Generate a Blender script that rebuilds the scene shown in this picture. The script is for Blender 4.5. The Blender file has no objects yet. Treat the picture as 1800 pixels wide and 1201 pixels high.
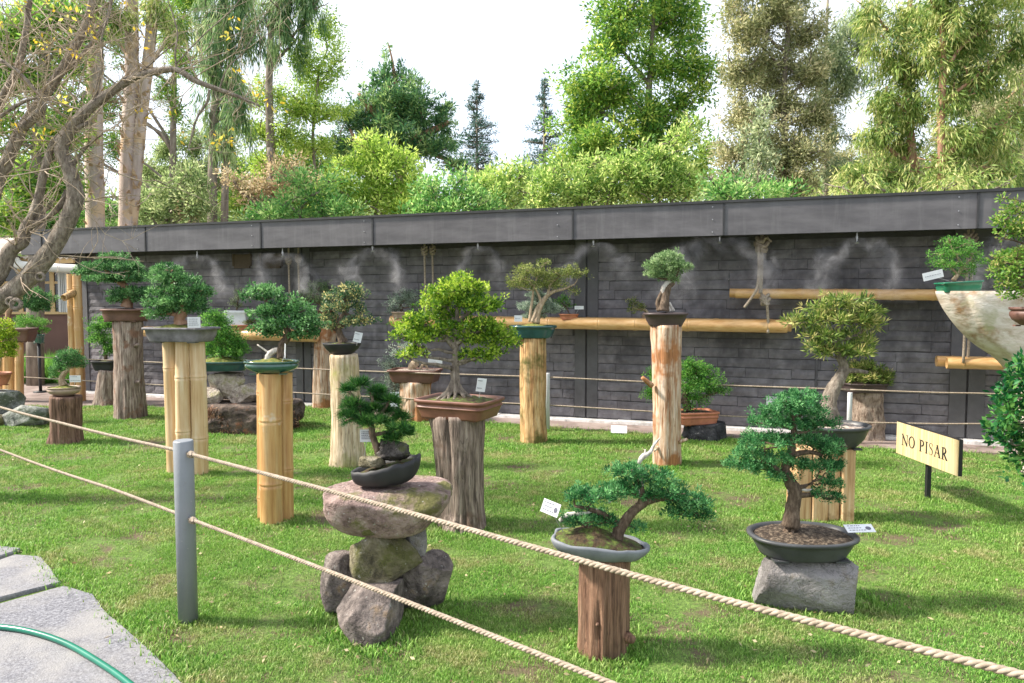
import bpy, bmesh, math, random
import numpy as np
from mathutils import Vector, Matrix, noise
R = math.radians
PI = math.pi
random.seed(7)
rng = np.random.default_rng(7)
scn = bpy.context.scene
COL = scn.collection

# ------------------------------------------------------------------ camera
EYE = 1.6
F = 1250.0                      # focal length in pixels of the 1800 px wide photograph
PITCH = math.atan((600.5 - 525) / F)
cd = bpy.data.cameras.new('camera')
cd.lens = 25.0
cd.sensor_width = 36.0
cd.clip_start = 0.05
cd.clip_end = 600
cam = bpy.data.objects.new('camera', cd)
cam.location = (0, 0, EYE)
cam.rotation_euler = (PI / 2 - PITCH, 0, 0)
COL.objects.link(cam)
scn.camera = cam

# ------------------------------------------------------------------ light
SUN_EL = 44
SUN_DIR = Vector((-0.93, 0.02, 0)).normalized() * math.cos(R(SUN_EL)) + Vector((0, 0, math.sin(R(SUN_EL))))
world = bpy.data.worlds.new('World')
scn.world = world
world.use_nodes = True
nt = world.node_tree
for n in list(nt.nodes):
    nt.nodes.remove(n)
sky = nt.nodes.new('ShaderNodeTexSky')
sky.sky_type = 'NISHITA'
sky.sun_disc = False
sky.sun_elevation = R(SUN_EL)
sky.sun_rotation = math.atan2(SUN_DIR.x, SUN_DIR.y)
sky.air_density = 1.0
sky.dust_density = 2.5
sky.ozone_density = 1.0
tc = nt.nodes.new('ShaderNodeTexCoord')
cn = nt.nodes.new('ShaderNodeTexNoise')
cn.inputs['Scale'].default_value = 2.2
cn.inputs['Detail'].default_value = 5
cr = nt.nodes.new('ShaderNodeValToRGB')
cr.color_ramp.elements[0].position = 0.36
cr.color_ramp.elements[0].color = (.6, .6, .6, 1)
cr.color_ramp.elements[1].position = 0.6
cr.color_ramp.elements[1].color = (.9, .9, .9, 1)
mx = nt.nodes.new('ShaderNodeMix')
mx.data_type = 'RGBA'
mx.inputs[7].default_value = (3.7, 3.9, 4.2, 1)      # thin bright cloud veil
bg = nt.nodes.new('ShaderNodeBackground')
bg.inputs['Strength'].default_value = 0.15
out = nt.nodes.new('ShaderNodeOutputWorld')
nt.links.new(tc.outputs['Generated'], cn.inputs['Vector'])
nt.links.new(cn.outputs['Fac'], cr.inputs['Fac'])
nt.links.new(cr.outputs['Color'], mx.inputs['Factor'])
nt.links.new(sky.outputs['Color'], mx.inputs[6])
nt.links.new(mx.outputs[2], bg.inputs['Color'])
nt.links.new(bg.outputs['Background'], out.inputs['Surface'])

sd = bpy.data.lights.new('sun', 'SUN')
sd.energy = 3.7
sd.angle = R(6.0)
sd.color = (1.0, 0.93, 0.82)
sun = bpy.data.objects.new('sun', sd)
sun.rotation_euler = SUN_DIR.to_track_quat('Z', 'Y').to_euler()
sun.location = (-10, 4, 15)
COL.objects.link(sun)

scn.view_settings.view_transform = 'Standard'
scn.view_settings.look = 'None'
scn.view_settings.exposure = 1.4
scn.view_settings.gamma = 1.0
scn.view_settings.use_curve_mapping = False

# ------------------------------------------------------------------ pixels to places
SP, CP = math.sin(PITCH), math.cos(PITCH)
def ray(px, py):
    u = (px - 900) / F; v = -(py - 600.5) / F
    return Vector((u, CP + v * SP, v * CP - SP))
def W(px, py, D):
    r = ray(px, py)
    return Vector((0, 0, EYE)) + r * (D / r.y)
def G(px, py, z=0.0):
    r = ray(px, py)
    return Vector((0, 0, EYE)) + r * ((z - EYE) / r.z)
def DG(py, rpx=0):
    d = G(900, py).y
    return d + rpx * d / F * 0.9
def S(D):
    return D / F

# wall frame: t runs to the right along the wall, out towards the camera
WA = G(1060, 742)
WE = Vector((0.946, -0.324, 0)).normalized()
WN = Vector((-0.324, -0.946, 0)).normalized()
def WP(t, o, z):
    p = WA + WE * t + WN * o
    return Vector((p.x, p.y, z))
def wpick(px, py, o=0.0):
    r = ray(px, py); p0 = WA + WN * o
    k = (p0 - Vector((0, 0, EYE))).dot(WN) / r.dot(WN)
    p = Vector((0, 0, EYE)) + r * k
    return (p - WA).dot(WE), p.z, p.y
WROT = math.atan2(WE.y, WE.x)

# ------------------------------------------------------------------ objects
def tag(o, label=None, cat=None, group=None, kind=None):
    if label: o['label'] = label
    if cat: o['category'] = cat
    if group: o['group'] = group
    if kind: o['kind'] = kind
    return o
def empty(name, loc, label=None, cat=None, group=None):
    o = bpy.data.objects.new(name, None)
    o.location = loc; o.empty_display_size = .1
    COL.objects.link(o)
    return tag(o, label, cat, group)
def wloc(o):
    v = Vector(o.location)
    while o.parent:
        o = o.parent; v += Vector(o.location)
    return v
def link_mesh(name, me, m, parent=None, loc=None):
    o = bpy.data.objects.new(name, me)
    if m is not None and not me.materials:
        me.materials.append(m)
    if parent: o.parent = parent
    if loc is not None: o.location = loc
    COL.objects.link(o)
    return o
def put(name, V, Fc, m, parent=None, smooth=False, tint=None, origin=None):
    """V world coordinates (N,3); Fc list of faces or an (M,4) array"""
    V = np.asarray(V, dtype=np.float64).reshape(-1, 3)
    o0 = wloc(parent) if parent else Vector((0, 0, 0))
    if origin is None:
        origin = o0 if parent else Vector(V.mean(axis=0)) * 1.0
    V = V - np.array(origin)
    me = bpy.data.meshes.new(name)
    if isinstance(Fc, np.ndarray):
        M_, k = Fc.shape
        me.vertices.add(len(V)); me.vertices.foreach_set('co', V.ravel())
        me.loops.add(M_ * k); me.loops.foreach_set('vertex_index', Fc.ravel().astype(np.int32))
        me.polygons.add(M_)
        me.polygons.foreach_set('loop_start', np.arange(0, M_ * k, k, dtype=np.int32))
        me.polygons.foreach_set('loop_total', np.full(M_, k, dtype=np.int32))
        me.update(calc_edges=True)
    else:
        me.from_pydata([tuple(v) for v in V], [], [tuple(f) for f in Fc])
        me.update()
    if smooth:
        me.polygons.foreach_set('use_smooth', np.ones(len(me.polygons), dtype=bool))
    if tint is not None:
        a = me.attributes.new('tint', 'FLOAT', 'POINT')
        a.data.foreach_set('value', np.asarray(tint, dtype=np.float32))
    o = link_mesh(name, me, m, parent)
    o.location = Vector(origin) - o0
    return o

class MB:
    def __init__(s):
        s.v = []; s.f = []
    def add(s, V, Fc):
        b = len(s.v)
        s.v.extend([tuple(p) for p in V])
        s.f.extend([tuple(i + b for i in f) for f in Fc])
    def box(s, c, h, M3=None):
        c = Vector(c)
        P = []
        for z in (-1, 1):
            for x, y in ((-1, -1), (1, -1), (1, 1), (-1, 1)):
                p = Vector((x * h[0], y * h[1], z * h[2]))
                if M3 is not None: p = M3 @ p
                P.append(c + p)
        s.add(P, [(3, 2, 1, 0), (4, 5, 6, 7), (0, 1, 5, 4), (1, 2, 6, 5), (2, 3, 7, 6), (3, 0, 4, 7)])
    def prism(s, P, up):
        """polygon P extruded along the vector up"""
        P = [Vector(p) for p in P]; n = len(P); up = Vector(up)
        s.add(P + [p + up for p in P],
              [tuple(range(n))[::-1], tuple(range(n, 2 * n))] + [(i, (i + 1) % n, n + (i + 1) % n, n + i) for i in range(n)])
    def tube(s, P, r, n=8, cap=True, jit=0.0, groove=0.0, gn=5, seed=0, twist=0.0, el=1.0):
        P = [Vector(p) for p in P]
        if not hasattr(r, '__len__'): r = [r] * len(P)
        V = []; Fc = []
        prev = None
        for i, p in enumerate(P):
            t = (P[min(i + 1, len(P) - 1)] - P[max(i - 1, 0)])
            if t.length < 1e-9: t = Vector((0, 0, 1))
            t.normalize()
            if prev is None:
                a = Vector((1, 0, 0)) if abs(t.x) < .8 else Vector((0, 1, 0))
                x = (a - t * a.dot(t)).normalized()
            else:
                x = (prev - t * prev.dot(t))
                x = x.normalized() if x.length > 1e-6 else t.orthogonal().normalized()
            prev = x
            y = t.cross(x)
            for k in range(n):
                an = 2 * PI * k / n + twist * i
                d = x * math.cos(an) + y * math.sin(an) * el
                rr = r[i]
                if groove:
                    q = Vector((math.cos(an) * gn * .5 + seed, math.sin(an) * gn * .5, i * .12 + seed * 3))
                    rr *= 1 + groove * noise.noise(q) + groove * .6 * noise.noise(q * 3.1)
                if jit:
                    rr *= 1 + jit * noise.noise(p * (1.2 / max(r[i], .01)) + d * 1.5 + Vector((seed, 0, 0)))
                V.append(p + d * rr)
        for i in range(len(P) - 1):
            for k in range(n):
                a = i * n + k; b = i * n + (k + 1) % n
                Fc.append((a, b, b + n, a + n))
        if cap:
            V.append(P[0]); V.append(P[-1])
            m0 = len(V) - 2
            L = (len(P) - 1) * n
            for k in range(n):
                Fc.append((m0, (k + 1) % n, k)); Fc.append((m0 + 1, L + k, L + (k + 1) % n))
        s.add(V, Fc)
    def build(s, name, m, parent=None, smooth=False, origin=None):
        return put(name, s.v, s.f, m, parent, smooth, origin=origin)

def spline(P, k=6):
    """Catmull-Rom through points that may carry radii as a 4th number"""
    P = [np.array(p, dtype=float) for p in P]
    if len(P) < 3:
        return [P[0] + (P[-1] - P[0]) * i / k for i in range(k + 1)]
    Q = [2 * P[0] - P[1]] + P + [2 * P[-1] - P[-2]]
    o = []
    for i in range(1, len(Q) - 2):
        a, b, c, d = Q[i - 1:i + 3]
        for j in range(k):
            t = j / k
            o.append(.5 * ((2 * b) + (c - a) * t + (2 * a - 5 * b + 4 * c - d) * t * t + (3 * b - a - 3 * c + d) * t ** 3))
    o.append(P[-1])
    return o

# ------------------------------------------------------------------ materials
def nodes(name):
    m = bpy.data.materials.new(name)
    m.use_nodes = True
    n = m.node_tree
    b = n.nodes['Principled BSDF']
    return m, n, b
def ramp(n, fac, cols, lo=.3, hi=.7):
    r = n.nodes.new('ShaderNodeValToRGB')
    e = r.color_ramp.elements
    while len(e) < len(cols): e.new(.5)
    for i, c in enumerate(cols):
        e[i].position = lo + (hi - lo) * i / max(1, len(cols) - 1)
        e[i].color = (c[0], c[1], c[2], 1)
    n.links.new(fac, r.inputs['Fac'])
    return r.outputs['Color']
def mapping(n, scale, space='Object'):
    t = n.nodes.new('ShaderNodeTexCoord')
    mp = n.nodes.new('ShaderNodeMapping')
    mp.inputs['Scale'].default_value = scale
    if space == 'World':
        g = n.nodes.new('ShaderNodeNewGeometry')
        n.links.new(g.outputs['Position'], mp.inputs['Vector'])
    else:
        n.links.new(t.outputs[space], mp.inputs['Vector'])
    return mp.outputs['Vector']
def ntex(n, vec, scale, detail=5, rough=.6, dist=0.0):
    t = n.nodes.new('ShaderNodeTexNoise')
    t.inputs['Scale'].default_value = scale
    t.inputs['Detail'].default_value = detail
    t.inputs['Roughness'].default_value = rough
    t.inputs['Distortion'].default_value = dist
    n.links.new(vec, t.inputs['Vector'])
    return t.outputs['Fac']
def mixc(n, fac, a, b, mode='MIX'):
    x = n.nodes.new('ShaderNodeMix'); x.data_type = 'RGBA'; x.blend_type = mode
    if isinstance(fac, float): x.inputs[0].default_value = fac
    else: n.links.new(fac, x.inputs[0])
    for i, c in ((6, a), (7, b)):
        if isinstance(c, tuple): x.inputs[i].default_value = (*c[:3], 1)
        else: n.links.new(c, x.inputs[i])
    return x.outputs[2]
def bump(n, b, h, st, dist=.02):
    u = n.nodes.new('ShaderNodeBump')
    u.inputs['Strength'].default_value = st
    u.inputs['Distance'].default_value = dist
    n.links.new(h, u.inputs['Height'])
    n.links.new(u.outputs['Normal'], b.inputs['Normal'])
def mat(name, cols, scale=(1, 1, 1), ns=6, rough=.8, bs=30, bst=.4, bd=.01, lo=.32, hi=.68, over=None, metal=0, spec=.4, space='Object', dist=0.0, coat=0, streak=None, crack=False):
    """noise ramp colours + bump; over=(colour, noise scale, lo, hi) lays a second patchy colour on top"""
    m, n, b = nodes(name)
    v = mapping(n, scale, space)
    c = ramp(n, ntex(n, v, ns, dist=dist), cols, lo, hi)
    if over:
        for oc, os_, l, h in (over if isinstance(over[0][0], tuple) else [over]):
            v2 = mapping(n, (1, 1, 1), space)
            f = ntex(n, v2, os_, 4, .65)
            mk = ramp(n, f, [(0, 0, 0), (1, 1, 1)], l, h)
            c = mixc(n, mk, c, oc)
    n.links.new(c, b.inputs['Base Color'])
    b.inputs['Roughness'].default_value = rough
    b.inputs['Metallic'].default_value = metal
    b.inputs['Specular IOR Level'].default_value = spec
    b.inputs['Coat Weight'].default_value = coat
    if crack:
        ck = ramp(n, ntex(n, mapping(n, (1, 1, 1)), 3.2, 6, .62, .8), [(0, 0, 0), (.5, .5, .5), (0, 0, 0)], .491, .509)
        c = mixc(n, ck, c, tuple(x * .3 for x in cols[0])); n.links.new(c, b.inputs['Base Color'])
    if streak:
        sk = ramp(n, ntex(n, mapping(n, (7, 7, .5)), 1.6, 5, .7), [(0, 0, 0), (streak[1],) * 3], .52, .70)
        c = mixc(n, sk, c, streak[0]); n.links.new(c, b.inputs['Base Color'])
    if bst: bump(n, b, ntex(n, v, bs, 6, .65), bst, bd)
    return m
def leafmat(name, cols, trans=.35, rough=.5, tcol=None, patch=1.5):
    m, n, b = nodes(name)
    a = n.nodes.new('ShaderNodeAttribute'); a.attribute_name = 'tint'
    c = ramp(n, a.outputs['Fac'], cols, .1, .9)
    n.links.new(c, b.inputs['Base Color'])
    b.inputs['Roughness'].default_value = rough
    b.inputs['Specular IOR Level'].default_value = .35
    t = n.nodes.new('ShaderNodeBsdfTranslucent')
    hs = n.nodes.new('ShaderNodeHueSaturation')
    hs.inputs['Hue'].default_value = .49
    hs.inputs['Value'].default_value = 1.5
    n.links.new(c, hs.inputs['Color'])
    n.links.new(hs.outputs['Color'], t.inputs['Color'])
    x = n.nodes.new('ShaderNodeMixShader')
    x.inputs[0].default_value = trans
    n.links.new(b.outputs[0], x.inputs[1]); n.links.new(t.outputs[0], x.inputs[2])
    n.links.new(x.outputs[0], n.nodes['Material Output'].inputs['Surface'])
    return m

M = {}
M['brick'] = mat('dark grey painted adobe', [(.12, .111, .122), (.16, .149, .163), (.215, .203, .22)], (1, 1, 1), 7, .75, 40, .6, .01, over=(((.26, .25, .25), 26, .66, .72), ((.075, .07, .078), 1.1, .5, .62)), space='World', streak=((.22, .215, .22), .2))
M['mortar'] = mat('dark painted mortar', [(.055, .051, .056), (.08, .075, .082)], ns=9, rough=.85, bs=50, bst=.6, space='World')
M['render'] = mat('dark painted concrete', [(.085, .082, .088), (.12, .117, .124)], ns=5, rough=.75, bs=60, bst=.3, space='World')
M['fascia'] = mat('grey painted sheet metal', [(.062, .058, .064), (.082, .077, .084), (.108, .102, .11)], (1, 1, 3), 2.2, .45, 9, .12, .01, spec=.5, over=((.24, .24, .26), 9, .70, .82), streak=((.17, .165, .17), .28))
M['dark'] = mat('black flashing', [(.02, .02, .022), (.035, .035, .038)], rough=.5, bst=.1)
M['soffit'] = mat('soffit board', [(.03, .028, .028), (.05, .047, .045)], rough=.8)
M['kerb'] = mat('peeling white paint', [(.42, .40, .38), (.68, .66, .64), (.78, .76, .75)], (1, 1, 1), 9, .8, 40, .5)
M['pave'] = mat('damp brown pavement', [(.17, .125, .11), (.26, .20, .18), (.36, .30, .27)], (1, 1, 1), 2.2, .55, 30, .4, .01, over=((.10, .075, .062), 3, .55, .7))
M['bamboo'] = mat('pale dried bamboo', [(.38, .19, .07), (.52, .30, .12), (.60, .41, .20)], (9, 9, .7), 3, .38, 20, .2, .004, over=(((.30, .15, .05), 7, .62, .76), ((.66, .60, .48), 3, .58, .66)), spec=.5, streak=((.24, .13, .06), .55))
M['bamboo_h'] = mat('varnished bamboo', [(.47, .25, .09), (.60, .36, .15), (.66, .43, .21)], (.8, 6, 9), 3, .33, 20, .2, .004, spec=.5)
M['bamboo_pale'] = mat('bleached bamboo', [(.46, .28, .13), (.58, .41, .23), (.66, .53, .35)], (9, 9, .6), 3, .42, 20, .25, .004, over=((.25, .16, .09), 6, .64, .8), spec=.5)
M['timber'] = mat('split pale timber', [(.32, .17, .075), (.52, .33, .17), (.66, .49, .30)], (14, 14, .9), 2.4, .6, 14, .5, .01, over=((.26, .13, .05), 4, .58, .7))
M['bark'] = mat('grey brown bark', [(.12, .095, .075), (.27, .22, .175), (.43, .37, .305)], (7, 7, 2.2), 6, .9, 16, 1.0, .03, over=((.36, .31, .25), 8, .58, .7))
M['bark_dark'] = mat('dark bonsai bark', [(.05, .033, .022), (.11, .075, .05), (.19, .14, .1)], (6, 6, 2), 12, .85, 60, .8, .006)
M['twig'] = mat('pale tan twigs', [(.22, .16, .11), (.36, .28, .2), (.46, .38, .3)], ns=12, rough=.8)
M['bark_pale'] = mat('pale bonsai bark', [(.20, .14, .09), (.36, .27, .18), (.50, .40, .28)], (6, 6, 1.5), 12, .8, 60, .7, .006)
M['dead'] = mat('silver deadwood', [(.28, .25, .22), (.48, .44, .40), (.62, .58, .53)], (8, 8, 1.5), 10, .75, 40, .5, .005)
M['trunk_red'] = mat('reddish trunk bark', [(.20, .10, .06), (.34, .19, .12), (.42, .28, .2)], (3, 3, .8), 3, .8, 20, .5, .02)
M['trunk_far'] = mat('grey brown trunk', [(.10, .08, .06), (.2, .165, .13), (.3, .26, .21)], (3, 3, .8), 3, .85, 20, .5, .02)
M['euc'] = mat('peeling pale eucalyptus bark', [(.30, .23, .19), (.45, .36, .31), (.55, .45, .39)], (2, 2, .5), 2.2, .75, 18, .5, .02, over=((.56, .40, .25), 2.6, .53, .58))
M['flake'] = mat('curling bark flake', [(.34, .22, .13), (.55, .40, .25)], ns=5, rough=.8)
M['soil'] = mat('dark potting soil', [(.015, .01, .007), (.05, .034, .022), (.22, .17, .12)], ns=55, rough=.95, bs=90, bst=1, bd=.01)
M['soil_moss'] = mat('mossy soil', [(.02, .013, .008), (.07, .045, .022), (.07, .095, .02), (.16, .20, .04)], ns=26, rough=.95, bs=110, bst=1, bd=.01)
M['moss'] = mat('golden green moss', [(.06, .075, .012), (.14, .17, .03), (.32, .25, .08)], ns=34, rough=.95, bs=120, bst=1, bd=.01)
M['gravel'] = mat('pale pot gravel', [(.12, .09, .07), (.38, .31, .26), (.55, .48, .42)], ns=50, rough=.9, bs=80, bst=1, bd=.01)
M['post'] = mat('grey painted steel', [(.19, .205, .23), (.23, .245, .27)], ns=4, rough=.4, bs=60, bst=.15, spec=.5, over=(((.34, .335, .33), 30, .66, .72), ((.15, .13, .10), 5, .6, .75)), streak=((.30, .30, .30), .3))
M['post_white'] = mat('pale grey steel', [(.5, .51, .52), (.58, .59, .6)], ns=4, rough=.4, bst=0)
M['steel'] = mat('galvanised steel', [(.35, .35, .36), (.5, .5, .5)], ns=9, rough=.35, metal=.8, bst=0)
M['rope'] = mat('beige synthetic rope', [(.19, .15, .11), (.31, .25, .19), (.40, .335, .265)], ns=60, rough=.8, bs=200, bst=.5, bd=.002)
M['hose'] = mat('green garden hose', [(.0, .11, .07), (.005, .16, .10)], ns=5, rough=.3, bst=0, spec=.5)
M['card'] = mat('white plastic card', [(.62, .63, .66), (.72, .73, .75)], ns=12, rough=.35, bst=0)
M['print'] = mat('faded dark print', [(.10, .10, .13), (.14, .14, .18)], ns=12, rough=.6, bst=0)
M['ink'] = mat('black lettering', [(.012, .012, .014), (.018, .018, .02)], rough=.5, bst=0)
M['board'] = mat('pale wood veneer', [(.40, .28, .13), (.55, .42, .23), (.64, .52, .31)], (1, 26, .6), 2, .45, 10, .05)
M['window_wood'] = mat('honey window wood', [(.48, .32, .15), (.58, .42, .22)], ns=4, rough=.5, bst=.05)
M['brown_panel'] = mat('red brown panel', [(.13, .062, .05), (.16, .08, .066)], ns=3, rough=.6, bst=.05)
M['curtain'] = mat('white curtain', [(.55, .57, .6), (.68, .69, .7)], ns=3, rough=.9, bst=0)
M['gutter'] = mat('white plastic gutter', [(.62, .62, .62), (.7, .7, .69)], ns=3, rough=.4, bst=0)
M['corrugate'] = mat('pale corrugated roofing', [(.42, .34, .28), (.6, .54, .48)], ns=3, rough=.6)
M['concrete'] = mat('washed gravel concrete', [(.10, .10, .115), (.175, .175, .195), (.26, .26, .28)], (1, 1, 1), 75, .85, 120, .9, .008, over=((.27, .26, .255), 1.6, .42, .6), space='World', lo=.36, hi=.64)
M['glass'] = mat('dark window glass', [(.01, .012, .014), (.02, .022, .024)], rough=.08, bst=0, spec=.8)
def rockmat(name, cols, lich=None, lo=.5, hi=.6, ns=13):
    return mat(name, [tuple(x * .6 for x in cols[0]), cols[1], tuple(min(1, x * 1.1) for x in cols[2])], (1, 1, 1), ns, .88, 45, 1.0, .03, over=([(lich, 6, lo, hi), ((.46, .44, .40), 34, .64, .70), ((.05, .045, .04), 24, .66, .74)] if lich else ((.42, .4, .37), 26, .66, .74)), crack=True)
M['rock_pink'] = rockmat('pink volcanic rock', [(.22, .14, .12), (.34, .24, .215), (.44, .34, .30)], (.16, .15, .05), .50, .62)
M['rock_moss'] = rockmat('mossy brown rock', [(.10, .085, .05), (.21, .18, .11), (.35, .31, .25)], (.12, .12, .035), .45, .6)
M['rock_purple'] = rockmat('purple grey rock', [(.10, .08, .075), (.19, .155, .14), (.30, .25, .225)], (.25, .17, .10), .58, .68)
M['rock_grey'] = rockmat('grey andesite rock', [(.17, .155, .15), (.27, .25, .245), (.36, .335, .33)], (.20, .16, .11), .57, .7, 3)
M['rock_tan'] = rockmat('tan broken rock', [(.30, .24, .19), (.44, .37, .31), (.52, .46, .39)], (.27, .25, .11), .55, .68)
M['rock_black'] = rockmat('wet black rock', [(.015, .015, .017), (.04, .04, .045), (.08, .08, .085)])
M['rock_left'] = rockmat('grey green rock', [(.14, .15, .13), (.26, .27, .24), (.38, .38, .35)], (.10, .12, .08), .5, .62)
def potmat(name, c, rough=.5, coat=0, var=.25):
    a = tuple(x * (1 - var) for x in c); b = tuple(min(1, x * (1 + var)) for x in c)
    return mat(name, [a, c, b], ns=9, rough=rough, bs=60, bst=.12, bd=.003, coat=coat)
M['pot_teal'] = potmat('teal glazed ceramic', (.022, .07, .072), .22, .5)
M['pot_green'] = potmat('green glazed ceramic', (.02, .15, .085), .2, .5)
M['pot_dkgreen'] = potmat('dark green glazed ceramic', (.025, .085, .065), .15, .8)
M['pot_brown'] = potmat('brown stoneware', (.13, .065, .05), .5)
M['pot_red'] = potmat('red brown stoneware', (.17, .075, .05), .45)
M['pot_dark'] = potmat('dark brown stoneware', (.06, .042, .04), .45)
M['pot_black'] = potmat('black stoneware', (.022, .022, .024), .6)
M['pot_grey'] = potmat('matt grey stoneware', (.052, .054, .058), .42)
M['pot_ltgrey'] = potmat('light grey cement', (.17, .18, .20), .6)
M['pot_lead'] = potmat('weathered grey stoneware', (.15, .14, .155), .55, var=.5)
M['pot_terra'] = potmat('terracotta', (.42, .16, .09), .6)
M['pot_tan'] = potmat('tan stoneware', (.30, .22, .17), .55)
def woodmat(name, cols, over=None, bst=.9, crack=.6):
    """weathered wood: long grain, darker stains, fine drying cracks"""
    m = mat(name, cols, (13, 13, 1.0), 3.2, .8, 9, bst, .014, over=over, lo=.34, hi=.66)
    n = m.node_tree; b = n.nodes['Principled BSDF']; c = b.inputs['Base Color'].links[0].from_socket
    g = ramp(n, ntex(n, mapping(n, (60, 60, 3.0)), 1.6, 5, .7), [(.55, .52, .5), (1, 1, 1), (1.15, 1.12, 1.08)], .36, .62)
    c = mixc(n, .8, c, g, 'MULTIPLY')
    k = ramp(n, ntex(n, mapping(n, (22, 22, .8)), 1.3, 3, .5), [(0, 0, 0), (crack, crack, crack), (0, 0, 0)], .485, .515)
    d = tuple(x * .35 for x in cols[0])
    n.links.new(mixc(n, k, c, d), b.inputs['Base Color'])
    return m
M['log_grey'] = woodmat('cracked silver grey log', [(.06, .042, .032), (.22, .165, .135), (.37, .30, .25)], ((.12, .07, .045), 3.5, .56, .68))
M['log_brown'] = woodmat('dark red brown log', [(.07, .035, .022), (.17, .095, .065), (.26, .16, .12)], ((.33, .24, .19), 4, .6, .75))
M['log_front'] = woodmat('brown cracked log', [(.09, .045, .028), (.22, .12, .075), (.31, .19, .125)], ((.08, .045, .03), 3, .56, .72))
M['log_pale'] = woodmat('pale stripped log', [(.30, .22, .13), (.50, .40, .27), (.62, .53, .40)], ((.27, .26, .08), 2.6, .52, .66), .4)
M['log_honey'] = woodmat('honey coloured log', [(.24, .12, .045), (.46, .28, .12), (.60, .44, .24)], ((.10, .095, .02), 2.6, .50, .62), .4)
M['log_cream'] = woodmat('cream and rust log', [(.28, .13, .06), (.50, .36, .25), (.62, .52, .43)], ((.34, .15, .06), 2.2, .50, .58), .4)
M['log_bark'] = woodmat('grey bark log', [(.09, .055, .04), (.28, .21, .17), (.44, .36, .31)], ((.22, .12, .08), 5, .55, .65))
M['log_rough'] = mat('rough corky bark', [(.12, .08, .055), (.34, .26, .20), (.46, .37, .29)], (3, 3, 1), 12, .9, 30, 1, .03)
M['log_rot'] = mat('rotten log', [(.03, .022, .018), (.10, .075, .06), (.20, .15, .12)], (1, 1, 1), 9, .95, 30, 1, .03, over=((.25, .11, .06), 6, .6, .7))
M['drift'] = mat('bleached driftwood', [(.42, .34, .26), (.56, .49, .42), (.64, .59, .53)], (1, 1, 2.2), 3.5, .7, 10, .6, .02, over=(((.28, .17, .09), 3.2, .55, .68), ((.34, .33, .18), 2.1, .60, .72)), dist=1.2)
# ------------------------------------------------------------------ foliage
def leafarrays(pos, dr, L, Wd, rg, fold=.0):
    n = len(pos)
    rv = rg.normal(size=(n, 3))
    sd_ = np.cross(dr, rv); sd_ /= np.linalg.norm(sd_, axis=1)[:, None] + 1e-9
    l = L * rg.uniform(.65, 1.25, n)[:, None]; w = Wd * rg.uniform(.7, 1.2, n)[:, None] * .5
    mid = pos + dr * l * .45
    V = np.stack([pos, mid + sd_ * w, pos + dr * l, mid - sd_ * w], axis=1).reshape(-1, 3)
    return V
def unit(a):
    return a / (np.linalg.norm(a, axis=-1, keepdims=True) + 1e-9)
def cloud(pads, st, cover=1.0, seed=0, cap=60000):
    """pads: (centre, radii) in metres -> leaf quads spread over uneven clumps"""
    rg = np.random.default_rng(seed)
    VV = []; TT = []
    L, Wd, per, crr = st['L'], st['W'], st['per'], st['cr']
    for c, r in pads:
        c = np.array(c); r = np.array(r)
        area = PI * r[0] * max(r[2], r[1] * .5)
        n = int(min(cap, (1.35 if 'lai' not in st and st.get('flat') and st['flat'] <= .5 else 1.0) * st['cover'] * cover * area / (L * Wd * .5)))
        ncl = max(4, n // per) if 'lai' not in st else int(n / per + rg.random())
        if ncl < 1: continue
        u = unit(rg.normal(size=(ncl, 3)))
        f = rg.uniform(st.get('shell', .55), 1.05, ncl)
        if 'lai' not in st: f = np.where(rg.random(ncl) < .14, rg.uniform(1.05, 1.38, ncl), f)
        lob = np.array([1 + .42 * noise.noise(Vector(x * 1.7) + Vector((seed * 1.3, c[0], c[2]))) for x in u])
        if st.get('flat'):
            u[:, 2] = np.where(u[:, 2] < 0, u[:, 2] * st['flat'], u[:, 2])
        cc = c + u * r * (f * lob)[:, None]
        crl = crr * rg.uniform(.6, 1.3, ncl)
        ct = rg.normal(size=ncl) * .24 + .46 + np.clip(u[:, 2], -.6, .8) * 0
        k = np.repeat(np.arange(ncl), per)
        o = unit(rg.normal(size=(len(k), 3))); rad = rg.uniform(.1, 1, len(k)) ** .6
        pos = cc[k] + o * (crl[k] * rad)[:, None] * np.array(st.get('cs', (1, 1, 1)))
        dr = unit(o * st.get('out', 1.0) + u[k] * .5 + np.array([0, 0, st['up']]) + rg.normal(size=(len(k), 3)) * .35)
        VV.append(leafarrays(pos, dr, L, Wd, rg))
        t = np.clip(ct[k] + rg.normal(size=len(k)) * .17, 0, 1)
        TT.append(np.repeat(t, 4))
    V = np.concatenate(VV); T = np.concatenate(TT)
    return V, np.arange(len(V)).reshape(-1, 4), T
LM = {}
def lm(k, cols, trans=.35, rough=.5):
    LM[k] = leafmat(k + ' leaves', cols, trans, rough)
lm('juniper green', [(.02, .08, .025), (.07, .20, .06), (.22, .42, .16)], .3)
lm('blue juniper', [(.014, .08, .026), (.05, .20, .065), (.20, .44, .17)], .32)
lm('bright green', [(.035, .11, .01), (.17, .31, .025), (.46, .58, .08)], .4)
lm('yellow green', [(.08, .16, .01), (.22, .34, .02), (.42, .52, .06)], .42)
lm('fresh green', [(.03, .13, .02), (.09, .27, .04), (.22, .43, .09)], .42)
lm('glossy green', [(.008, .05, .018), (.025, .12, .03), (.09, .25, .06)], .3, .3)
lm('olive', [(.06, .10, .02), (.17, .22, .05), (.36, .38, .13)], .38)
lm('pale green', [(.08, .16, .06), (.20, .32, .13), (.38, .48, .26)], .42)
lm('variegated', [(.02, .07, .03), (.10, .19, .09), (.60, .52, .22)], .3)
lm('bronze green', [(.05, .10, .02), (.18, .27, .05), (.50, .46, .17)], .35)
lm('pine', [(.008, .05, .014), (.03, .12, .02), (.09, .22, .04)], .22)
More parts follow.
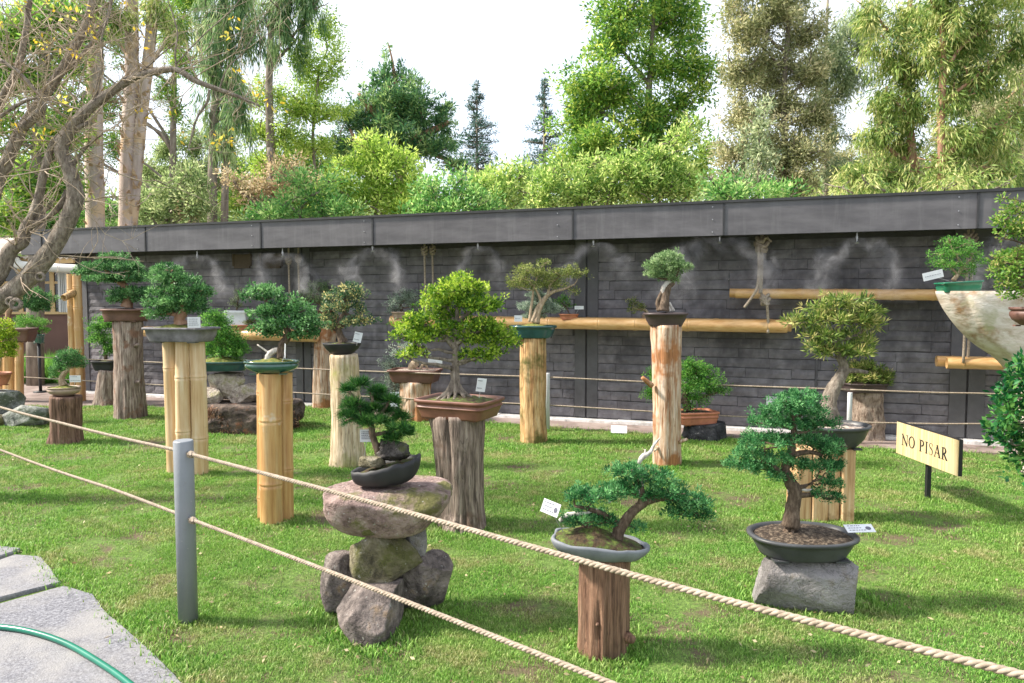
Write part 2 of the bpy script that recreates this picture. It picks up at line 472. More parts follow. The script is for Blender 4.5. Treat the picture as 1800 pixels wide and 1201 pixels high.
lm('silver', [(.12, .17, .13), (.28, .36, .28), (.45, .52, .42)], .35)
lm('red tipped', [(.05, .15, .02), (.18, .34, .05), (.42, .38, .14)], .38)
lm('mixed camellia', [(.008, .07, .025), (.03, .17, .04), (.16, .34, .08)], .3, .28)
lm('forest', [(.05, .16, .03), (.20, .38, .06), (.50, .58, .12)], .45)
lm('forest yellow', [(.12, .24, .03), (.34, .50, .08), (.62, .72, .2)], .45)
lm('thicket', [(.09, .20, .04), (.30, .46, .10), (.66, .72, .28)], .45)
lm('thicket green', [(.05, .18, .04), (.18, .40, .10), (.46, .60, .22)], .45)
lm('eucalypt', [(.07, .15, .03), (.27, .38, .09), (.66, .64, .28)], .42)
lm('feathery brown', [(.13, .16, .06), (.33, .35, .17), (.62, .57, .34)], .4)
lm('grey green', [(.12, .18, .09), (.30, .38, .20), (.56, .60, .36)], .4)
lm('cedar', [(.03, .10, .05), (.11, .26, .09), (.36, .50, .18)], .35)
lm('fir', [(.015, .06, .045), (.05, .12, .09), (.11, .2, .15)], .25)
lm('weeping', [(.05, .13, .05), (.16, .29, .10), (.42, .52, .24)], .4)
lm('dry', [(.24, .18, .09), (.42, .34, .19), (.62, .53, .34)], .4)
lm('autumn', [(.55, .38, .03), (.7, .55, .06), (.6, .6, .1)], .45)
lm('wood far', [(.12, .20, .07), (.28, .38, .15), (.50, .56, .28)], .4)
ST = {
 'juniper': dict(L=.027, W=.0115, per=26, cr=.034, up=.55, cover=5.2, flat=.4, mat='juniper green'),
 'juniper_near': dict(L=.016, W=.0056, per=34, cr=.017, up=.6, cover=4.6, flat=.4, mat='blue juniper'),
 'box': dict(L=.024, W=.0155, per=18, cr=.030, up=.35, cover=4.4, flat=.4, mat='bright green'),
 'small': dict(L=.017, W=.010, per=22, cr=.03, up=.3, cover=4.2, flat=.7, mat='juniper green'),
 'loose': dict(L=.022, W=.011, per=14, cr=.035, up=.25, cover=2.4, flat=.8, shell=.25, mat='fresh green'),
 'big': dict(L=.035, W=.014, per=16, cr=.04, up=.35, cover=3.6, flat=.7, shell=.4, mat='fresh green'),
 'camellia': dict(L=.034, W=.018, per=10, cr=.035, up=.2, cover=4.2, flat=.9, shell=.3, mat='mixed camellia'),
 'pine': dict(L=.055, W=.0032, per=70, cr=.006, up=.55, cover=6.5, flat=.4, shell=.45, out=1.2, mat='pine'),
 'strap': dict(L=.05, W=.011, per=14, cr=.024, up=.55, cover=4.0, flat=.4, mat='bronze green'),
}
def pxpads(pads, D, seed=0, dep=.85, sub=0, tight=False):
    """pixel ellipses at distance D -> metre ellipsoids; an optional 5th number shifts it in depth (metres)"""
    rg = random.Random(seed); s = S(D); o = []
    for p in pads:
        px, py, rx, ry = p[:4]
        dy = p[4] if len(p) > 4 else rg.uniform(-.3, .3) * rx * s
        c = W(px, py, D + dy)
        if tight: rx *= .95; ry *= .80
        o.append(((c.x, c.y, c.z), (rx * s, rx * s * dep, ry * s)))
    return o
def subdiv(pads, k, rr=(.3, .5), seed=0, squash=.75):
    rg = np.random.default_rng(seed); o = []
    for c, r in pads:
        c = np.array(c); r = np.array(r)
        for i in range(k):
            u = unit(rg.normal(size=3)); f = rg.uniform(.35, .95)
            q = rg.uniform(*rr) * min(r[0], r[2] * 1.3)
            o.append((tuple(c + u * r * f * (1 - rr[0] * .4)), (q, q, q * squash)))
    return o

def px_path(P, D, k=6):
    """(px, py, r_px[, dy]) -> smooth world points and radii"""
    s = S(D); Q = []
    for p in P:
        dy = p[3] if len(p) > 3 else 0
        w = W(p[0], p[1], D + dy)
        Q.append((w.x, w.y, w.z, p[2] * s))
    Q = spline(Q, k)
    return [Vector(q[:3]) for q in Q], [max(q[3], .0008) for q in Q]

def limb_to(mb, base_pts, base_r, target, rg, thin=.45, n=6, minr=.0012, rise=.25):
    """a crooked branch from the nearest point of a trunk to a clump"""
    t = Vector(target)
    def cost(q):
        h = math.hypot(q.x - t.x, q.y - t.y)
        return h + 1.3 * abs(q.z - (t.z - h * rise)) + max(0, q.z - t.z) * 2
    best = min(range(len(base_pts)), key=lambda i: cost(base_pts[i]))
    a = base_pts[best]; L = (t - a).length
    if L < .01: return
    r0 = min(base_r[best] * .6, max(minr * 1.6, L * thin * .08))
    pts = []
    off = Vector((rg.uniform(-1, 1), rg.uniform(-1, 1), rg.uniform(-.6, .4))) * L * .14
    for i in range(7):
        f = i / 6
        pts.append(a.lerp(t, f) + off * math.sin(PI * f) + Vector((rg.uniform(-1, 1), rg.uniform(-1, 1), rg.uniform(-1, 1))) * L * .03 * (0 < i < 6))
    mb.tube(pts, [r0 * (1 - .75 * i / 6) + minr for i in range(7)], n)
    return pts

# ------------------------------------------------------------------ pots, cards, stands
def super_ring(a, b, n, k, rot):
    o = []
    for i in range(k):
        t = 2 * PI * i / k + PI / k
        c, s_ = math.cos(t), math.sin(t)
        x = a * math.copysign(abs(c) ** (2 / n), c); y = b * math.copysign(abs(s_) ** (2 / n), s_)
        o.append(Vector((x * math.cos(rot) - y * math.sin(rot), x * math.sin(rot) + y * math.cos(rot), 0)))
    return o
def make_pot(root, D, px, py, pyb, rt, rb, asp=.8, n=2, rot=0, m='pot_brown', soil='soil_moss', mound=.25, prof=None,
             feet=True, lip=.06, tilt=0, band=False, wav=0, seed=1, peak=None):
    s = S(D); c = W(px, py, D); h = (pyb - py) * s; a = rt * s; b_ = rb * s
    K = 56 if n > 3 else 44
    if prof is None:
        prof = [(0, b_), (.08, b_ * 1.01), (.45, b_ + (a - b_) * .55), (.80, a * .955), (.82, a * (.985 + lip * .3)), (.86, a * (1 + lip * .5)), (.97, a * (1 + lip * .5)), (1.0, a), (.98, a * .94), (.80, a * .90)]
    else:
        prof = [(z, a * q) for z, q in prof] + [(.98, a * .93), (.80, a * .90)]
    if band:
        q = []
        for z, r in prof[:3]: q.append((z, r))
        q += [(.55, prof[2][1] * 1.0 + (a - prof[2][1]) * .3), (.56, prof[2][1] + (a - prof[2][1]) * .3 + a * .02), (.62, prof[2][1] + (a - prof[2][1]) * .42 + a * .02), (.63, prof[2][1] + (a - prof[2][1]) * .42)]
        prof = q + prof[3:]
    V = []; rot_t = Matrix.Rotation(tilt, 3, 'Y')
    for z, r in prof:
        k = r / a
        for i, p in enumerate(super_ring(a * k, a * asp * k, n, K, rot)):
            an = 2 * PI * i / K
            w = 1 + wav * noise.noise(Vector((math.cos(an) * 1.6, math.sin(an) * 1.6, seed)))
            zz = (z - 1) * h + wav * h * (z ** 3) * .9 * noise.noise(Vector((math.cos(an) * 2.2, math.sin(an) * 2.2, seed + 5)))
            V.append(c + rot_t @ Vector((p.x * w, p.y * w, zz)))
    Fc = []
    for j in range(len(prof) - 1):
        for i in range(K):
            q = j * K + i; w = j * K + (i + 1) % K
            Fc.append((q, w, w + K, q + K))
    Fc.append(tuple(range(K))[::-1])
    mb = MB(); mb.add(V, Fc)
    if feet:
        fh = max(.08 * h, .004)
        for sx in (-1, 1):
            for sy in (-1, 1):
                p = Vector((sx * b_ * .68, sy * b_ * asp * .68, 0))
                p = Matrix.Rotation(rot, 3, 'Z') @ p
                mb.box(c + Vector((p.x, p.y, -h - fh * .5 + .001)), (b_ * .16, b_ * .12, fh * .5), Matrix.Rotation(rot, 3, 'Z'))
    po = mb.build('pot', M[m], root, smooth=False)
    po.data.polygons.foreach_set('use_smooth', [len(p.vertices) == 4 and i < len(Fc) for i, p in enumerate(po.data.polygons)])
    # soil as a low uneven mound
    V = []; Fc = []; NR = 9; pk = peak or (0, 0)
    for j in range(NR + 1):
        k = .905 * j / NR
        for i, p in enumerate(super_ring(a * k, a * asp * k, max(2, n * (j / NR) if j else 2), K, rot)):
            d = math.hypot(p.x / a - pk[0], p.y / a - pk[1])
            z = -.16 * h + mound * a * .5 * max(0, 1 - d * 1.1) ** 1.3 + .035 * a * noise.noise(Vector((p.x, p.y, seed)) * (6 / a)) + (.02 * a)
            if j == NR: z = -.16 * h
            V.append(c + rot_t @ Vector((p.x, p.y, z)))
    for j in range(NR):
        for i in range(K):
            q = j * K + i; w = j * K + (i + 1) % K
            Fc.append((q, q + K, w + K, w))
    put('soil', V, Fc, M[soil], root, smooth=True)
    return c
def make_card(root, D, px, py, w, h, yaw=0, lean=0, roll=0, lines=3, spot=False, foot=None):
    s = S(D); c = W(px, py, D)
    Rm = Matrix.Rotation(R(yaw), 3, 'Z') @ Matrix.Rotation(R(lean), 3, 'X') @ Matrix.Rotation(R(roll), 3, 'Y')
    hw, hh = w * s / 2, h * s / 2
    mb = MB(); mb.box(c, (hw, .0012, hh), Rm)
    t = mb.build('name_tag', M['card'], root)
    mb = MB()
    rg = random.Random(int(px))
    for i in range(lines):
        z = hh * (.62 - 1.1 * i / max(1, lines - 1)) if lines > 1 else 0
        x0 = -hw * .8; x1 = hw * rg.uniform(.0, .35 if spot else .8)
        q = x0
        while q < x1:
            l = hw * rg.uniform(.08, .22)
            mb.box(c + Rm @ Vector((q + l / 2, -.0022, z)), (l / 2, .0006, hh * .055), Rm)
            q += l + hw * .07
    if spot:
        P = [c + Rm @ Vector((hw * .6 + math.cos(a) * hw * .2, -.0018, -hh * .05 + math.sin(a) * hh * .42)) for a in [2 * PI * i / 10 for i in range(10)]]
        mb.prism(P, Rm @ Vector((0, -.001, 0)))
    if mb.v: mb.build('print', M['print'], t)
    mb = MB()
    fx, fy = foot if foot else (px, py + h * .5 + 18)
    mb.tube([c + Rm @ Vector((0, .003, -hh * .3)), W(fx, fy, D)], .0018, 5)
    mb.build('stake', M['steel'], t)
    return t
def loft(name, m, path, n=44, k=7, groove=.12, gn=9, jit=.05, root=None, flare=0, seed=0, cuts=0):
    """log: list of (Vector, r); flare spreads the foot"""
    Q = spline([(p.x, p.y, p.z, r) for p, r in path], k)
    pts = [Vector(q[:3]) for q in Q]; rr = [q[3] for q in Q]
    N = len(pts); V = []; Fc = []
    z0, z1 = pts[-1].z, pts[0].z
    for i, (p, r) in enumerate(zip(pts, rr)):
        t = (pts[min(i + 1, N - 1)] - pts[max(i - 1, 0)]).normalized()
        x = (Vector((1, 0, 0)) - t * t.x).normalized(); y = t.cross(x)
        fz = i / (N - 1)
        for j in range(n):
            an = 2 * PI * j / n
            d = x * math.cos(an) + y * math.sin(an)
            q = Vector((math.cos(an), math.sin(an), 0))
            g = noise.noise(q * gn * .25 + Vector((seed, 0, p.z * .5)))
            g2 = noise.noise(q * gn + Vector((seed * 2, 0, p.z * 1.2)))
            e = groove * (.8 * g + .2 * g2)
            c = noise.noise(q * gn * .5 + Vector((seed * 5, 3, p.z * .35)))
            if cuts and abs(c) < .06: e -= cuts * (1 - abs(c) / .06)
            e += jit * noise.noise(q * 2 + Vector((0, 0, p.z * 9 + seed)))
            if flare: e += flare * max(0, fz - .75) * 4 * max(0, noise.noise(q * 1.6 + Vector((seed * 7, 0, 0))) + .15)
            if i == 0: e -= .03
            V.append(p + d * r * (1 + e))
    for i in range(N - 1):
        for j in range(n):
            a = i * n + j; b = i * n + (j + 1) % n
            Fc.append((a, a + n, b + n, b))
    V.append(pts[0]); V.append(pts[-1])
    for j in range(n):
        Fc.append((len(V) - 2, j, (j + 1) % n)); Fc.append((len(V) - 1, (N - 1) * n + (j + 1) % n, (N - 1) * n + j))
    o = put(name, V, Fc, m, root, smooth=True) if root else put(name, V, Fc, m, None, smooth=True, origin=Vector((pts[-1].x, pts[-1].y, 0)))
    return o
def log_stand(label, P, by, m, group='log pedestals for the bonsai trees', knots=(), name='log_pedestal', dD=0, **kw):
    """P: (px, py, r) from the top to the foot in the photograph; the foot stands on the lawn"""
    D = DG(by, P[-1][2]) + dD; s = S(D)
    path = [(W(px, py, D), r * s) for px, py, r in P]
    path[-1] = (Vector((path[-1][0].x, D, -.03)), path[-1][1])
    sd_ = abs(hash_(label)) % 97
    if not knots:
        o = loft(name, M[m], path, seed=sd_ * .37, **kw)
        tag(o, label, 'log', group)
        return D, o
    root = empty(name, (path[-1][0].x, D, 0), label, 'log', group)
    loft('log', M[m], path, seed=sd_ * .37, root=root, **kw)
    for kx, ky, kr, ex, ey in knots:
        mb = MB(); a = W(kx, ky, D - P[-1][2] * s * .5); b = W(kx + ex, ky + ey, D - P[-1][2] * s * .9)
        mb.tube([a, a.lerp(b, .5), b], [kr * s * 1.2, kr * s, kr * s * .8], 10, jit=.2)
        mb.build('branch_stub', M[m], root, True)
    return D, root
def hash_(s):
    h = 7
    for ch in s: h = (h * 31 + ord(ch)) % 100003
    return h
def bamboo_pole(name, m, a, b, r, root, nodes_=4, seed=0, n=22, split=False):
    """a jointed cane from a to b with raised rings"""
    a = Vector(a); b = Vector(b); rg = random.Random(seed)
    L = (b - a).length; fs = []; rr = []
    marks = sorted([(i + .5 + rg.uniform(-.25, .25)) / nodes_ for i in range(nodes_)])
    pts = {0.0: 1.0, 1.0: 1.0}
    for mk in marks:
        w = r * .10 / L
        pts[mk - w * 6] = 1.0; pts[mk - w * 2] = 1.05; pts[mk - w * .8] = 1.09; pts[mk] = .99; pts[mk + w * .8] = 1.06; pts[mk + w * 4] = 1.0
    fs = sorted(k for k in pts if 0 <= k <= 1)
    side = Vector((rg.uniform(-1, 1), rg.uniform(-1, 1), 0)) * r * .12
    P = [a.lerp(b, f) + side * math.sin(PI * f) for f in fs]
    mb = MB()
    mb.tube(P, [r * pts[f] * (1 - .06 * (1 - f)) for f in fs], n, cap=False)
    # cut ends are open rings with a hollow
    for e, q in ((P[0], a - b), (P[-1], b - a)):
        q.normalize()
        x = q.orthogonal().normalized(); y = q.cross(x)
        V = []
        for k_, off in ((.985, 0), (.74, .001), (.72, -r * .8)):
            for j in range(n):
                an = 2 * PI * j / n
                V.append(e + (x * math.cos(an) + y * math.sin(an)) * r * k_ * .97 + q * off)
        V.append(e - q * r * .8)
        Fc = [(j + i * n, (j + 1) % n + i * n, (j + 1) % n + (i + 1) * n, j + (i + 1) * n) for i in range(2) for j in range(n)]
        Fc += [(2 * n + j, 2 * n + (j + 1) % n, 3 * n) for j in range(n)]
        mb.add(V, Fc)
    return mb.build(name, M[m], root, True)
_ico = {}
def ico(n):
    if n not in _ico:
        bm = bmesh.new(); bmesh.ops.create_icosphere(bm, subdivisions=n, radius=1)
        _ico[n] = (np.array([v.co[:] for v in bm.verts]), np.array([[v.index for v in f.verts] for f in bm.faces]))
        bm.free()
    return _ico[n]
def rock_mesh(name, c, r, m, root=None, seed=0, facets=16, flat=.75, rough=.05, sub=5, rz=0, flat_top=None, taper=0):
    V, Fc = ico(sub); V = V.copy(); rg = np.random.default_rng(seed + 100)
    V = V / (np.abs(V) ** 3.2).sum(axis=1)[:, None] ** (1 / 3.2)
    tw_ = R(rg.uniform(-12, 12)); V[:, 0], V[:, 2] = V[:, 0] * math.cos(tw_) - V[:, 2] * math.sin(tw_), V[:, 0] * math.sin(tw_) + V[:, 2] * math.cos(tw_)
    for i in range(facets):
        n_ = unit(rg.normal(size=3)); d = rg.uniform(flat, 1.02)
        k = V @ n_ - d
        V = V - np.where(k > 0, k * .97, 0)[:, None] * n_
    if flat_top is not None:
        k = V[:, 2] - flat_top; V[:, 2] -= np.where(k > 0, k * .95, 0)
    k = V[:, 2] + .85; V[:, 2] -= np.where(k < 0, k * .9, 0)
    if taper: V[:, :2] *= (1 + taper * V[:, 2])[:, None]
    D_ = np.array([noise.fractal(Vector(v) * 1.6 + Vector((seed, 0, 0)), 1.0, 2.0, 6) for v in V])
    D_ = D_ * .7 - .5 * np.abs(D_)
    R2 = np.array([noise.noise(Vector(v) * 9 + Vector((seed, 3, 0))) for v in V])
    V = V * (1 + rough * D_ + rough * .22 * R2)[:, None]
    V = V * np.array(r)
    ca, sa = math.cos(rz), math.sin(rz)
    V = np.stack([V[:, 0] * ca - V[:, 1] * sa, V[:, 0] * sa + V[:, 1] * ca, V[:, 2]], axis=1)
    V = V + np.array(c)
    o = put(name, V, Fc, M[m] if isinstance(m, str) else m, root, smooth=False, origin=None if root else Vector(c))
    return o
def rock(label, px0, px1, py0, py1, D, m, seed=0, dep=.8, group=None, ground=False, cat='rock', name='rock', **kw):
    s = S(D); c = W((px0 + px1) / 2, (py0 + py1) / 2, D)
    r = ((px1 - px0) / 2 * s * 1.06, (px1 - px0) / 2 * s * dep, (py1 - py0) / 2 * s * 1.12)
    if ground: c.z = max(c.z, 0); c.z = r[2] * .62
    o = rock_mesh(name, c, r, m, seed=seed, **kw)
    return tag(o, label, cat, group)

def bonsai(name, label, D, pot=None, trunks=(), pads=(), style='juniper', leaf=None, bark='bark_dark', cards=(), dead=(),
           group='bonsai trees on display', cover=1.0, dep=.85, roots=None, seed=None, cat='bonsai', pad_name='foliage_pad', stone=(), L=None, one=False):
    sd_ = hash_(label) if seed is None else seed
    rg = random.Random(sd_); s = S(D)
    base = W(pot[0], pot[2], D) if pot else W(trunks[0][0][0], trunks[0][0][1], D)
    root = empty(name, base, label, cat, group)
    if pot:
        kw = dict(pot[5]) if len(pot) > 5 else {}
        make_pot(root, D, pot[0], pot[1], pot[2], pot[3], pot[4], seed=sd_ % 50, **kw)
    st = dict(ST[style]); 
    if leaf: st['mat'] = leaf
    if L: st['L'] *= L; st['W'] *= L; st['cr'] *= L
    mb = MB(); allp = []; allr = []
    for P in trunks:
        pts, rr = px_path(P, D)
        mb.tube(pts, rr, 14, jit=.16, groove=.22, gn=5, seed=sd_ % 13)
        allp += pts[len(pts) // 4:]; allr += rr[len(pts) // 4:]
    if roots:
        rx, ry, rw, rn = roots
        for i in range(rn):
            a = 2 * PI * i / rn + rg.uniform(-.2, .2); c = W(rx, ry, D)
            q = [c + Vector((math.cos(a) * rw * s * f, math.sin(a) * rw * s * f * .8, -(f ** .55) * rw * s * .95 + rg.uniform(-.1, .1) * rw * s * .15 * (f > 0)))
                 + Vector((rg.uniform(-.08, .08), rg.uniform(-.08, .08), 0)) * rw * s for f in (0, .25, .5, .78, 1.05)]
            mb.tube(q, [rw * s * .13, rw * s * .10, rw * s * .085, rw * s * .065, rw * s * .04], 7, jit=.2, seed=i)
    if mb.v: mb.build('trunk', M[bark], root, True)
    wp = pxpads(pads, D, sd_, dep, tight=style in ('juniper', 'juniper_near', 'box', 'strap'))
    if allp and wp:
        for c, r in wp:
            mb = MB()
            p0 = limb_to(mb, allp, allr, Vector(c) + Vector((0, 0, -r[2] * .25)), rg, 1.0 if r[0] > .05 else .6)
            if p0:
                for _ in range(5):
                    e = Vector(c) + Vector((rg.uniform(-.75, .75) * r[0], rg.uniform(-.75, .75) * r[1], rg.uniform(-.3, .6) * r[2]))
                    limb_to(mb, p0[2:], [.01] * 9, e, rg, .5, 5)
                mb.build('branch', M[bark], root, True)
    if dead:
        for P in dead:
            mb = MB(); pts, rr = px_path(P, D); mb.tube(pts, rr, 8, jit=.2, seed=3)
            mb.build('deadwood', M['dead'], root, True)
    for i, (c, r) in enumerate(stone):
        pass
    if one and wp:
        V, Fc, T = cloud(wp, st, cover, sd_ % 1000)
        put('foliage', V, Fc, LM[st['mat']], root, tint=T)
    else:
        for i, w in enumerate(wp):
            V, Fc, T = cloud([w], st, cover, sd_ % 1000 + i)
            put(pad_name, V, Fc, LM[st['mat']], root, tint=T)
    for c in cards:
        make_card(root, D + (c[0] if c[0] is not None else 0), *c[1:5], **(c[5] if len(c) > 5 else {}))
    return root
# ================================================================== GROUND
gm, gn_, gb = nodes('lawn soil and turf')
v = mapping(gn_, (1, 1, 1), 'World')
c1 = ramp(gn_, ntex(gn_, v, 45, 5, .7), [(.05, .085, .015), (.11, .19, .03), (.20, .30, .06)], .3, .7)
mk = ramp(gn_, ntex(gn_, v, 2.6, 6, .7), [(0, 0, 0), (1, 1, 1)], .48, .60)
c2 = mixc(gn_, mk, c1, (.13, .095, .055))
gn_.links.new(c2, gb.inputs['Base Color']); gb.inputs['Roughness'].default_value = .95
bump(gn_, gb, ntex(gn_, v, 90, 5), 1.0, .02)
M['lawn'] = gm
M['earth'] = mat('garden earth', [(.06, .06, .03), (.11, .12, .05), (.16, .16, .08)], ns=2, rough=.95, bs=30, bst=.6, space='World')

mb = MB(); mb.add([(-150, -20, -.05), (150, -20, -.05), (150, 400, -.05), (-150, 400, -.05)], [(0, 1, 2, 3)])
tag(mb.build('ground', M['earth']), kind='structure')

def gz(x, y):
    return .012 * noise.noise(Vector((x * .8, y * .8, 0))) + .004 * noise.noise(Vector((x * 5, y * 5, 3)))
# edge of the lawn along the pavement, as ground points
EDGE = [G(*p) for p in ((-1500, 712), (-300, 714), (100, 715), (290, 717), (440, 713), (570, 716), (740, 744), (860, 743), (1060, 757), (1200, 767), (1440, 784), (1800, 800), (2300, 822))]
def edge_y(x):
    for a, b in zip(EDGE, EDGE[1:]):
        if a.x <= x <= b.x: return a.y + (b.y - a.y) * (x - a.x) / (b.x - a.x)
    return EDGE[0].y if x < EDGE[0].x else EDGE[-1].y
# rim of the stepping-slab path, bottom left
RIM = [G(*p) for p in ((-500, 930), (-200, 950), (0, 963), (42, 968), (75, 980), (112, 1030), (165, 1048), (188, 1080), (228, 1112), (288, 1168), (350, 1235), (430, 1330), (560, 1500), (760, 1900))]
def on_path(x, y):
    for a, b in zip(RIM, RIM[1:]):
        if b.y <= y <= a.y:
            return x < a.x + (b.x - a.x) * (a.y - y) / max(1e-6, a.y - b.y) - .0
    return y < RIM[-1].y and x < RIM[-1].x
NX, NY = 150, 120
V = []
for j in range(NY):
    for i in range(NX):
        x = -14 + 24 * i / (NX - 1); yy = .6 + (edge_y(x) - .6) * j / (NY - 1)
        V.append((x, yy, gz(x, yy) * min(1, (NY - 1 - j) / 6)))
Fc = [(j * NX + i, j * NX + i + 1, (j + 1) * NX + i + 1, (j + 1) * NX + i) for j in range(NY - 1) for i in range(NX - 1)]
tag(put('lawn', V, Fc, M['lawn'], smooth=True, origin=Vector((0, 0, 0))), kind='structure')

# pavement between lawn and wall
mb = MB()
far = [WP(t, -.05, .012) for t in (-30, 14)]
P = [Vector((e.x, e.y, .012)) for e in EDGE]
V = [Vector((p.x, p.y - .02, .012)) for p in P] + [Vector((p.x, p.y - .02, -.04)) for p in P]
n = len(P)
mb.add(V, [(i, i + n, i + 1 + n, i + 1) for i in range(n - 1)])
top = [p for p in V[:n]] + [Vector((16, WP(14, 0, 0).y, .012)), Vector((16, 30, .012)), Vector((-30, 30, .012)), Vector((-30, P[0].y, .012))]
mb.add(top, [tuple(range(len(top)))])
tag(mb.build('pavement', M['pave'], origin=Vector((0, 0, 0))), kind='structure')

# path slabs
path = empty('path', G(0, 1150), None, None); path['kind'] = 'structure'
rg = random.Random(3)
def slab(poly, name='slab', z=.022):
    Q = []
    for a, b in zip(poly, poly[1:] + poly[:1]):
        A = G(*a); B = G(*b)
        k = max(1, int((B - A).length / .06))
        for i in range(k):
            p = A.lerp(B, i / k); p.x += rg.uniform(-.003, .003); p.y += rg.uniform(-.003, .003)
            Q.append(Vector((p.x, p.y, -.03)))
    mb = MB(); cen = sum(Q, Vector()) / len(Q)
    n = len(Q)
    V = Q + [Vector((p.x, p.y, z - .008)) for p in Q] + [Vector((p.x, p.y, z)) + (cen - p).normalized() * .008 for p in Q]
    for p in V[2 * n:]: p.z = z
    mb.add(V, [(i, (i + 1) % n, n + (i + 1) % n, n + i) for i in range(n)] + [(n + i, n + (i + 1) % n, 2 * n + (i + 1) % n, 2 * n + i) for i in range(n)] + [tuple(range(2 * n, 3 * n))])
    mb.build(name, M['concrete'], path)
slab([(-420, 940), (-200, 952), (0, 965), (38, 969), (22, 976), (0, 983), (-200, 1034), (-420, 1090)])
slab([(-420, 1100), (-200, 1042), (0, 990), (28, 980), (73, 983), (108, 1029), (0, 1057), (-200, 1122), (-420, 1200)])
slab([(-420, 1212), (-200, 1132), (0, 1067), (113, 1036), (163, 1050), (186, 1081), (226, 1114), (286, 1170), (348, 1237), (428, 1332), (200, 1440), (-420, 1560)])
slab([(-420, 1600), (200, 1462), (436, 1345), (556, 1500), (750, 1900), (-420, 2300)])

# ------------------------------------------------------------------ grass blades: one uncountable mass
tufts = bpy.data.collections.new('tuft_meshes')
grm, grn, grb = nodes('grass blade')
v = mapping(grn, (1, 1, 1), 'World')
a = grn.nodes.new('ShaderNodeAttribute'); a.attribute_name = 'tint'
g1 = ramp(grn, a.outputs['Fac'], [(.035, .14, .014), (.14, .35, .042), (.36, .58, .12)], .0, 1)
g2 = ramp(grn, a.outputs['Fac'], [(.16, .17, .05), (.42, .36, .17), (.70, .60, .38)], .0, 1)
mk = ramp(grn, ntex(grn, v, 2.2, 7, .75), [(.0, .0, .0), (.18, .18, .18), (.8, .8, .8)], .44, .62)
mk2 = ramp(grn, ntex(grn, v, .55, 3, .6), [(0, 0, 0), (1, 1, 1)], .35, .65)
dra = grn.nodes.new('ShaderNodeAttribute'); dra.attribute_name = 'dry'
db = ramp(grn, a.outputs['Fac'], [(.10, .06, .03), (.30, .21, .12), (.60, .50, .32)], 0, .6)
dm = ramp(grn, ntex(grn, v, 3.1, 4, .6), [(.15, .15, .15), (1, 1, 1)], .40, .60)
mm_ = grn.nodes.new('ShaderNodeMath'); mm_.operation = 'MULTIPLY'; grn.links.new(dra.outputs['Fac'], mm_.inputs[0]); grn.links.new(dm, mm_.inputs[1])
g3 = mixc(grn, mm_.outputs[0], mixc(grn, mk, g1, g2), db)
g4 = mixc(grn, mk2, g3, mixc(grn, .25, g3, (.32, .46, .07)))
grn.links.new(g4, grb.inputs['Base Color'])
grb.inputs['Roughness'].default_value = .55
tr = grn.nodes.new('ShaderNodeBsdfTranslucent'); grn.links.new(g4, tr.inputs['Color'])
xs = grn.nodes.new('ShaderNodeMixShader'); xs.inputs[0].default_value = .4
grn.links.new(grb.outputs[0], xs.inputs[1]); grn.links.new(tr.outputs[0], xs.inputs[2])
grn.links.new(xs.outputs[0], grn.nodes['Material Output'].inputs['Surface'])
M['grass'] = grm
def tuft(nb, rad, h, w, seed):
    rg = np.random.default_rng(seed); V = []; T = []; Fc = []; DY = []
    for i in range(nb):
        p = rg.normal(size=2) * rad; a = rg.uniform(0, 2 * PI); l = h * rg.uniform(.45, 1.25); ln = rg.uniform(.15, 1.0) * l; dry = rg.random() < .20
        if dry: l *= .55; ln = h * rg.uniform(.6, 1.4)
        DY += [1.0 if dry else 0.0] * 5
        d = np.array([math.cos(a), math.sin(a)]); s_ = np.array([-d[1], d[0]]) * w * .5
        b = len(V); t = rg.uniform(0, 1)
        q = p + d * ln * .35; e = p + d * ln
        V += [(*(p - s_), 0), (*(p + s_), 0), (*(q + s_ * .8), l * .62), (*(q - s_ * .8), l * .62), (*e, l)]
        Fc += [(b, b + 1, b + 2, b + 3), (b + 3, b + 2, b + 4)]
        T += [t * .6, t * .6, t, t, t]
    me = bpy.data.meshes.new('tuft'); me.from_pydata(V, [], Fc); me.materials.append(M['grass'])
    at = me.attributes.new('tint', 'FLOAT', 'POINT'); at.data.foreach_set('value', np.array(T, dtype=np.float32))
    at = me.attributes.new('dry', 'FLOAT', 'POINT'); at.data.foreach_set('value', np.array(DY, dtype=np.float32))
    o = bpy.data.objects.new('tuft', me); tufts.objects.link(o)
for i in range(6): tuft(26, .030, .0175, .0034, i)
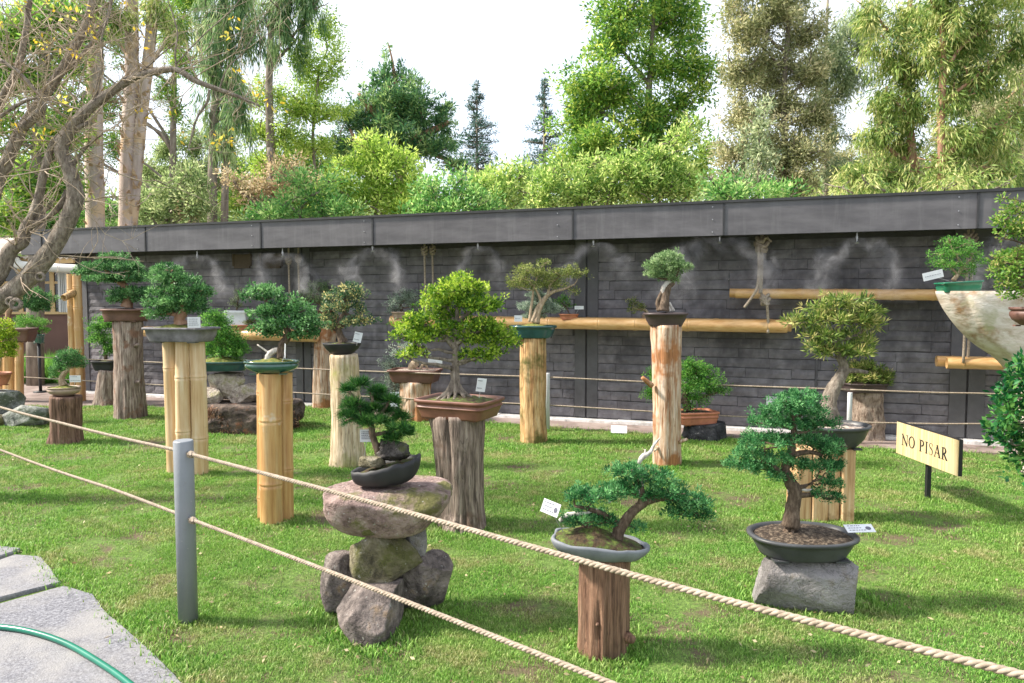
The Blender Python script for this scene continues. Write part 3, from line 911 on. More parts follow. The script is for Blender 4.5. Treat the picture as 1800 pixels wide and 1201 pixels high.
def scatter(name, pts, smin, smax, coll=tufts):
    me = bpy.data.meshes.new(name); me.vertices.add(len(pts)); me.vertices.foreach_set('co', np.array(pts).ravel()); me.update()
    o = bpy.data.objects.new(name, me); COL.objects.link(o)
    ng = bpy.data.node_groups.new(name, 'GeometryNodeTree')
    ng.interface.new_socket('Geometry', in_out='INPUT', socket_type='NodeSocketGeometry')
    ng.interface.new_socket('Geometry', in_out='OUTPUT', socket_type='NodeSocketGeometry')
    N = ng.nodes; i_ = N.new('NodeGroupInput'); o_ = N.new('NodeGroupOutput')
    ci = N.new('GeometryNodeCollectionInfo'); ci.inputs[0].default_value = coll; ci.inputs[1].default_value = True; ci.inputs[2].default_value = True
    ip = N.new('GeometryNodeInstanceOnPoints'); ip.inputs['Pick Instance'].default_value = True
    rv = N.new('FunctionNodeRandomValue'); rv.data_type = 'FLOAT_VECTOR'; rv.inputs[0].default_value = (-.12, -.12, 0); rv.inputs[1].default_value = (.12, .12, 6.28)
    rs = N.new('FunctionNodeRandomValue'); rs.data_type = 'FLOAT'; rs.inputs[2].default_value = smin; rs.inputs[3].default_value = smax; rs.inputs['Seed'].default_value = 4
    er = N.new('FunctionNodeEulerToRotation')
    L = ng.links.new
    L(i_.outputs[0], ip.inputs['Points']); L(ci.outputs[0], ip.inputs['Instance'])
    L(rv.outputs[0], er.inputs[0]); L(er.outputs[0], ip.inputs['Rotation']); L(rs.outputs[1], ip.inputs['Scale'])
    L(ip.outputs[0], o_.inputs[0])
    md = o.modifiers.new('scatter', 'NODES'); md.node_group = ng
    return o
rg = np.random.default_rng(5)
def lawn_pts(y0, y1, dens, seed):
    rg = np.random.default_rng(seed); out = []
    x0, x1 = -y1 * .95 - .4, y1 * .95 + .4
    k = int((x1 - x0) * (y1 - y0) * dens)
    X = rg.uniform(x0, x1, k); Y = rg.uniform(y0, y1, k)
    for x, y in zip(X, Y):
        if abs(x) > y * .86 + .5: continue
        if y > edge_y(x) - .015 * rg.random(): continue
        if on_path(x - rg.uniform(0, .05), y): continue
        b = noise.fractal(Vector((x * 1.9, y * 1.9, 7)), 1, 2, 3)
        if rg.random() < min(.85, (b - .03) * 3): continue
        out.append((x, y, gz(x, y)))
    return out
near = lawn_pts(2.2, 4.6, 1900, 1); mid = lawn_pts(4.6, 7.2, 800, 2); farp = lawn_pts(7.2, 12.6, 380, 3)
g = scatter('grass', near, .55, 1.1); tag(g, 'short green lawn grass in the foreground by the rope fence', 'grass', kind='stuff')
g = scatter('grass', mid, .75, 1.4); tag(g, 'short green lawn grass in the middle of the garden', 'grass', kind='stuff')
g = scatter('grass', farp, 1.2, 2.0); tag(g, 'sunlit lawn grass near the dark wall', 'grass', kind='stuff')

# dry leaves and bits on the lawn
V = []; T = []
rgl = np.random.default_rng(12); n = 900
Y = rgl.uniform(2.6, 8, n); X = rgl.uniform(-.8, .8, n) * Y
ok = [not on_path(x, y) or rgl.random() < .3 for x, y in zip(X, Y)]
pos = np.stack([X, Y, np.full(n, .022)], axis=1)[ok]
dr = unit(np.stack([rgl.normal(size=len(pos)), rgl.normal(size=len(pos)), rgl.normal(size=len(pos)) * .25], axis=1))
LV = leafarrays(pos, dr, .028, .013, rgl)
tag(put('fallen_leaves', LV, np.arange(len(LV)).reshape(-1, 4), LM['dry'], tint=np.repeat(rgl.uniform(0, .8, len(pos)), 4), origin=Vector((0, 0, 0))),
    'small dry leaves scattered over the lawn', 'fallen leaves', kind='stuff')

# ================================================================== WALL
tl, _, _ = wpick(146, 600)
tr_, _, _ = wpick(1810, 600)
OUT = .75
_, FZ0, _ = wpick(1270, 414, OUT)
_, FZ1, _ = wpick(1270, 357, OUT)
TR = tr_ + 2.2
M['vent'] = mat('dusty brown vent wood', [(.09, .065, .045), (.13, .095, .065)], ns=6, rough=.8)
wall = empty('adobe_wall', WP(0, 0, 0), 'long dark grey painted wall of rough adobe bricks behind the bonsai garden', 'wall')
RM = Matrix.Rotation(WROT, 3, 'Z')
def wbox(mb, t0, t1, o0, o1, z0, z1):
    c = WP((t0 + t1) / 2, (o0 + o1) / 2, (z0 + z1) / 2)
    mb.box(c, ((t1 - t0) / 2, (o1 - o0) / 2, (z1 - z0) / 2), RM)
mb = MB(); wbox(mb, tl, TR, -.30, .012, 0, FZ0 + .08); mb.build('mortar', M['mortar'], wall)
PIL = [wpick(p, 650)[0] for p in (536, 1031, 1700)]
PIL = [(PIL[0], .13), (PIL[1], .15), (PIL[2], .17)]
for t, w in PIL:
    mb = MB(); wbox(mb, t - w, t - .012, -.034, .034, .06, FZ0 + .06); wbox(mb, t + .012, t + w, -.034, .027, .06, FZ0 + .06)
    mb.build('pilaster', M['render'], wall)
mb = MB(); wbox(mb, tl - .02, tl + .16, -.31, .034, .0, FZ0 + .06); mb.build('corner_pier', M['render'], wall)
# white painted footing strip
mb = MB()
rg = random.Random(9); t = tl
while t < TR:
    w = rg.uniform(.5, 1.1); wbox(mb, t + .002, min(TR, t + w), -.033, .17 + rg.uniform(-.02, .02), 0, .045 + rg.uniform(-.006, .006)); t += w
mb.build('footing_strip', M['kerb'], wall)
# brick shapes: lumpy, six variants, about 40 triangles each
def brick_variant(seed):
    rg = random.Random(seed); nx, nz = 6, 2
    L, H = .5, .5; V = []; Fc = []
    for j in range(nz + 1):
        for i in range(nx + 1):
            x = -L + 2 * L * i / nx; z = -H + 2 * H * j / nz
            ed = (j in (0, nz)) or (i in (0, nx))
            y = -.024 - .006 * rg.random() + (.008 if ed else 0)
            V.append((x + (rg.uniform(-.02, .02) if i not in (0, nx) else rg.uniform(-.006, .006)), y, z + rg.uniform(-.03, .03) * (1 if j in (0, nz) else .5)))
    for j in range(nz):
        for i in range(nx):
            a = j * (nx + 1) + i; Fc.append((a, a + 1, a + nx + 2, a + nx + 1))
    bd = [i for i in range(nx + 1)] + [j * (nx + 1) + nx for j in range(1, nz + 1)] + [nz * (nx + 1) + i for i in range(nx - 1, -1, -1)] + [j * (nx + 1) for j in range(nz - 1, 0, -1)]
    b0 = len(V)
    for k in bd:
        V.append((V[k][0] * 1.0, .02, V[k][2] * 1.04))
    m = len(bd)
    for q in range(m):
        Fc.append((bd[q], b0 + q, b0 + (q + 1) % m, bd[(q + 1) % m]))
    me = bpy.data.meshes.new('brick'); me.from_pydata(V, [], Fc); me.materials.append(M['brick'])
    me.polygons.foreach_set('use_smooth', [False] * (nx * nz + m))
    return me
BV = [brick_variant(i) for i in range(8)]
def segs():
    e = [tl + .16] + sum([[t - w, t + w] for t, w in PIL], []) + [TR]
    return [(e[i], e[i + 1]) for i in range(0, len(e), 2)]
CH = .118; rg = random.Random(21); bricks = []
for row in range(30):
    z = .055 + row * CH
    if z + CH > FZ0 + .07: break
    for a, b in segs():
        t = a - rg.uniform(0, .25)
        while t < b:
            L = rg.choice([.26, .34, .40, .46, .52, .56, .6])
            t0 = max(a, t); t1 = min(b, t + L)
            if t1 - t0 > .05: bricks.append(((t0 + t1) / 2, z + CH / 2 + rg.uniform(-.004, .004), t1 - t0 - .004, CH - .010, rg.randrange(8), rg.uniform(-.004, .004)))
            t += L
def bkey(b):
    inside = b[0] < tr_
    return (not inside, -b[0] * 1.0)
bricks.sort(key=bkey)
for i, (t, z, w, h, k, o) in enumerate(bricks[:300]):
    ob = bpy.data.objects.new('brick', BV[k]); COL.objects.link(ob); ob.parent = wall
    ob.location = WP(t, o, z) - Vector(wall.location); ob.rotation_euler = (rg.uniform(-.02, .02), rg.uniform(-.012, .012), WROT)
    ob.scale = (w, 1, h)
mb = MB()
for (t, z, w, h, k, o) in bricks[300:]:
    V = [WP(t, o, z) + RM @ Vector((v.co.x * w, v.co.y, v.co.z * h)) for v in BV[k].vertices]
    mb.add(V, [tuple(p.vertices) for p in BV[k].polygons])
o = mb.build('brickwork', M['brick'], wall); o['kind'] = 'stuff'
# conduit on the wall, vent slats, corner pipe
mb = MB(); t, z, _ = wpick(1436, 620, .02); t2, z2, _ = wpick(1436, 700, .02)
mb.tube([WP(t, .03, z), WP(t, .03, 0)], .012, 8); mb.build('conduit', M['render'], wall)
for px, pw in ((427, 32), (478, 38)):
    t, z, _ = wpick(px, 455, .02); s = S(WP(t, 0, 0).y)
    f = MB(); hw = pw / 2 * s; z0, z1 = z - 13 * s, FZ0 - .02
    wbox(f, t - hw - .03, t - hw, -.03, .06, z0, z1); wbox(f, t + hw, t + hw + .03, -.03, .06, z0, z1); wbox(f, t - hw, t + hw, -.03, .059, z0 - .03, z0)
    fo = f.build('vent_frame', M['vent'], wall)
    for k in range(4):
        f = MB(); zz = z0 + (z1 - z0) * (k + .5) / 4; wbox(f, t - hw, t + hw, -.01, .05, zz - .03, zz + .018); f.build('slat', M['vent'], fo)

# ================================================================== ROOF CANOPY
tfl, _, _ = wpick(36, 430, OUT)
roof = empty('roof_canopy', WP(0, OUT, FZ0), 'dark flat roof with a grey sheet metal fascia above the adobe wall', 'roof')
J = [tfl] + [wpick(p, 400, OUT)[0] for p in (72, 255, 458, 655, 1007, 1272, 1718)] + [wpick(1718, 400, OUT)[0] + 2.9]
rg = random.Random(4)
for a, b in zip(J, J[1:]):
    # slightly buckled sheet with folded edges
    nx = 14; nz = 4; V = []; Fc = []
    for j in range(nz + 1):
        for i in range(nx + 1):
            t = a + .006 + (b - a - .012) * i / nx; z = FZ0 + (FZ1 - FZ0) * j / nz
            e = 0 if i in (0, nx) or j in (0, nz) else .006 * noise.noise(Vector((t * 1.5, z * 4, 3)))
            V.append(WP(t, OUT + e, z))
    for j in range(nz):
        for i in range(nx):
            q = j * (nx + 1) + i; Fc.append((q, q + 1, q + nx + 2, q + nx + 1))
    mb = MB(); mb.add(V, Fc)
    o = mb.build('fascia_panel', M['fascia'], roof, True)
    sm = MB(); wbox(sm, b - .010, b + .010, OUT - .006, OUT + .012, FZ0 + .002, FZ1 - .002); sm.build('seam', M['dark'], o)
    for k in range(3):
        sm = MB(); c = WP(a + (b - a) * .93, OUT + .004, FZ0 + .04 + (FZ1 - FZ0 - .08) * k / 2)
        sm.tube([c, c + WN * .006], .006, 6); sm.build('screw', M['steel'], o)
mb = MB(); wbox(mb, J[0] - .01, J[-1], OUT - .05, OUT + .022, FZ1, FZ1 + .028); mb.build('cap_flashing', M['dark'], roof)
mb = MB(); wbox(mb, J[0], J[-1], -2.6, OUT - .055, FZ1 - .08, FZ1 - .01); mb.build('roof_deck', M['dark'], roof)
mb = MB(); wbox(mb, J[0], J[-1], -.9, OUT - .01, FZ0 + .09, FZ0 + .11); mb.build('soffit', M['soffit'], roof)
mb = MB(); wbox(mb, J[0] , J[0] + .02, -2.6, OUT - .008, FZ0, FZ1 - .002); mb.build('end_panel', M['fascia'], roof)
mb = MB(); wbox(mb, J[0], J[-1], OUT - .05, OUT - .012, FZ0 - .004, FZ0 + .014); mb.build('drip_edge', M['dark'], roof)

# misting nozzles under the eave and their mist
mm = bpy.data.materials.new('fine water mist'); mm.use_nodes = True
mn = mm.node_tree
for n_ in list(mn.nodes): mn.nodes.remove(n_)
mo = mn.nodes.new('ShaderNodeOutputMaterial'); pv = mn.nodes.new('ShaderNodeVolumePrincipled')
pv.inputs['Color'].default_value = (.97, .97, 1, 1); pv.inputs['Anisotropy'].default_value = .3
def mth(op, a, b=None):
    x = mn.nodes.new('ShaderNodeMath'); x.operation = op
    for i, c in enumerate((a, b)):
        if c is None: continue
        if isinstance(c, (int, float)): x.inputs[i].default_value = c
        else: mn.links.new(c, x.inputs[i])
    return x.outputs[0]
def gauss(v_, sg):
    q = mth('DIVIDE', v_, sg); return mth('EXPONENT', mth('MULTIPLY', mth('MULTIPLY', q, q), -1.0))
oc = mn.nodes.new('ShaderNodeTexCoord'); sp = mn.nodes.new('ShaderNodeSeparateXYZ'); mn.links.new(oc.outputs['Object'], sp.inputs[0])
wn = mn.nodes.new('ShaderNodeTexNoise'); wn.inputs['Scale'].default_value = 2.6; wn.inputs['Detail'].default_value = 3
wg = mn.nodes.new('ShaderNodeNewGeometry'); mn.links.new(wg.outputs['Position'], wn.inputs['Vector'])
wsp = mn.nodes.new('ShaderNodeSeparateColor'); mn.links.new(wn.outputs['Color'], wsp.inputs[0])
Y = sp.outputs[1]; near_ = mth('MINIMUM', mth('MULTIPLY', mth('ABSOLUTE', sp.outputs[0]), 4.0), 1.0)
X = mth('ADD', sp.outputs[0], mth('MULTIPLY', mth('MULTIPLY', mth('SUBTRACT', wsp.outputs[0], .5), .75), near_))
Z = mth('ADD', sp.outputs[2], mth('MULTIPLY', mth('MULTIPLY', mth('SUBTRACT', wsp.outputs[1], .5), .7), near_))
zp = mth('ADD', Z, .42)                                  # 0 at the foot of the arc, .42 at the nozzle
ex_ = mth('DIVIDE', X, .40); ez_ = mth('DIVIDE', zp, .44)
rho = mth('SQRT', mth('ADD', mth('MULTIPLY', ex_, ex_), mth('MULTIPLY', mth('MAXIMUM', ez_, 0.0), mth('MAXIMUM', ez_, 0.0))))
sg = mth('ADD', .14, mth('MULTIPLY', mth('MAXIMUM', mth('SUBTRACT', .42, zp), 0.0), .42))
band = gauss(mth('SUBTRACT', rho, 1.0), sg)
fy = gauss(Y, .10)
fade = mth('MINIMUM', mth('MAXIMUM', mth('DIVIDE', mth('ADD', zp, .22), .42), 0.0), 1.0)
v = mapping(mn, (1, 1, 1), 'World')
dn = ramp(mn, ntex(mn, v, 5.5, 7, .66, 1.2), [(0, 0, 0), (.22, .22, .22), (1, 1, 1)], .40, .70)
dd = mth('MULTIPLY', mth('MULTIPLY', mth('MULTIPLY', band, fy), mth('MULTIPLY', fade, dn)), 21.0)
mn.links.new(dd, pv.inputs['Density']); mn.links.new(pv.outputs[0], mo.inputs['Volume'])
NZ = [(347, 456), (497, 452), (655, 443), (840, 440), (1043, 434), (1265, 428), (1506, 428), (1770, 424)]
words = ['leftmost, above the second bonsai', 'beside the left pair of hanging ropes', 'left of the middle ropes', 'above the large round bonsai', 'right of the teal potted bonsai', 'between the right bonsai and the thick rope', 'above the upper bamboo shelf', 'at the far right behind the driftwood']
for (px, py), wd in zip(NZ, words):
    o_ = OUT - .12; t, z, Dn = wpick(px, py, o_)
    r = empty('misting_nozzle', WP(t, o_, z), 'small metal misting nozzle under the eave, ' + wd, 'nozzle', 'misting nozzles under the eave')
    mb = MB(); mb.tube([WP(t, o_, FZ0 + .09), WP(t, o_, z + .02)], [.010, .007], 8); mb.tube([WP(t, o_, z + .075), WP(t, o_, z + .045)], .014, 8); mb.build('stem', M['steel'], r)
    mb = MB(); mb.tube([WP(t, o_, z + .02), WP(t, o_, z + .008), WP(t, o_, z)], [.008, .028, .022], 10); mb.build('head', M['steel'], r)
    mb = MB(); mb.box((0, 0, -.30), (.68, .24, .36))
    ob = mb.build('mist', mm, None, origin=Vector((0, 0, 0))); ob.location = WP(t, o_ - .02, z); ob.rotation_euler = (0, 0, WROT)
    k = (1.0 if px > 1100 else .8) * (.9 + .3 * ((px * 7) % 10) / 10); ob.scale = (k * (1.15 if px % 2 else .9), 1, k)
    tag(ob, 'drifting white mist from the nozzle ' + wd, 'mist', kind='stuff')

# ================================================================== HANGING BAMBOO SHELVES
def shelf(label, a, b, rpx, o=.36, two=True, nn=5, seed=0):
    ta, za, Da = wpick(*a, o); tb, zb, Db = wpick(*b, o)
    r = rpx * S((Da + Db) / 2)
    root = empty('bamboo_shelf', WP((ta + tb) / 2, o, (za + zb) / 2), label, 'shelf', 'hanging bamboo shelves')
    bamboo_pole('pole', 'bamboo_h', WP(ta, o, za), WP(tb, o, zb), r, root, nn, seed)
    if two: bamboo_pole('pole', 'bamboo_h', WP(ta - .07, o - r * 2.05, za + .006), WP(tb + .05, o - r * 2.05, zb + .006), r * .95, root, nn, seed + 1)
    return root, lambda px, oo=0: WP(wpick(px, 560, o)[0], o + oo, za + (zb - za) * (wpick(px, 560, o)[0] - ta) / (tb - ta) + r), r
s1 = shelf('left hanging bamboo shelf behind the oval green pot', (250, 583), (556, 592), 9.5, seed=1, nn=4)
s2 = shelf('long middle hanging bamboo shelf crossing behind the bonsai', (688, 564), (1384, 574), 10.5, seed=3, nn=8)
s3 = shelf('upper right hanging bamboo shelf below the mist', (1293, 516), (1672, 519), 9.5, seed=5, nn=5)
s4 = shelf('short lower right bamboo shelf behind the driftwood', (1664, 638), (1900, 643), 11, seed=7, nn=3)
def rope_line(label, P, r, o=None, knots=(), m='rope', k=8):
    root = empty('shelf_rope', P[0], label, 'rope', 'ropes holding the bamboo shelves')
    Q = [Vector(q) for q in spline([tuple(p) for p in P], k)]
    mb = MB(); mb.tube(Q, r, 8, jit=.1); mb.build('cord', M[m], root, True)
    for kk in knots:
        mb = MB()
        for j in range(3):
            c = Vector(kk) + Vector((0, 0, (j - 1) * r * 2.4)); ring = []
            for i in range(13):
                a = 2 * PI * i / 12; ring.append(c + RM @ Vector((math.cos(a) * r * (3.0 - abs(j - 1) * .8), math.sin(a) * r * 1.8, math.sin(a * 2 + j) * r * 1.3)))
            mb.tube(ring, r * 1.15, 7, cap=False)
        mb.build('knot', M[m], root, True)
for (px, yt, yk, yb, oo, lb) in ((507, 440, 458, 592, .36, 'left rope of the pair above the green oval pot, knotted under the eave'), (524, 440, 455, 592, .30, 'right rope of the pair above the green oval pot, knotted under the eave'),
                             (746, 432, 441, 566, .36, 'left rope of the pair above the large round bonsai'), (760, 431, 440, 566, .30, 'right rope of the pair above the large round bonsai'),
                             (1339, 414, 430, 516, .42, 'thick twisted rope knotted above the upper right shelf'), (1702, 408, 420, 638, .42, 'left rope dropping behind the green potted bonsai to the low shelf'), (1710, 408, 420, 638, .36, 'right rope dropping behind the green potted bonsai to the low shelf')):
    t, z0, _ = wpick(px, yt, oo); _, zk, _ = wpick(px, yk, oo); _, z1, _ = wpick(px, yb, oo)
    rope_line(lb, [WP(t + .01, oo, z0 + .12), WP(t, oo, zk), WP(t + .005, oo, (zk + z1) / 2), WP(t, oo, z1)], .014 if px != 1339 else .022, knots=[WP(t, oo, zk)])
def wp2(px, py, o): 
    t, z, _ = wpick(px, py, o); return WP(t, o, z)
rope_line('loose rope end dangling left of the thick knot', [wp2(1333, 432, .5), wp2(1334, 470, .5), wp2(1331, 505, .52), wp2(1320, 525, .5), wp2(1308, 541, .5)], .016)
rope_line('short rope tying the upper shelf to the long shelf', [wp2(1342, 520, .44), wp2(1347, 528, .45), wp2(1350, 560, .42), wp2(1350, 586, .42)], .016, knots=[wp2(1345, 527, .42)])
rope_line('short frayed cord end sticking up beside the thick knot', [wp2(1341, 428, .46), wp2(1347, 418, .5), wp2(1356, 425, .52)], .012)

# ================================================================== ROPE FENCES
def twisted(mb, P, r, pitch, strands=3, n=6, dens=9):
    L = sum((b - a).length for a, b in zip(P, P[1:])); N = int(L / pitch * dens)
    cum = [0]
    for a, b in zip(P, P[1:]): cum.append(cum[-1] + (b - a).length)
    pts = []; j = 0
    for i in range(N + 1):
        d = L * i / N
        while j < len(cum) - 2 and cum[j + 1] < d: j += 1
        pts.append(P[j].lerp(P[j + 1], (d - cum[j]) / max(1e-9, cum[j + 1] - cum[j])))
    t = (P[-1] - P[0]).normalized(); x = t.cross(Vector((0, 0, 1))).normalized(); y = x.cross(t)
    for s_ in range(strands):
        Q = []
        for i, p in enumerate(pts):
            a = 2 * PI * (L * i / N / pitch + s_ / strands)
            Q.append(p + (x * math.cos(a) + y * math.sin(a)) * r * .5)
        mb.tube(Q, r * .56, n, cap=True)
Pb = G(325, 1100); Pb.z = 0
pr = 17 * S(Pb.y); Pc = Vector((Pb.x, Pb.y + pr * .8, 0)); Dp = Pc.y
def bollard(label, c, top, r, m, group='rope fence posts', ringz=(), rdir=Vector((.75, -.66, 0))):
    root = empty('fence_post', c, label, 'post', group)
    mb = MB(); mb.tube([c + Vector((0, 0, -.03)), c + Vector((0, 0, top - .006)), c + Vector((0, 0, top))], [r, r, r * .93], 28, cap=True)
    o = mb.build('post_tube', M[m], root, False)
    o.data.polygons.foreach_set('use_smooth', [len(p.vertices) == 4 for p in o.data.polygons])
    for z in ringz:
        mb = MB(); R1 = []; q = c + rdir * (r + .008) + Vector((0, 0, z)); sd2 = rdir.cross(Vector((0, 0, 1)))
        for i in range(13):
            a = 2 * PI * i / 12; R1.append(q + rdir * math.cos(a) * .011 + Vector((0, 0, math.sin(a) * .011)))
        mb.tube(R1, .0035, 6, cap=False); mb.build('eyelet', M['steel'], root, True)
    return root
topz = W(325, 774, Dp).z; z1r = W(343, 795, Dp).z; z2r = W(343, 909, Dp).z
rd = Vector((math.sin(R(49)), -math.cos(R(49)), 0))
bollard('tall grey steel post in the left foreground with two ropes through it', Pc, topz, pr, 'post', ringz=(z1r, z2r), rdir=rd)
def frope(label, pts, r=.0088, tw=True, name='fence_rope', group='fence ropes'):
    Q = [Vector(q) for q in spline([tuple(p) for p in pts], 10)]
    mb = MB()
    if tw: twisted(mb, Q, r, .05)
    else: mb.tube(Q, r, 7)
    return tag(mb.build(name, M['rope'], None, True, origin=Vector(pts[0])), label, 'rope', group)
def along(a, px, py, dirv):
    """the point of the vertical plane through a along dirv that shows at a pixel"""
    nrm = Vector((dirv.y, -dirv.x, 0)); r = ray(px, py); e = Vector((0, 0, EYE))
    return e + r * ((a - e).dot(nrm) / r.dot(nrm))
rd = (G(1750, 2400) - Pc); rd.z = 0
# direction of the front fence from the vanishing point of its two ropes
vp = ray(-535, 548); rd = Vector((-vp.x, -vp.y, 0)).normalized()
vpl = ray(-560, 572); rl = Vector((-vpl.x, -vpl.y, 0)).normalized()
for z_ in (z1r, z2r):
    mb = MB(); q_ = Pc + rd * (pr + .03) + Vector((0, 0, z_)); sd_2 = rd.cross(Vector((0, 0, 1)))
    for j_ in range(3):
        ring = [q_ + rd * (j_ * .011) + (sd_2 * math.cos(2 * PI * i / 12) + Vector((0, 0, 1)) * math.sin(2 * PI * i / 12)) * (.0125 - .001 * j_) + rd * .006 * math.sin(4 * PI * i / 12 + j_) for i in range(13)]
        mb.tube(ring, .006, 7, cap=False)
    tag(mb.build('rope_knot', M['rope'], None, True), 'rope knot at the grey post, ' + ('upper' if z_ == z1r else 'lower') + ' of the two', 'knot')
A1 = Pc + rd * pr + Vector((0, 0, z1r)); A2 = Pc + rd * pr + Vector((0, 0, z2r))
frope('upper thick twisted rope running from the grey post to the lower right corner', [A1] + [along(Pc, *p, rd) for p in ((560, 858), (850, 938), (1200, 1035), (1500, 1112), (1850, 1200))])
frope('lower thick twisted rope running from the grey post to the bottom edge', [A2] + [along(Pc, *p, rd) for p in ((560, 998), (800, 1092), (1075, 1202), (1250, 1275))])
B1 = Pc - rl * pr + Vector((0, 0, z1r)); B2 = Pc - rl * pr + Vector((0, 0, z2r))
frope('upper rope running from the grey post to the left edge', [B1] + [along(Pc, *p, rl) for p in ((200, 767), (100, 742), (0, 716), (-160, 668))])
frope('lower rope running from the grey post to the left edge', [B2] + [along(Pc, *p, rl) for p in ((200, 861), (100, 828), (0, 791), (-160, 728))])
# rear fence by the wall
def rp(px, py, D): return W(px, py, D)
Dr = DG(752)
p1 = G(962, 757); p1.z = 0
bollard('pale thin post of the rear rope fence left of the middle of the wall', p1, W(962, 656, p1.y).z, 4.6 * S(p1.y), 'post_white')
p2 = Vector((W(1494, 700, 7.75).x, 7.75, 0))
bollard('pale thin post of the rear rope fence behind the pale rough trunk', p2, W(1494, 690, p2.y).z, 4.2 * S(p2.y), 'post_white')
p0 = W(30, 640, 11.2); p0.z = 0
bollard('pale thin post of the rear rope fence at the far left', p0, .72, .03, 'post_white')
d10 = p1 - p0; d12 = p2 - p1
for a, b, lb in (((45, 627), (960, 663), 'upper'), ((60, 664), (960, 712), 'lower')):
    frope(f'{lb} thin rope of the rear fence left of its middle post', [along(p1, px, a[1] + (b[1] - a[1]) * (px - a[0]) / (b[0] - a[0]) + sg, d10) for px, sg in ((30, 0), (300, 1), (620, 2), (960, 0))], .0085, False)
for a, b, lb in (((963, 663), (1494, 685), 'upper'), ((963, 712), (1494, 742), 'lower')):
    frope(f'{lb} thin rope of the rear fence right of its middle post', [along(p1, px, a[1] + (b[1] - a[1]) * (px - a[0]) / (b[0] - a[0]) + sg, d12) for px, sg in ((963, 0), (1230, 1.5), (1494, 0))], .0085, False)
d23 = Vector((1, -.28, 0)).normalized()
for y0, y1, lb in ((685, 693, 'upper'), (742, 746, 'lower')):
    frope(f'{lb} thin rope of the rear fence behind the NO PISAR sign', [along(p2, px, py, d23) for px, py in ((1494, y0), (1640, (y0 + y1) / 2 + 1), (1760, y1), (1950, y1 + 12))], .008, False)

# hose on the path
mb = MB(); Q = [G(*p, .036) for p in ((-260, 1098), (-120, 1092), (0, 1102), (60, 1112), (120, 1133), (180, 1168), (225, 1200), (300, 1262))]
Q = [Vector(q) for q in spline([tuple(p) for p in Q], 10)]
mb.tube(Q, .0135, 12); tag(mb.build('garden_hose', M['hose'], None, True), 'shiny green garden hose lying across the grey path slabs', 'hose')

# ================================================================== GARDEN HOUSE (left, beyond the wall)
DH = 15.0
def hb(mb, x0, x1, y0, y1, d0=0, d1=.05):
    a = W(x0, y1, DH); b = W(x1, y0, DH)
    mb.box(((a.x + b.x) / 2, DH - (d0 + d1) / 2, (a.z + b.z) / 2), (abs(b.x - a.x) / 2, (d1 - d0) / 2, abs(b.z - a.z) / 2))
hroot = empty('garden_house', Vector((W(40, 500, DH).x, DH, 0)), 'low garden house with wood framed windows and corrugated roof behind the bare tree', 'house')
mb = MB(); a = W(-260, 551, DH); b = W(150, 551, DH)
mb.box(((a.x + b.x) / 2, DH + .15, a.z / 2), ((b.x - a.x) / 2, .15, a.z / 2)); mb.build('wall_panel', M['brown_panel'], hroot)
mb = MB(); mb.box(((a.x + b.x) / 2, DH + 2.2, 1.3), ((b.x - a.x) / 2, .1, 1.3)); mb.build('back_wall', M['soffit'], hroot)
wf = MB()
for x in (-230, -150, -70, 7, 38, 94, 145): hb(wf, x - 2.2, x + 2.2, 466, 551)
wfr = wf.build('window_frame', M['window_wood'], hroot)
wf = MB(); hb(wf, -260, 147, 495, 499, .004, .046); hb(wf, -260, 147, 548, 552.5, -.01, .06); wf.build('crossbar', M['window_wood'], hroot)
for x0, x1 in ((-228, -152), (-148, -72), (-68, 5), (9, 36), (40, 92), (96, 143)):
    mb = MB(); hb(mb, x0, x1, 466, 551, .02, .026); mb.build('pane', M['glass'], hroot)
mb = MB()
for i in range(9):
    hb(mb, 106 + i * 1.6, 107.3 + i * 1.6, 470, 549, .036 + (i % 2) * .008, .05 + (i % 2) * .01)
mb.build('curtain', M['curtain'], hroot)
mb = MB(); hb(mb, 36, 147, 456, 464, .3, .36); hb(mb, -260, 20, 450, 462, .55, .6); mb.build('fascia_board', M['window_wood'], hroot)
def corr(x0, x1, yb, D0, up, n, name):
    V = []; Fc = []; a = W(x0, yb, D0); b = W(x1, yb, D0)
    for i in range(n + 1):
        x = a.x + (b.x - a.x) * i / n; h = .028 * math.sin(i * PI / 2.0)
        for j, (dy, dz) in enumerate(((0, 0), (1.0, up), (2.4, up * 2.4))): V += [(x, D0 + dy, a.z + dz + h), (x, D0 + dy, a.z + dz + h - .012)]
    for i in range(n):
        for j in range(2):
            p = i * 6 + j * 2; q = p + 6; Fc += [(p, q, q + 2, p + 2), (p + 1, p + 3, q + 3, q + 1)]
        Fc.append((i * 6, i * 6 + 1, i * 6 + 7, i * 6 + 6))
    mb = MB(); mb.add(V, Fc); mb.build(name, M['corrugate'], hroot, True)
corr(36, 150, 453, DH - .42, .18, 44, 'corrugated_roof'); corr(-280, 22, 448, DH - .7, .22, 90, 'corrugated_roof')
mb = MB(); Q = [W(27, 452, DH - .5), W(28, 461, DH - .5), W(40, 467, DH - .5), W(80, 470, DH - .5), W(150, 474, DH - .5)]
mb.tube([Vector(q) for q in spline([tuple(p) for p in Q], 5)], [.05, .07, .085, .09, .09, .09] + [.09] * 15, 14); mb.build('gutter', M['gutter'], hroot, True)

Dc = DG(706)
croot = empty('bamboo_column', Vector((W(130, 600, Dc).x, Dc, 0)), 'thick bamboo column with a short peg at the left corner of the wall', 'column')
s = S(Dc)
for px, r_, dy in ((124, 6.5, .02), (135, 7.5, 0)):
    a = W(px, 482, Dc + dy); bamboo_pole('pole', 'bamboo', a, (a.x, Dc + dy, -.02), r_ * s, croot, 6, px)
a = W(112, 524, Dc - .25); b = W(131, 514, Dc - .03); bamboo_pole('peg', 'log_honey', a, b, 6 * s, croot, 1, 2)

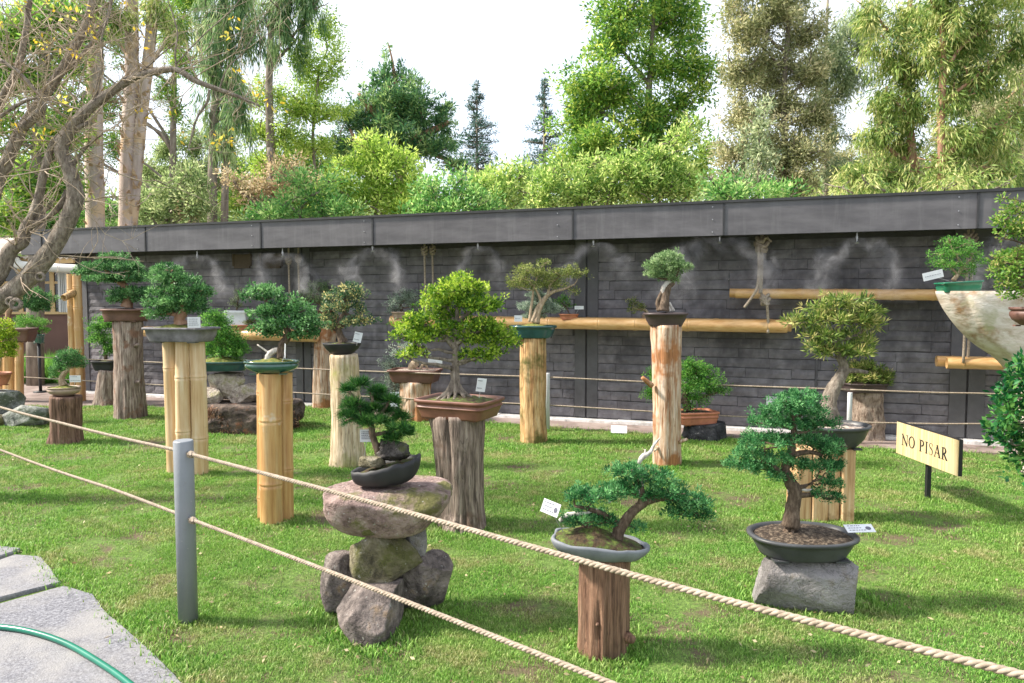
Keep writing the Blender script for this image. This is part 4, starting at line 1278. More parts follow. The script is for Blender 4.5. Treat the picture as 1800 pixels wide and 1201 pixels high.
# wild grass and flowers at the foot of the house
wild = bpy.data.collections.new('wild_tufts')
def wtuft(seed):
    rg = np.random.default_rng(seed); n = 60
    pos = np.concatenate([rg.normal(size=(n, 2)) * .05, np.zeros((n, 1))], axis=1)
    dr = unit(np.concatenate([rg.normal(size=(n, 2)) * .38, np.ones((n, 1))], axis=1))
    V = leafarrays(pos, dr, .36, .012, rg)
    me = bpy.data.meshes.new('wild'); me.from_pydata([tuple(v) for v in V], [], [tuple(range(i, i + 4)) for i in range(0, len(V), 4)])
    me.materials.append(LM['fresh green']); at = me.attributes.new('tint', 'FLOAT', 'POINT'); at.data.foreach_set('value', np.repeat(rg.uniform(.2, 1, n), 4).astype(np.float32))
    wild.objects.link(bpy.data.objects.new('wild', me))
for i in range(3): wtuft(i)
rg = np.random.default_rng(2); pts = []
for i in range(420):
    px = rg.uniform(-120, 138); D = rg.uniform(13.2, 14.8); p = W(px, 600, D); pts.append((p.x, D, 0))
tag(scatter('wild_grass', pts, .6, 1.5, wild), 'tall loose green grass growing along the foot of the garden house', 'wild grass', kind='stuff')
# ================================================================== STANDS AND BONSAI
def bamboo_stand(label, poles, yt, root_px, group='bamboo and timber pedestals', m='bamboo'):
    """poles: (px_top, px_foot, foot y, r_px, depth shift)"""
    D = DG(poles[0][2], poles[0][3]); s = S(D)
    root = empty('bamboo_pedestal', Vector((W(root_px, yt, D).x, D, 0)), label, 'pedestal', group)
    for i, (pt, pf, yf, r_, dy) in enumerate(poles):
        Dk = D + dy; a = W(pt, yt, Dk); b = W(pf, yf, Dk); b.z = -.02; a.z = W(pt, yt, D).z
        bamboo_pole('pole', m, a, b, r_ * S(Dk), root, 2, hash_(label) + i)
    return D
ROUND = [(0, .55), (.06, .60), (.3, .86), (.55, .97), (.72, .965), (.80, .90), (.83, .94), (.88, 1.0), (1, 1.0)]
BOWL = [(0, .62), (.05, .66), (.35, .84), (.75, .95), (.82, .97), (.85, 1.03), (.97, 1.03), (1.0, 1.0)]
OVALF = [(0, .80), (.1, .82), (.6, .93), (.78, .95), (.80, 1.0), (.86, 1.03), (.96, 1.03), (1.0, 1.0)]

# --- R: front juniper, irregular grey tray on a short brown log
D, _ = log_stand('short dark brown cracked log in the front centre under a pale grey tray', [(1063, 972, 45), (1062, 1060, 44), (1060, 1165, 46)], 1164, 'log_front', groove=.16, cuts=.16, n=64, k=12,
                 knots=[(1052, 1098, 4, -2, 0), (1102, 1120, 9, 9, 4)])
bonsai('juniper_bonsai', 'windswept blue green juniper leaning right from a pale grey irregular tray', D - .02,
       pot=(1051, 948, 974, 88, 66, dict(asp=.62, n=2.6, rot=.06, m='pot_ltgrey', soil='soil_moss', mound=.62, wav=.16, tilt=-.06 * -2, feet=False, prof=[(0, .74), (.1, .82), (.45, .93), (.8, 1.0), (1.0, .99)], peak=(-.1, 0))),
       trunks=[[(1082, 950, 12), (1092, 925, 10), (1112, 900, 8), (1140, 880, 7), (1170, 876, 5), (1205, 880, 3)], [(1092, 925, 6), (1060, 905, 5), (1035, 895, 3.5), (1010, 890, 2)],
               [(1125, 890, 6), (1128, 862, 5), (1120, 840, 3.5), (1110, 826, 2)], [(1060, 950, 8), (1040, 930, 5), (1015, 915, 3)]],
       pads=[(1105, 828, 40, 17), (1148, 838, 36, 17), (1040, 872, 44, 17), (1010, 868, 22, 11), (1085, 862, 38, 15), (1140, 868, 30, 12), (1178, 868, 34, 20), (1215, 880, 34, 22), (1228, 905, 26, 16), (1190, 900, 28, 14),
             (1028, 908, 34, 17), (1062, 915, 26, 14), (1005, 915, 20, 11), (1112, 850, 24, 10), (1120, 928, 16, 9), (1165, 850, 20, 10)],
       style='juniper_near', bark='bark_dark', dead=[[(1126, 870, 4), (1127, 845, 4.5), (1124, 822, 3.5)], [(1122, 815, 3), (1130, 803, 5), (1143, 795, 3.5), (1150, 782, 2.5), (1160, 770, 1.2)], [(1130, 803, 3), (1134, 796, 2), (1134, 790, 1)], [(1070, 885, 2), (1078, 872, 3), (1075, 862, 1)], [(984, 916, 4), (1000, 905, 5), (1030, 902, 3), (1050, 895, 1.5)]],
       cards=[(-.03, 968, 893, 34, 24, dict(yaw=-25, lean=-14, roll=14, lines=3, spot=True, foot=(990, 935)))])

# --- S: front right juniper in a grey oval pot on a grey boulder
Dx = DG(1086, 70)
rock('big grey angular boulder at the front right under the oval grey pot', 1312, 1516, 960, 1090, Dx, 'rock_grey', seed=5, dep=.62, flat=.72, facets=20, rough=.07, flat_top=.72, group='boulders used as pedestals')
bonsai('juniper_bonsai', 'dense blue green juniper in the grey oval pot on the front right boulder', Dx,
       pot=(1410, 936, 972, 93, 78, dict(asp=.72, n=2.3, m='pot_grey', soil='soil', mound=.22, prof=OVALF, band=False)),
       trunks=[[(1390, 925, 16), (1393, 895, 12.5), (1398, 868, 12), (1388, 845, 10.5), (1380, 825, 8), (1390, 800, 7), (1392, 780, 6), (1395, 750, 4), (1392, 720, 2.5)], [(1388, 845, 6), (1352, 815, 3.5), (1330, 810, 2.5)], [(1392, 800, 5), (1420, 795, 4), (1445, 800, 3)], [(1396, 858, 5), (1412, 856, 4), (1420, 852, 2)]],
       pads=[(1402, 702, 46, 15), (1430, 722, 34, 15), (1372, 722, 42, 16), (1348, 742, 34, 14), (1438, 745, 34, 15), (1395, 745, 38, 14), (1345, 775, 42, 15), (1318, 795, 34, 14), (1302, 815, 27, 15), (1338, 822, 36, 14), (1365, 805, 34, 13), (1372, 770, 32, 12),
             (1428, 775, 38, 15), (1455, 790, 30, 18), (1440, 822, 34, 15), (1464, 815, 22, 18), (1462, 848, 22, 15), (1440, 868, 17, 11), (1460, 875, 20, 12), (1375, 838, 26, 10), (1405, 812, 22, 10)],
       style='juniper_near', bark='bark_dark', dead=[[(1388, 858, 5), (1393, 885, 5), (1396, 905, 3)], [(1405, 858, 3), (1418, 862, 3), (1428, 860, 1)]], roots=(1392, 918, 36, 7),
       cards=[(-.04, 1511, 929, 52, 19, dict(yaw=4, lean=-62, lines=3, spot=True, foot=(1500, 938)))])

# --- T: pine on a pile of rocks
Dt = DG(1120, 90)
rg_ = 'rocks stacked under the pine bonsai'
rock('pink volcanic slab with a mossy underside, topmost of the rock pile', 580, 778, 842, 936, Dt + .02, 'rock_pink', seed=2, dep=.75, facets=10, flat=.78, rough=.05, group=rg_, taper=.25, flat_top=.7)
rock('square mossy brown block in the middle of the rock pile', 618, 740, 922, 1032, Dt + .02, 'rock_moss', seed=11, dep=.85, facets=14, flat=.6, rough=.05, group=rg_, rz=.4)
rock('small grey stone wedged beside the middle block of the rock pile', 712, 750, 918, 985, Dt + .08, 'rock_grey', seed=14, dep=.8, group=rg_, facets=14)
rock('little brown wedge stone between the pink slab and the block', 634, 662, 918, 942, Dt - .12, 'rock_moss', seed=15, dep=.8, group=rg_, facets=14)
rock('upright dark rounded rock on the left of the rock pile', 564, 634, 974, 1082, Dt + .06, 'rock_purple', seed=23, dep=.8, facets=12, flat=.8, group=rg_)
rock('large purple grey broken rock lying in front of the rock pile', 572, 736, 1010, 1150, DG(1132, 55), 'rock_purple', seed=37, dep=.9, facets=20, flat=.52, rough=.055, group=rg_, rz=.5, flat_top=.66)
rock('jagged purple brown rock on the right of the rock pile', 694, 798, 974, 1074, Dt + .08, 'rock_purple', seed=41, dep=.8, facets=18, flat=.48, rough=.07, group=rg_)
Dp_ = Dt - .02
pb = empty('pine_bonsai', W(678, 850, Dp_), 'dark green pine growing from a rock in the black crescent bowl on the rock pile', 'bonsai', 'bonsai trees on display')
# crescent shaped bowl: wavy shell open to the front
s = S(Dp_); c = W(678, 815, Dp_)
V = []; Fc = []; NA, NB = 40, 9
for i in range(NA + 1):
    a = 2 * PI * i / NA
    rim = 1 + .10 * noise.noise(Vector((math.cos(a) * 3, math.sin(a) * 3, 2)))
    tz = 14 * s * math.cos(a) + 6 * s * noise.noise(Vector((math.cos(a) * 6, math.sin(a) * 5, 9)))
    for j in range(NB + 1):
        f = j / NB; k = math.sin(f * PI / 2) ** .55; zz = -38 * s * (1 - f ** 2.1) + tz * f
        V.append(c + Vector((math.cos(a) * 62 * s * k * rim, math.sin(a) * 40 * s * k * rim, zz)))
    V.append(c + Vector((math.cos(a) * 57 * s * rim, math.sin(a) * 35 * s * rim, tz - 1.5 * s)))
    V.append(c + Vector((math.cos(a) * 50 * s, math.sin(a) * 30 * s, tz - 12 * s)))
n = NB + 3
for i in range(NA):
    for j in range(n - 1):
        p = i * n + j; Fc.append((p, p + n, p + n + 1, p + 1))
put('pot', V, Fc, M['pot_black'], pb, True)
V = [c + Vector((0, 0, -3 * s))]; Fc = []
for r_ in (.3, .6, .85, 1):
    for i in range(32):
        a = 2 * PI * i / 32
        V.append(c + Vector((math.cos(a) * 53 * s * r_, math.sin(a) * 32 * s * r_, (14 * math.cos(a) * r_ - 6) * s + 4 * s * (1 - r_) + 4 * s * noise.noise(Vector((math.cos(a) * r_ * 4, math.sin(a) * r_ * 4, 1))))))
Fc += [(0, 1 + i, 1 + (i + 1) % 32) for i in range(32)]
for k in range(3):
    Fc += [(1 + k * 32 + i, 33 + k * 32 + i, 33 + k * 32 + (i + 1) % 32, 1 + k * 32 + (i + 1) % 32) for i in range(32)]
put('soil', V, Fc, M['soil_moss'], pb, True)
M['rock_cave'] = rockmat('dark weathered stone', [(.02, .018, .018), (.07, .06, .055), (.17, .15, .135)], (.10, .12, .03), .52, .62)
rk = W(692, 793, Dp_)
rock_mesh('stone', rk, (36 * s, 25 * s, 27 * s), 'rock_cave', pb, seed=8, facets=26, flat=.5, rough=.30, sub=6)
rock_mesh('stone', W(655, 812, Dp_ - .03), (24 * s, 18 * s, 12 * s), 'rock_moss', pb, seed=9, facets=14, rough=.14, sub=4)
mb = MB()
for P in ([(668, 808, 7), (662, 785, 6.5), (655, 765, 6), (652, 745, 5), (640, 728, 4), (622, 700, 3), (614, 688, 2)], [(655, 765, 4), (680, 760, 3), (705, 750, 2)], [(652, 745, 4), (675, 720, 3), (688, 700, 2)], [(640, 728, 3), (620, 735, 2), (606, 740, 1.5)], [(645, 735, 3), (655, 705, 2.5), (650, 690, 1.8)]):
    pts, rr = px_path(P, Dp_); mb.tube(pts, rr, 10, jit=.25, groove=.2, seed=2)
mb.build('trunk', M['bark_dark'], pb, True)
# needle tufts: each a burst of long thin needles
rgp = np.random.default_rng(77); n_t = 0
for i, (px, py, rx, ry) in enumerate([(616, 686, 16, 16), (634, 676, 15, 10), (662, 690, 15, 11), (670, 704, 18, 9), (688, 706, 14, 10), (618, 712, 18, 14), (636, 722, 22, 14), (612, 732, 16, 12), (655, 722, 18, 12), (682, 725, 22, 14), (704, 735, 20, 12), (668, 745, 26, 12), (700, 755, 24, 12), (645, 742, 22, 12), (620, 742, 20, 10), (690, 770, 26, 9), (716, 762, 12, 8)]):
    cc = np.array(W(px, py, Dp_ + rgp.uniform(-.06, .06))); r_ = np.array((rx * s, rx * s * .7, ry * s * .7))
    VV = []; TT = []
    for k in range(15):
        u = unit(rgp.normal(size=3)); q = cc + u * r_ * rgp.uniform(.2, .9); m_ = 46
        ax = unit(u * .5 + np.array([0, 0, .8]))
        dr = unit(unit(rgp.normal(size=(m_, 3))) * .85 + ax * .75)
        VV.append(leafarrays(np.repeat(q[None], m_, 0) + dr * .003, dr, .042, .0030, rgp)); TT.append(np.repeat(np.clip(rgp.normal(size=m_) * .18 + .45 + .15 * rgp.normal(), 0, 1), 4))
    V = np.concatenate(VV); put('foliage_pad', V, np.arange(len(V)).reshape(-1, 4), LM['pine'], pb, tint=np.concatenate(TT))
make_card(pb, Dp_ + .06, 645, 766, 24, 22, yaw=8, lean=-8, lines=5, foot=(640, 805))

# --- I: big round bonsai on a silver cracked log
D, _ = log_stand('tall silver grey log with long black cracks under the big round bonsai', [(804, 726, 49), (808, 800, 43), (812, 880, 41), (814, 940, 44)], 938, 'log_grey', groove=.2, cuts=.22, n=72, k=12, flare=.45)
bonsai('boxwood_bonsai', 'large round bright green bonsai with flared roots in a rectangular red brown pot', D,
       pot=(808, 699, 732, 68, 58, dict(asp=.74, n=9, rot=-.42, m='pot_red', mound=.34, band=True, lip=.05)),
       trunks=[[(800, 690, 12), (800, 668, 8), (800, 640, 6.5), (801, 610, 5.5), (799, 585, 4.5), (803, 560, 3.8), (804, 530, 3), (806, 505, 2)], [(800, 612, 5), (780, 590, 4), (758, 575, 3), (735, 570, 2)], [(801, 605, 5), (825, 590, 4), (850, 580, 3), (880, 590, 2)], [(802, 570, 4), (825, 548, 3), (845, 530, 2)], [(799, 570, 4), (785, 540, 3), (770, 520, 2)]],
       pads=[(806, 500, 40, 20), (785, 512, 36, 18), (828, 512, 34, 20), (762, 533, 34, 18), (845, 538, 36, 22), (805, 530, 38, 18), (868, 535, 16, 14), (745, 560, 36, 15), (722, 575, 30, 12), (708, 592, 20, 11), (745, 592, 36, 12), (735, 618, 25, 10), (712, 625, 12, 7),
             (775, 580, 34, 12), (815, 568, 38, 14), (850, 572, 34, 16), (830, 595, 34, 12), (872, 595, 36, 16), (900, 603, 20, 12), (862, 618, 26, 11), (825, 624, 22, 9), (848, 627, 24, 7), (790, 552, 24, 11), (880, 580, 24, 13)],
       style='box', leaf='bright green', bark='bark', roots=(800, 668, 40, 14), cards=[(-.14, 846, 677, 17, 24, dict(yaw=20, lean=6, roll=8, lines=2, foot=(842, 700)))], L=.95)

# --- K: cream log with a small juniper
D, _ = log_stand('tall cream and rust log with a peg, right of the middle of the lawn', [(1171, 571, 27), (1172, 640, 25), (1172, 740, 24), (1172, 822, 25)], 822, 'log_cream', groove=.12, n=56, k=12,
                 knots=[(1146, 678, 4, -17, -14), (1192, 778, 3, 16, -6), (1162, 781, 2.5, -12, 12)])
bonsai('juniper_bonsai', 'small pale green juniper with a twisted trunk in the pot on the cream log', D,
       pot=(1170, 550, 572, 38, 29, dict(asp=.75, n=2.4, m='pot_dark', soil='soil', mound=.2)),
       trunks=[[(1165, 547, 12), (1168, 525, 8), (1174, 505, 6), (1182, 497, 4.5), (1176, 485, 3), (1170, 475, 2)], [(1160, 547, 5), (1156, 530, 3.5), (1166, 510, 3)], [(1182, 497, 3), (1190, 482, 2.2), (1195, 470, 1.5)]],
       pads=[(1172, 452, 24, 10), (1152, 466, 20, 12), (1182, 464, 26, 12), (1200, 470, 16, 10), (1165, 480, 28, 10), (1148, 482, 14, 8), (1176, 490, 18, 6)], style='juniper', leaf='pale green', bark='bark_dark',
       dead=[[(1176, 548, 5), (1170, 530, 4), (1166, 512, 5), (1172, 500, 5), (1181, 495, 4)], [(1184, 547, 3), (1176, 532, 2.5)]], L=.8)

# --- J: honey log with a teal pot
D, _ = log_stand('tall honey coloured log with green algae under the teal oval pot', [(937, 592, 22), (937, 660, 23), (937, 720, 22.5), (939, 783, 24)], 782, 'log_honey', groove=.07, n=48, k=12, knots=[(941, 612, 1.6, 0, 0)])
bonsai('loose_bonsai', 'yellow green openly branched bonsai with a small rock in the teal oval pot', D,
       pot=(938, 572, 594, 40, 32, dict(asp=.7, n=2.3, m='pot_teal', soil='moss', mound=.35, feet=False, prof=OVALF)),
       trunks=[[(943, 568, 6), (946, 550, 4.5), (952, 535, 4), (962, 520, 3.5), (975, 512, 3), (992, 508, 2), (1010, 500, 1.5)], [(936, 567, 5), (942, 548, 4), (950, 534, 4)], [(931, 566, 3), (933, 545, 2.5), (936, 525, 2), (938, 505, 1.5)], [(952, 535, 3), (945, 515, 2), (930, 495, 1.5), (915, 490, 1.2)], [(962, 520, 2.5), (968, 500, 1.8), (985, 485, 1.3)], [(938, 510, 1.5), (945, 485, 1.2), (955, 465, 1)]],
       pads=[(958, 462, 12, 6), (925, 475, 24, 9), (945, 480, 22, 10), (912, 492, 20, 9), (932, 500, 28, 10), (985, 482, 22, 11), (1002, 478, 14, 10), (975, 500, 26, 8), (1020, 482, 13, 7), (1010, 513, 10, 5), (900, 500, 10, 6), (960, 490, 16, 8)],
       style='loose', leaf='olive', bark='bark_pale', cards=[(-.05, 911, 560, 14, 11, dict(yaw=10, lines=1, foot=(911, 572)))], L=.85, cover=1.35)
bonsai('blue_green_shrub', 'dense little blue green cypress shrub behind the trunks in the teal pot', D + .16, trunks=[[(945, 572, 3), (945, 555, 3), (944, 535, 2)]],
       pads=[(942, 518, 15, 11), (928, 540, 16, 12), (950, 535, 20, 14), (968, 545, 18, 12), (938, 555, 20, 10)], style='juniper', leaf='silver', L=.6, group='bonsai trees on display', cat='shrub', one=True)

# --- G: pale log with black bowl
D, _ = log_stand('tall pale flared log under the black bowl, behind the rock pile', [(604, 623, 24), (607, 690, 25), (610, 760, 27), (609, 826, 29)], 826, 'log_pale', groove=.12, n=56, k=12, flare=.5, knots=[(596, 812, 5, -3, 1)])
bonsai('variegated_bonsai', 'green and cream variegated bonsai with a black trunk in a shallow black bowl', D,
       pot=(601, 603, 623, 34, 16, dict(asp=.75, n=2, m='pot_black', soil='soil_moss', mound=.3, feet=False, prof=[(0, .45), (.15, .62), (.5, .84), (.9, .99), (1.0, 1.0)])),
       trunks=[[(603, 603, 9), (598, 590, 6), (595, 575, 5), (600, 560, 4.5), (606, 548, 4), (604, 530, 3), (608, 510, 2)], [(598, 582, 4), (582, 575, 3), (572, 562, 2)], [(606, 550, 3), (625, 560, 2), (645, 562, 1.5)]],
       pads=[(615, 506, 20, 10), (598, 520, 26, 12), (625, 522, 20, 13), (585, 540, 24, 12), (610, 540, 26, 11), (575, 560, 18, 12), (590, 572, 18, 7), (622, 566, 24, 8), (645, 562, 16, 8), (632, 548, 10, 8)],
       style='box', leaf='variegated', bark='bark_dark', cards=[(-.1, 629, 593, 14, 18, dict(yaw=15, roll=14, lines=2, foot=(627, 608)))], cover=.9)

# --- F: green oval pot on bamboo
D = bamboo_stand('two pale bamboo poles and a split timber under the dark green round pot', [(475, 478, 926, 20, 0), (502, 504, 914, 12.5, .09), (464, 466, 908, 13, .12)], 656, 485)
bonsai('green_bonsai', 'spreading dark green bonsai with a gnarled root in the dark green round pot', D,
       pot=(478, 634, 655, 48, 38, dict(asp=.72, n=2.2, m='pot_dkgreen', soil='moss', mound=.35, feet=True, prof=ROUND)),
       trunks=[[(495, 630, 9), (494, 615, 7), (500, 600, 7), (507, 590, 6), (503, 575, 5), (495, 560, 4), (480, 545, 3), (460, 520, 2)], [(503, 588, 4), (515, 592, 3), (520, 585, 3), (528, 575, 2)], [(503, 575, 4), (530, 560, 3), (550, 565, 2)]],
       pads=[(462, 512, 34, 14), (440, 522, 14, 8), (480, 522, 22, 9), (490, 545, 38, 15), (465, 553, 26, 11), (520, 545, 32, 16), (540, 565, 32, 16), (500, 568, 42, 12), (460, 578, 24, 8), (555, 578, 18, 14), (485, 585, 30, 7), (535, 588, 30, 7), (515, 530, 18, 10)],
       style='box', leaf='juniper green', bark='bark_dark', dead=[[(452, 606, 1.2), (475, 622, 2)], [(470, 634, 6), (475, 622, 6), (488, 616, 5), (496, 628, 5)]], cards=[(-.1, 501, 617, 9, 26, dict(yaw=-60, lean=0, roll=12, lines=0, foot=(496, 636)))], L=.85)

# --- D: grey rectangular pot on three bamboo canes
D = bamboo_stand('three tall bleached bamboo poles under the grey rectangular pot, behind the steel post', [(322, 326, 838, 13.5, 0), (346, 352, 836, 14, .03), (297, 306, 836, 12, .08)], 600, 322, m='bamboo_pale')
bonsai('juniper_bonsai', 'dense conical green juniper on golden moss in the weathered grey rectangular pot', D,
       pot=(319, 575, 600, 57, 48, dict(asp=.55, n=9, rot=-.16, m='pot_lead', soil='moss', mound=.35, feet=True, lip=.08, peak=(-.15, 0))),
       trunks=[[(318, 572, 12), (316, 560, 9), (324, 545, 7), (318, 525, 5), (306, 505, 4), (300, 480, 2.5)], [(318, 555, 5), (300, 552, 3), (280, 552, 2)], [(324, 545, 5), (340, 530, 3), (350, 520, 2)]],
       pads=[(298, 474, 24, 11), (290, 490, 28, 11), (315, 492, 30, 13), (340, 512, 32, 14), (300, 512, 38, 13), (283, 532, 28, 10), (325, 530, 40, 11), (352, 518, 18, 12), (272, 552, 22, 9), (300, 545, 28, 8), (340, 543, 24, 7)],
       style='juniper', leaf='juniper green', bark='trunk_red', cards=[(-.26, 341, 567, 22, 19, dict(yaw=4, lines=4, foot=(341, 580)))])

# --- C: tall bark log
D, _ = log_stand('tall peeling bark log under the brown round pot on the left, near the wall', [(225, 563, 24), (226, 620, 23), (228, 680, 24), (230, 740, 26)], 739, 'log_bark', groove=.16, n=56, k=12, knots=[(238, 608, 3, 5, -2), (240, 672, 3, 5, 0)])
bonsai('juniper_bonsai', 'layered green juniper sweeping left over the brown round pot on the left bark log', D,
       pot=(221, 543, 564, 37, 32, dict(asp=.8, n=3, m='pot_brown', soil='soil', mound=.25)),
       trunks=[[(222, 540, 10), (224, 525, 7), (222, 508, 6), (210, 495, 5), (196, 485, 4), (185, 475, 3)], [(215, 498, 4), (228, 480, 3), (230, 465, 2)], [(222, 512, 4), (235, 515, 3)]],
       pads=[(198, 452, 26, 9), (175, 468, 30, 9), (150, 480, 18, 6), (205, 470, 32, 11), (232, 470, 22, 12), (185, 490, 32, 6), (222, 490, 36, 8), (242, 480, 18, 9), (232, 513, 34, 9), (215, 526, 28, 10), (245, 525, 18, 9)],
       style='juniper', leaf='juniper green', bark='trunk_red', dead=[[(162, 490, .8), (172, 492, 2), (182, 487, 1)]])

# --- small stump with an S shaped juniper
D, _ = log_stand('short dark brown stump at the left under the tan oval pot', [(116, 696, 26), (116, 730, 25), (117, 786, 25)], 785, 'log_brown', groove=.2, cuts=.12, n=56, k=10, flare=.4)
bonsai('juniper_bonsai', 'tiny juniper with a pale S shaped trunk in the tan oval pot', D,
       pot=(112, 680, 695, 28, 23, dict(asp=.8, n=2, m='pot_tan', soil='moss', mound=.4, feet=False, prof=ROUND)),
       trunks=[[(112, 678, 6), (108, 668, 5), (112, 658, 4.5), (119, 650, 3.5), (118, 640, 2.5)]], pads=[(120, 622, 18, 8), (108, 632, 18, 9), (132, 630, 16, 9), (118, 642, 24, 8), (140, 642, 10, 6), (100, 650, 12, 9), (94, 662, 6, 4)],
       style='juniper', leaf='juniper green', bark='bark_pale', dead=[[(98, 626, .8), (106, 634, 1.8), (114, 638, 1.5)]], cards=[(-.1, 132, 666, 19, 12, dict(yaw=4, lines=2, foot=(130, 680)))], L=.7)

# --- boulders and bushes at the left edge
Db = DG(752, 25)
rock('pale grey green boulder at the left edge, lying on the lawn', 6, 88, 711, 760, Db, 'rock_left', seed=51, dep=.7, facets=16, flat=.7, group='boulders at the left edge')
rock('flat grey boulder at the left edge under the terracotta pot', -46, 36, 676, 742, Db + .2, 'rock_left', seed=53, dep=.8, facets=12, flat=.75, group='boulders at the left edge', flat_top=.6)
rock('dark rock cut by the left edge, below the flat boulder', -40, 8, 730, 765, Db - .1, 'rock_moss', seed=55, dep=.8, group='boulders at the left edge')
bonsai('yellow_green_bonsai', 'round yellow green bonsai in a terracotta pot at the left edge', Db + .2,
       pot=(-5, 655, 677, 22, 15, dict(asp=.9, n=2, m='pot_terra')), trunks=[[(-5, 653, 4), (-2, 640, 3), (2, 620, 2)]],
       pads=[(2, 572, 20, 12), (14, 588, 16, 14), (-8, 592, 20, 14), (12, 608, 18, 14), (-6, 622, 20, 12), (16, 622, 12, 9)], style='box', leaf='yellow green', bark='bark_pale')
D = bamboo_stand('pair of bamboo poles at the left edge under the purple brown rectangular pot', [(34, 34, 709, 7, 0), (16, 17, 702, 11, .08), (2, 2, 700, 9, .1)], 601, 22)
bonsai('juniper_bonsai', 'flat topped green juniper in the purple brown rectangular pot at the left edge', D,
       pot=(32, 577, 600, 26, 21, dict(asp=.7, n=9, rot=.1, m='pot_brown', soil='soil', mound=.1)),
       trunks=[[(16, 575, 6), (14, 560, 5), (17, 545, 4), (24, 535, 3)], [(17, 545, 3), (50, 535, 2), (70, 528, 1.5)]], pads=[(8, 520, 26, 8), (30, 512, 18, 7), (60, 518, 24, 12), (80, 528, 18, 12), (55, 535, 30, 9), (70, 543, 18, 6)],
       style='juniper', leaf='juniper green', bark='trunk_red')
bonsai('green_bonsai', 'small leafy bonsai in a dark green pot before the brown panel of the garden house', 12.0, pot=(68, 588, 603, 10, 8, dict(m='pot_dkgreen')),
       trunks=[[(68, 588, 2), (66, 578, 1.5)]], pads=[(42, 562, 16, 8), (62, 568, 22, 9), (75, 580, 12, 6), (35, 575, 10, 6)], style='small', leaf='fresh green')
mb = MB(); a = W(68, 603, 12.0); mb.tube([a, (a.x, a.y, .01)], .025, 12); mb.tube([(a.x, a.y, .01), (a.x, a.y, .03)], .11, 12)
tag(mb.build('metal_stand', M['dark'], None, True), 'thin dark stand under the small leafy bonsai before the brown panel', 'stand')

# --- stump and shrub behind the tall bark log
D, _ = log_stand('dark flared stump behind the tall bark log, close to the wall', [(190, 650, 15), (188, 680, 17), (186, 717, 20)], 716, 'log_bark', groove=.15, n=40, k=8, flare=.6)
bonsai('camellia_bonsai', 'leafy green shrub in a dark pot on the dark stump behind the tall bark log', D, pot=(186, 634, 650, 20, 16, dict(m='pot_black', n=6)),
       trunks=[[(186, 632, 3), (184, 610, 2.5), (180, 590, 1.5)]], pads=[(170, 575, 16, 12), (190, 570, 14, 12), (178, 595, 20, 12), (192, 612, 12, 16), (165, 595, 12, 8), (180, 560, 12, 6)], style='loose', leaf='fresh green', cover=1.9, L=1.1)

# --- E: bush on rocks and the rotten log
De = DG(768, 30) + .35
rock('big tan wedge boulder under the teal tray', 362, 432, 650, 702, De, 'rock_tan', seed=61, dep=.8, facets=18, flat=.62, taper=.3, group='tan rocks on the rotten log', flat_top=.7)
rock('pointed pale tan rock at the right of the wedge boulder', 402, 458, 672, 710, De - .05, 'rock_tan', seed=63, dep=.8, facets=18, flat=.55, group='tan rocks on the rotten log')
rock('small pinkish tan rock at the left of the wedge boulder', 352, 394, 680, 712, De - .1, 'rock_tan', seed=65, dep=.8, facets=18, flat=.6, group='tan rocks on the rotten log')
lg = empty('rotten_log', Vector((W(430, 740, De).x, De, 0)), 'wide rotting log with torn fibrous bark behind the bamboo pedestals', 'log')
s = S(De)
rock_mesh('log', Vector((W(436, 740, De).x, De, .17)), (92 * s, 62 * s, .30), 'log_rot', lg, seed=71, facets=8, flat=.8, rough=.14, flat_top=.55)
rgf = np.random.default_rng(8); nf = 4200
th = rgf.uniform(-PI, 0, nf); pos = np.stack([W(436, 740, De).x + np.cos(th) * 88 * s * rgf.uniform(.9, 1.05, nf), De + np.sin(th) * 58 * s * rgf.uniform(.9, 1.08, nf), rgf.uniform(0, .33, nf)], axis=1)
pos = pos[(np.array([noise.noise(Vector(p) * 2.2) for p in pos]) > -.08)]
dr = unit(np.stack([rgf.normal(size=len(pos)) * .5, -np.abs(rgf.normal(size=len(pos))) * .5, -np.abs(rgf.normal(size=len(pos)))], axis=1))
FV = leafarrays(pos, dr, .055, .012, rgf)
lm('bark fibre', [(.05, .025, .015), (.16, .08, .045), (.36, .22, .13)], .1, .9)
o = put('fibre', FV, np.arange(len(FV)).reshape(-1, 4), LM['bark fibre'], lg, tint=np.repeat(rgf.uniform(0, 1, len(pos)), 4)); o['kind'] = 'stuff'
bonsai('leafy_bonsai', 'bushy fresh green bonsai in the teal tray standing on the tan wedge boulder', De,
       pot=(388, 634, 651, 54, 48, dict(asp=.6, n=2.4, m='pot_teal', soil='moss', mound=.4, feet=False, prof=OVALF)),
       trunks=[[(385, 632, 8), (386, 615, 5), (384, 590, 3), (380, 565, 2)], [(388, 625, 4), (405, 610, 2.5), (420, 600, 1.5)]],
       pads=[(372, 555, 16, 12), (388, 565, 16, 14), (368, 580, 22, 14), (395, 585, 22, 14), (380, 600, 30, 14), (412, 600, 20, 12), (425, 612, 16, 10), (400, 618, 26, 10), (372, 618, 22, 12), (418, 628, 12, 6)], style='loose', leaf='fresh green', cover=2.0, L=1.1)

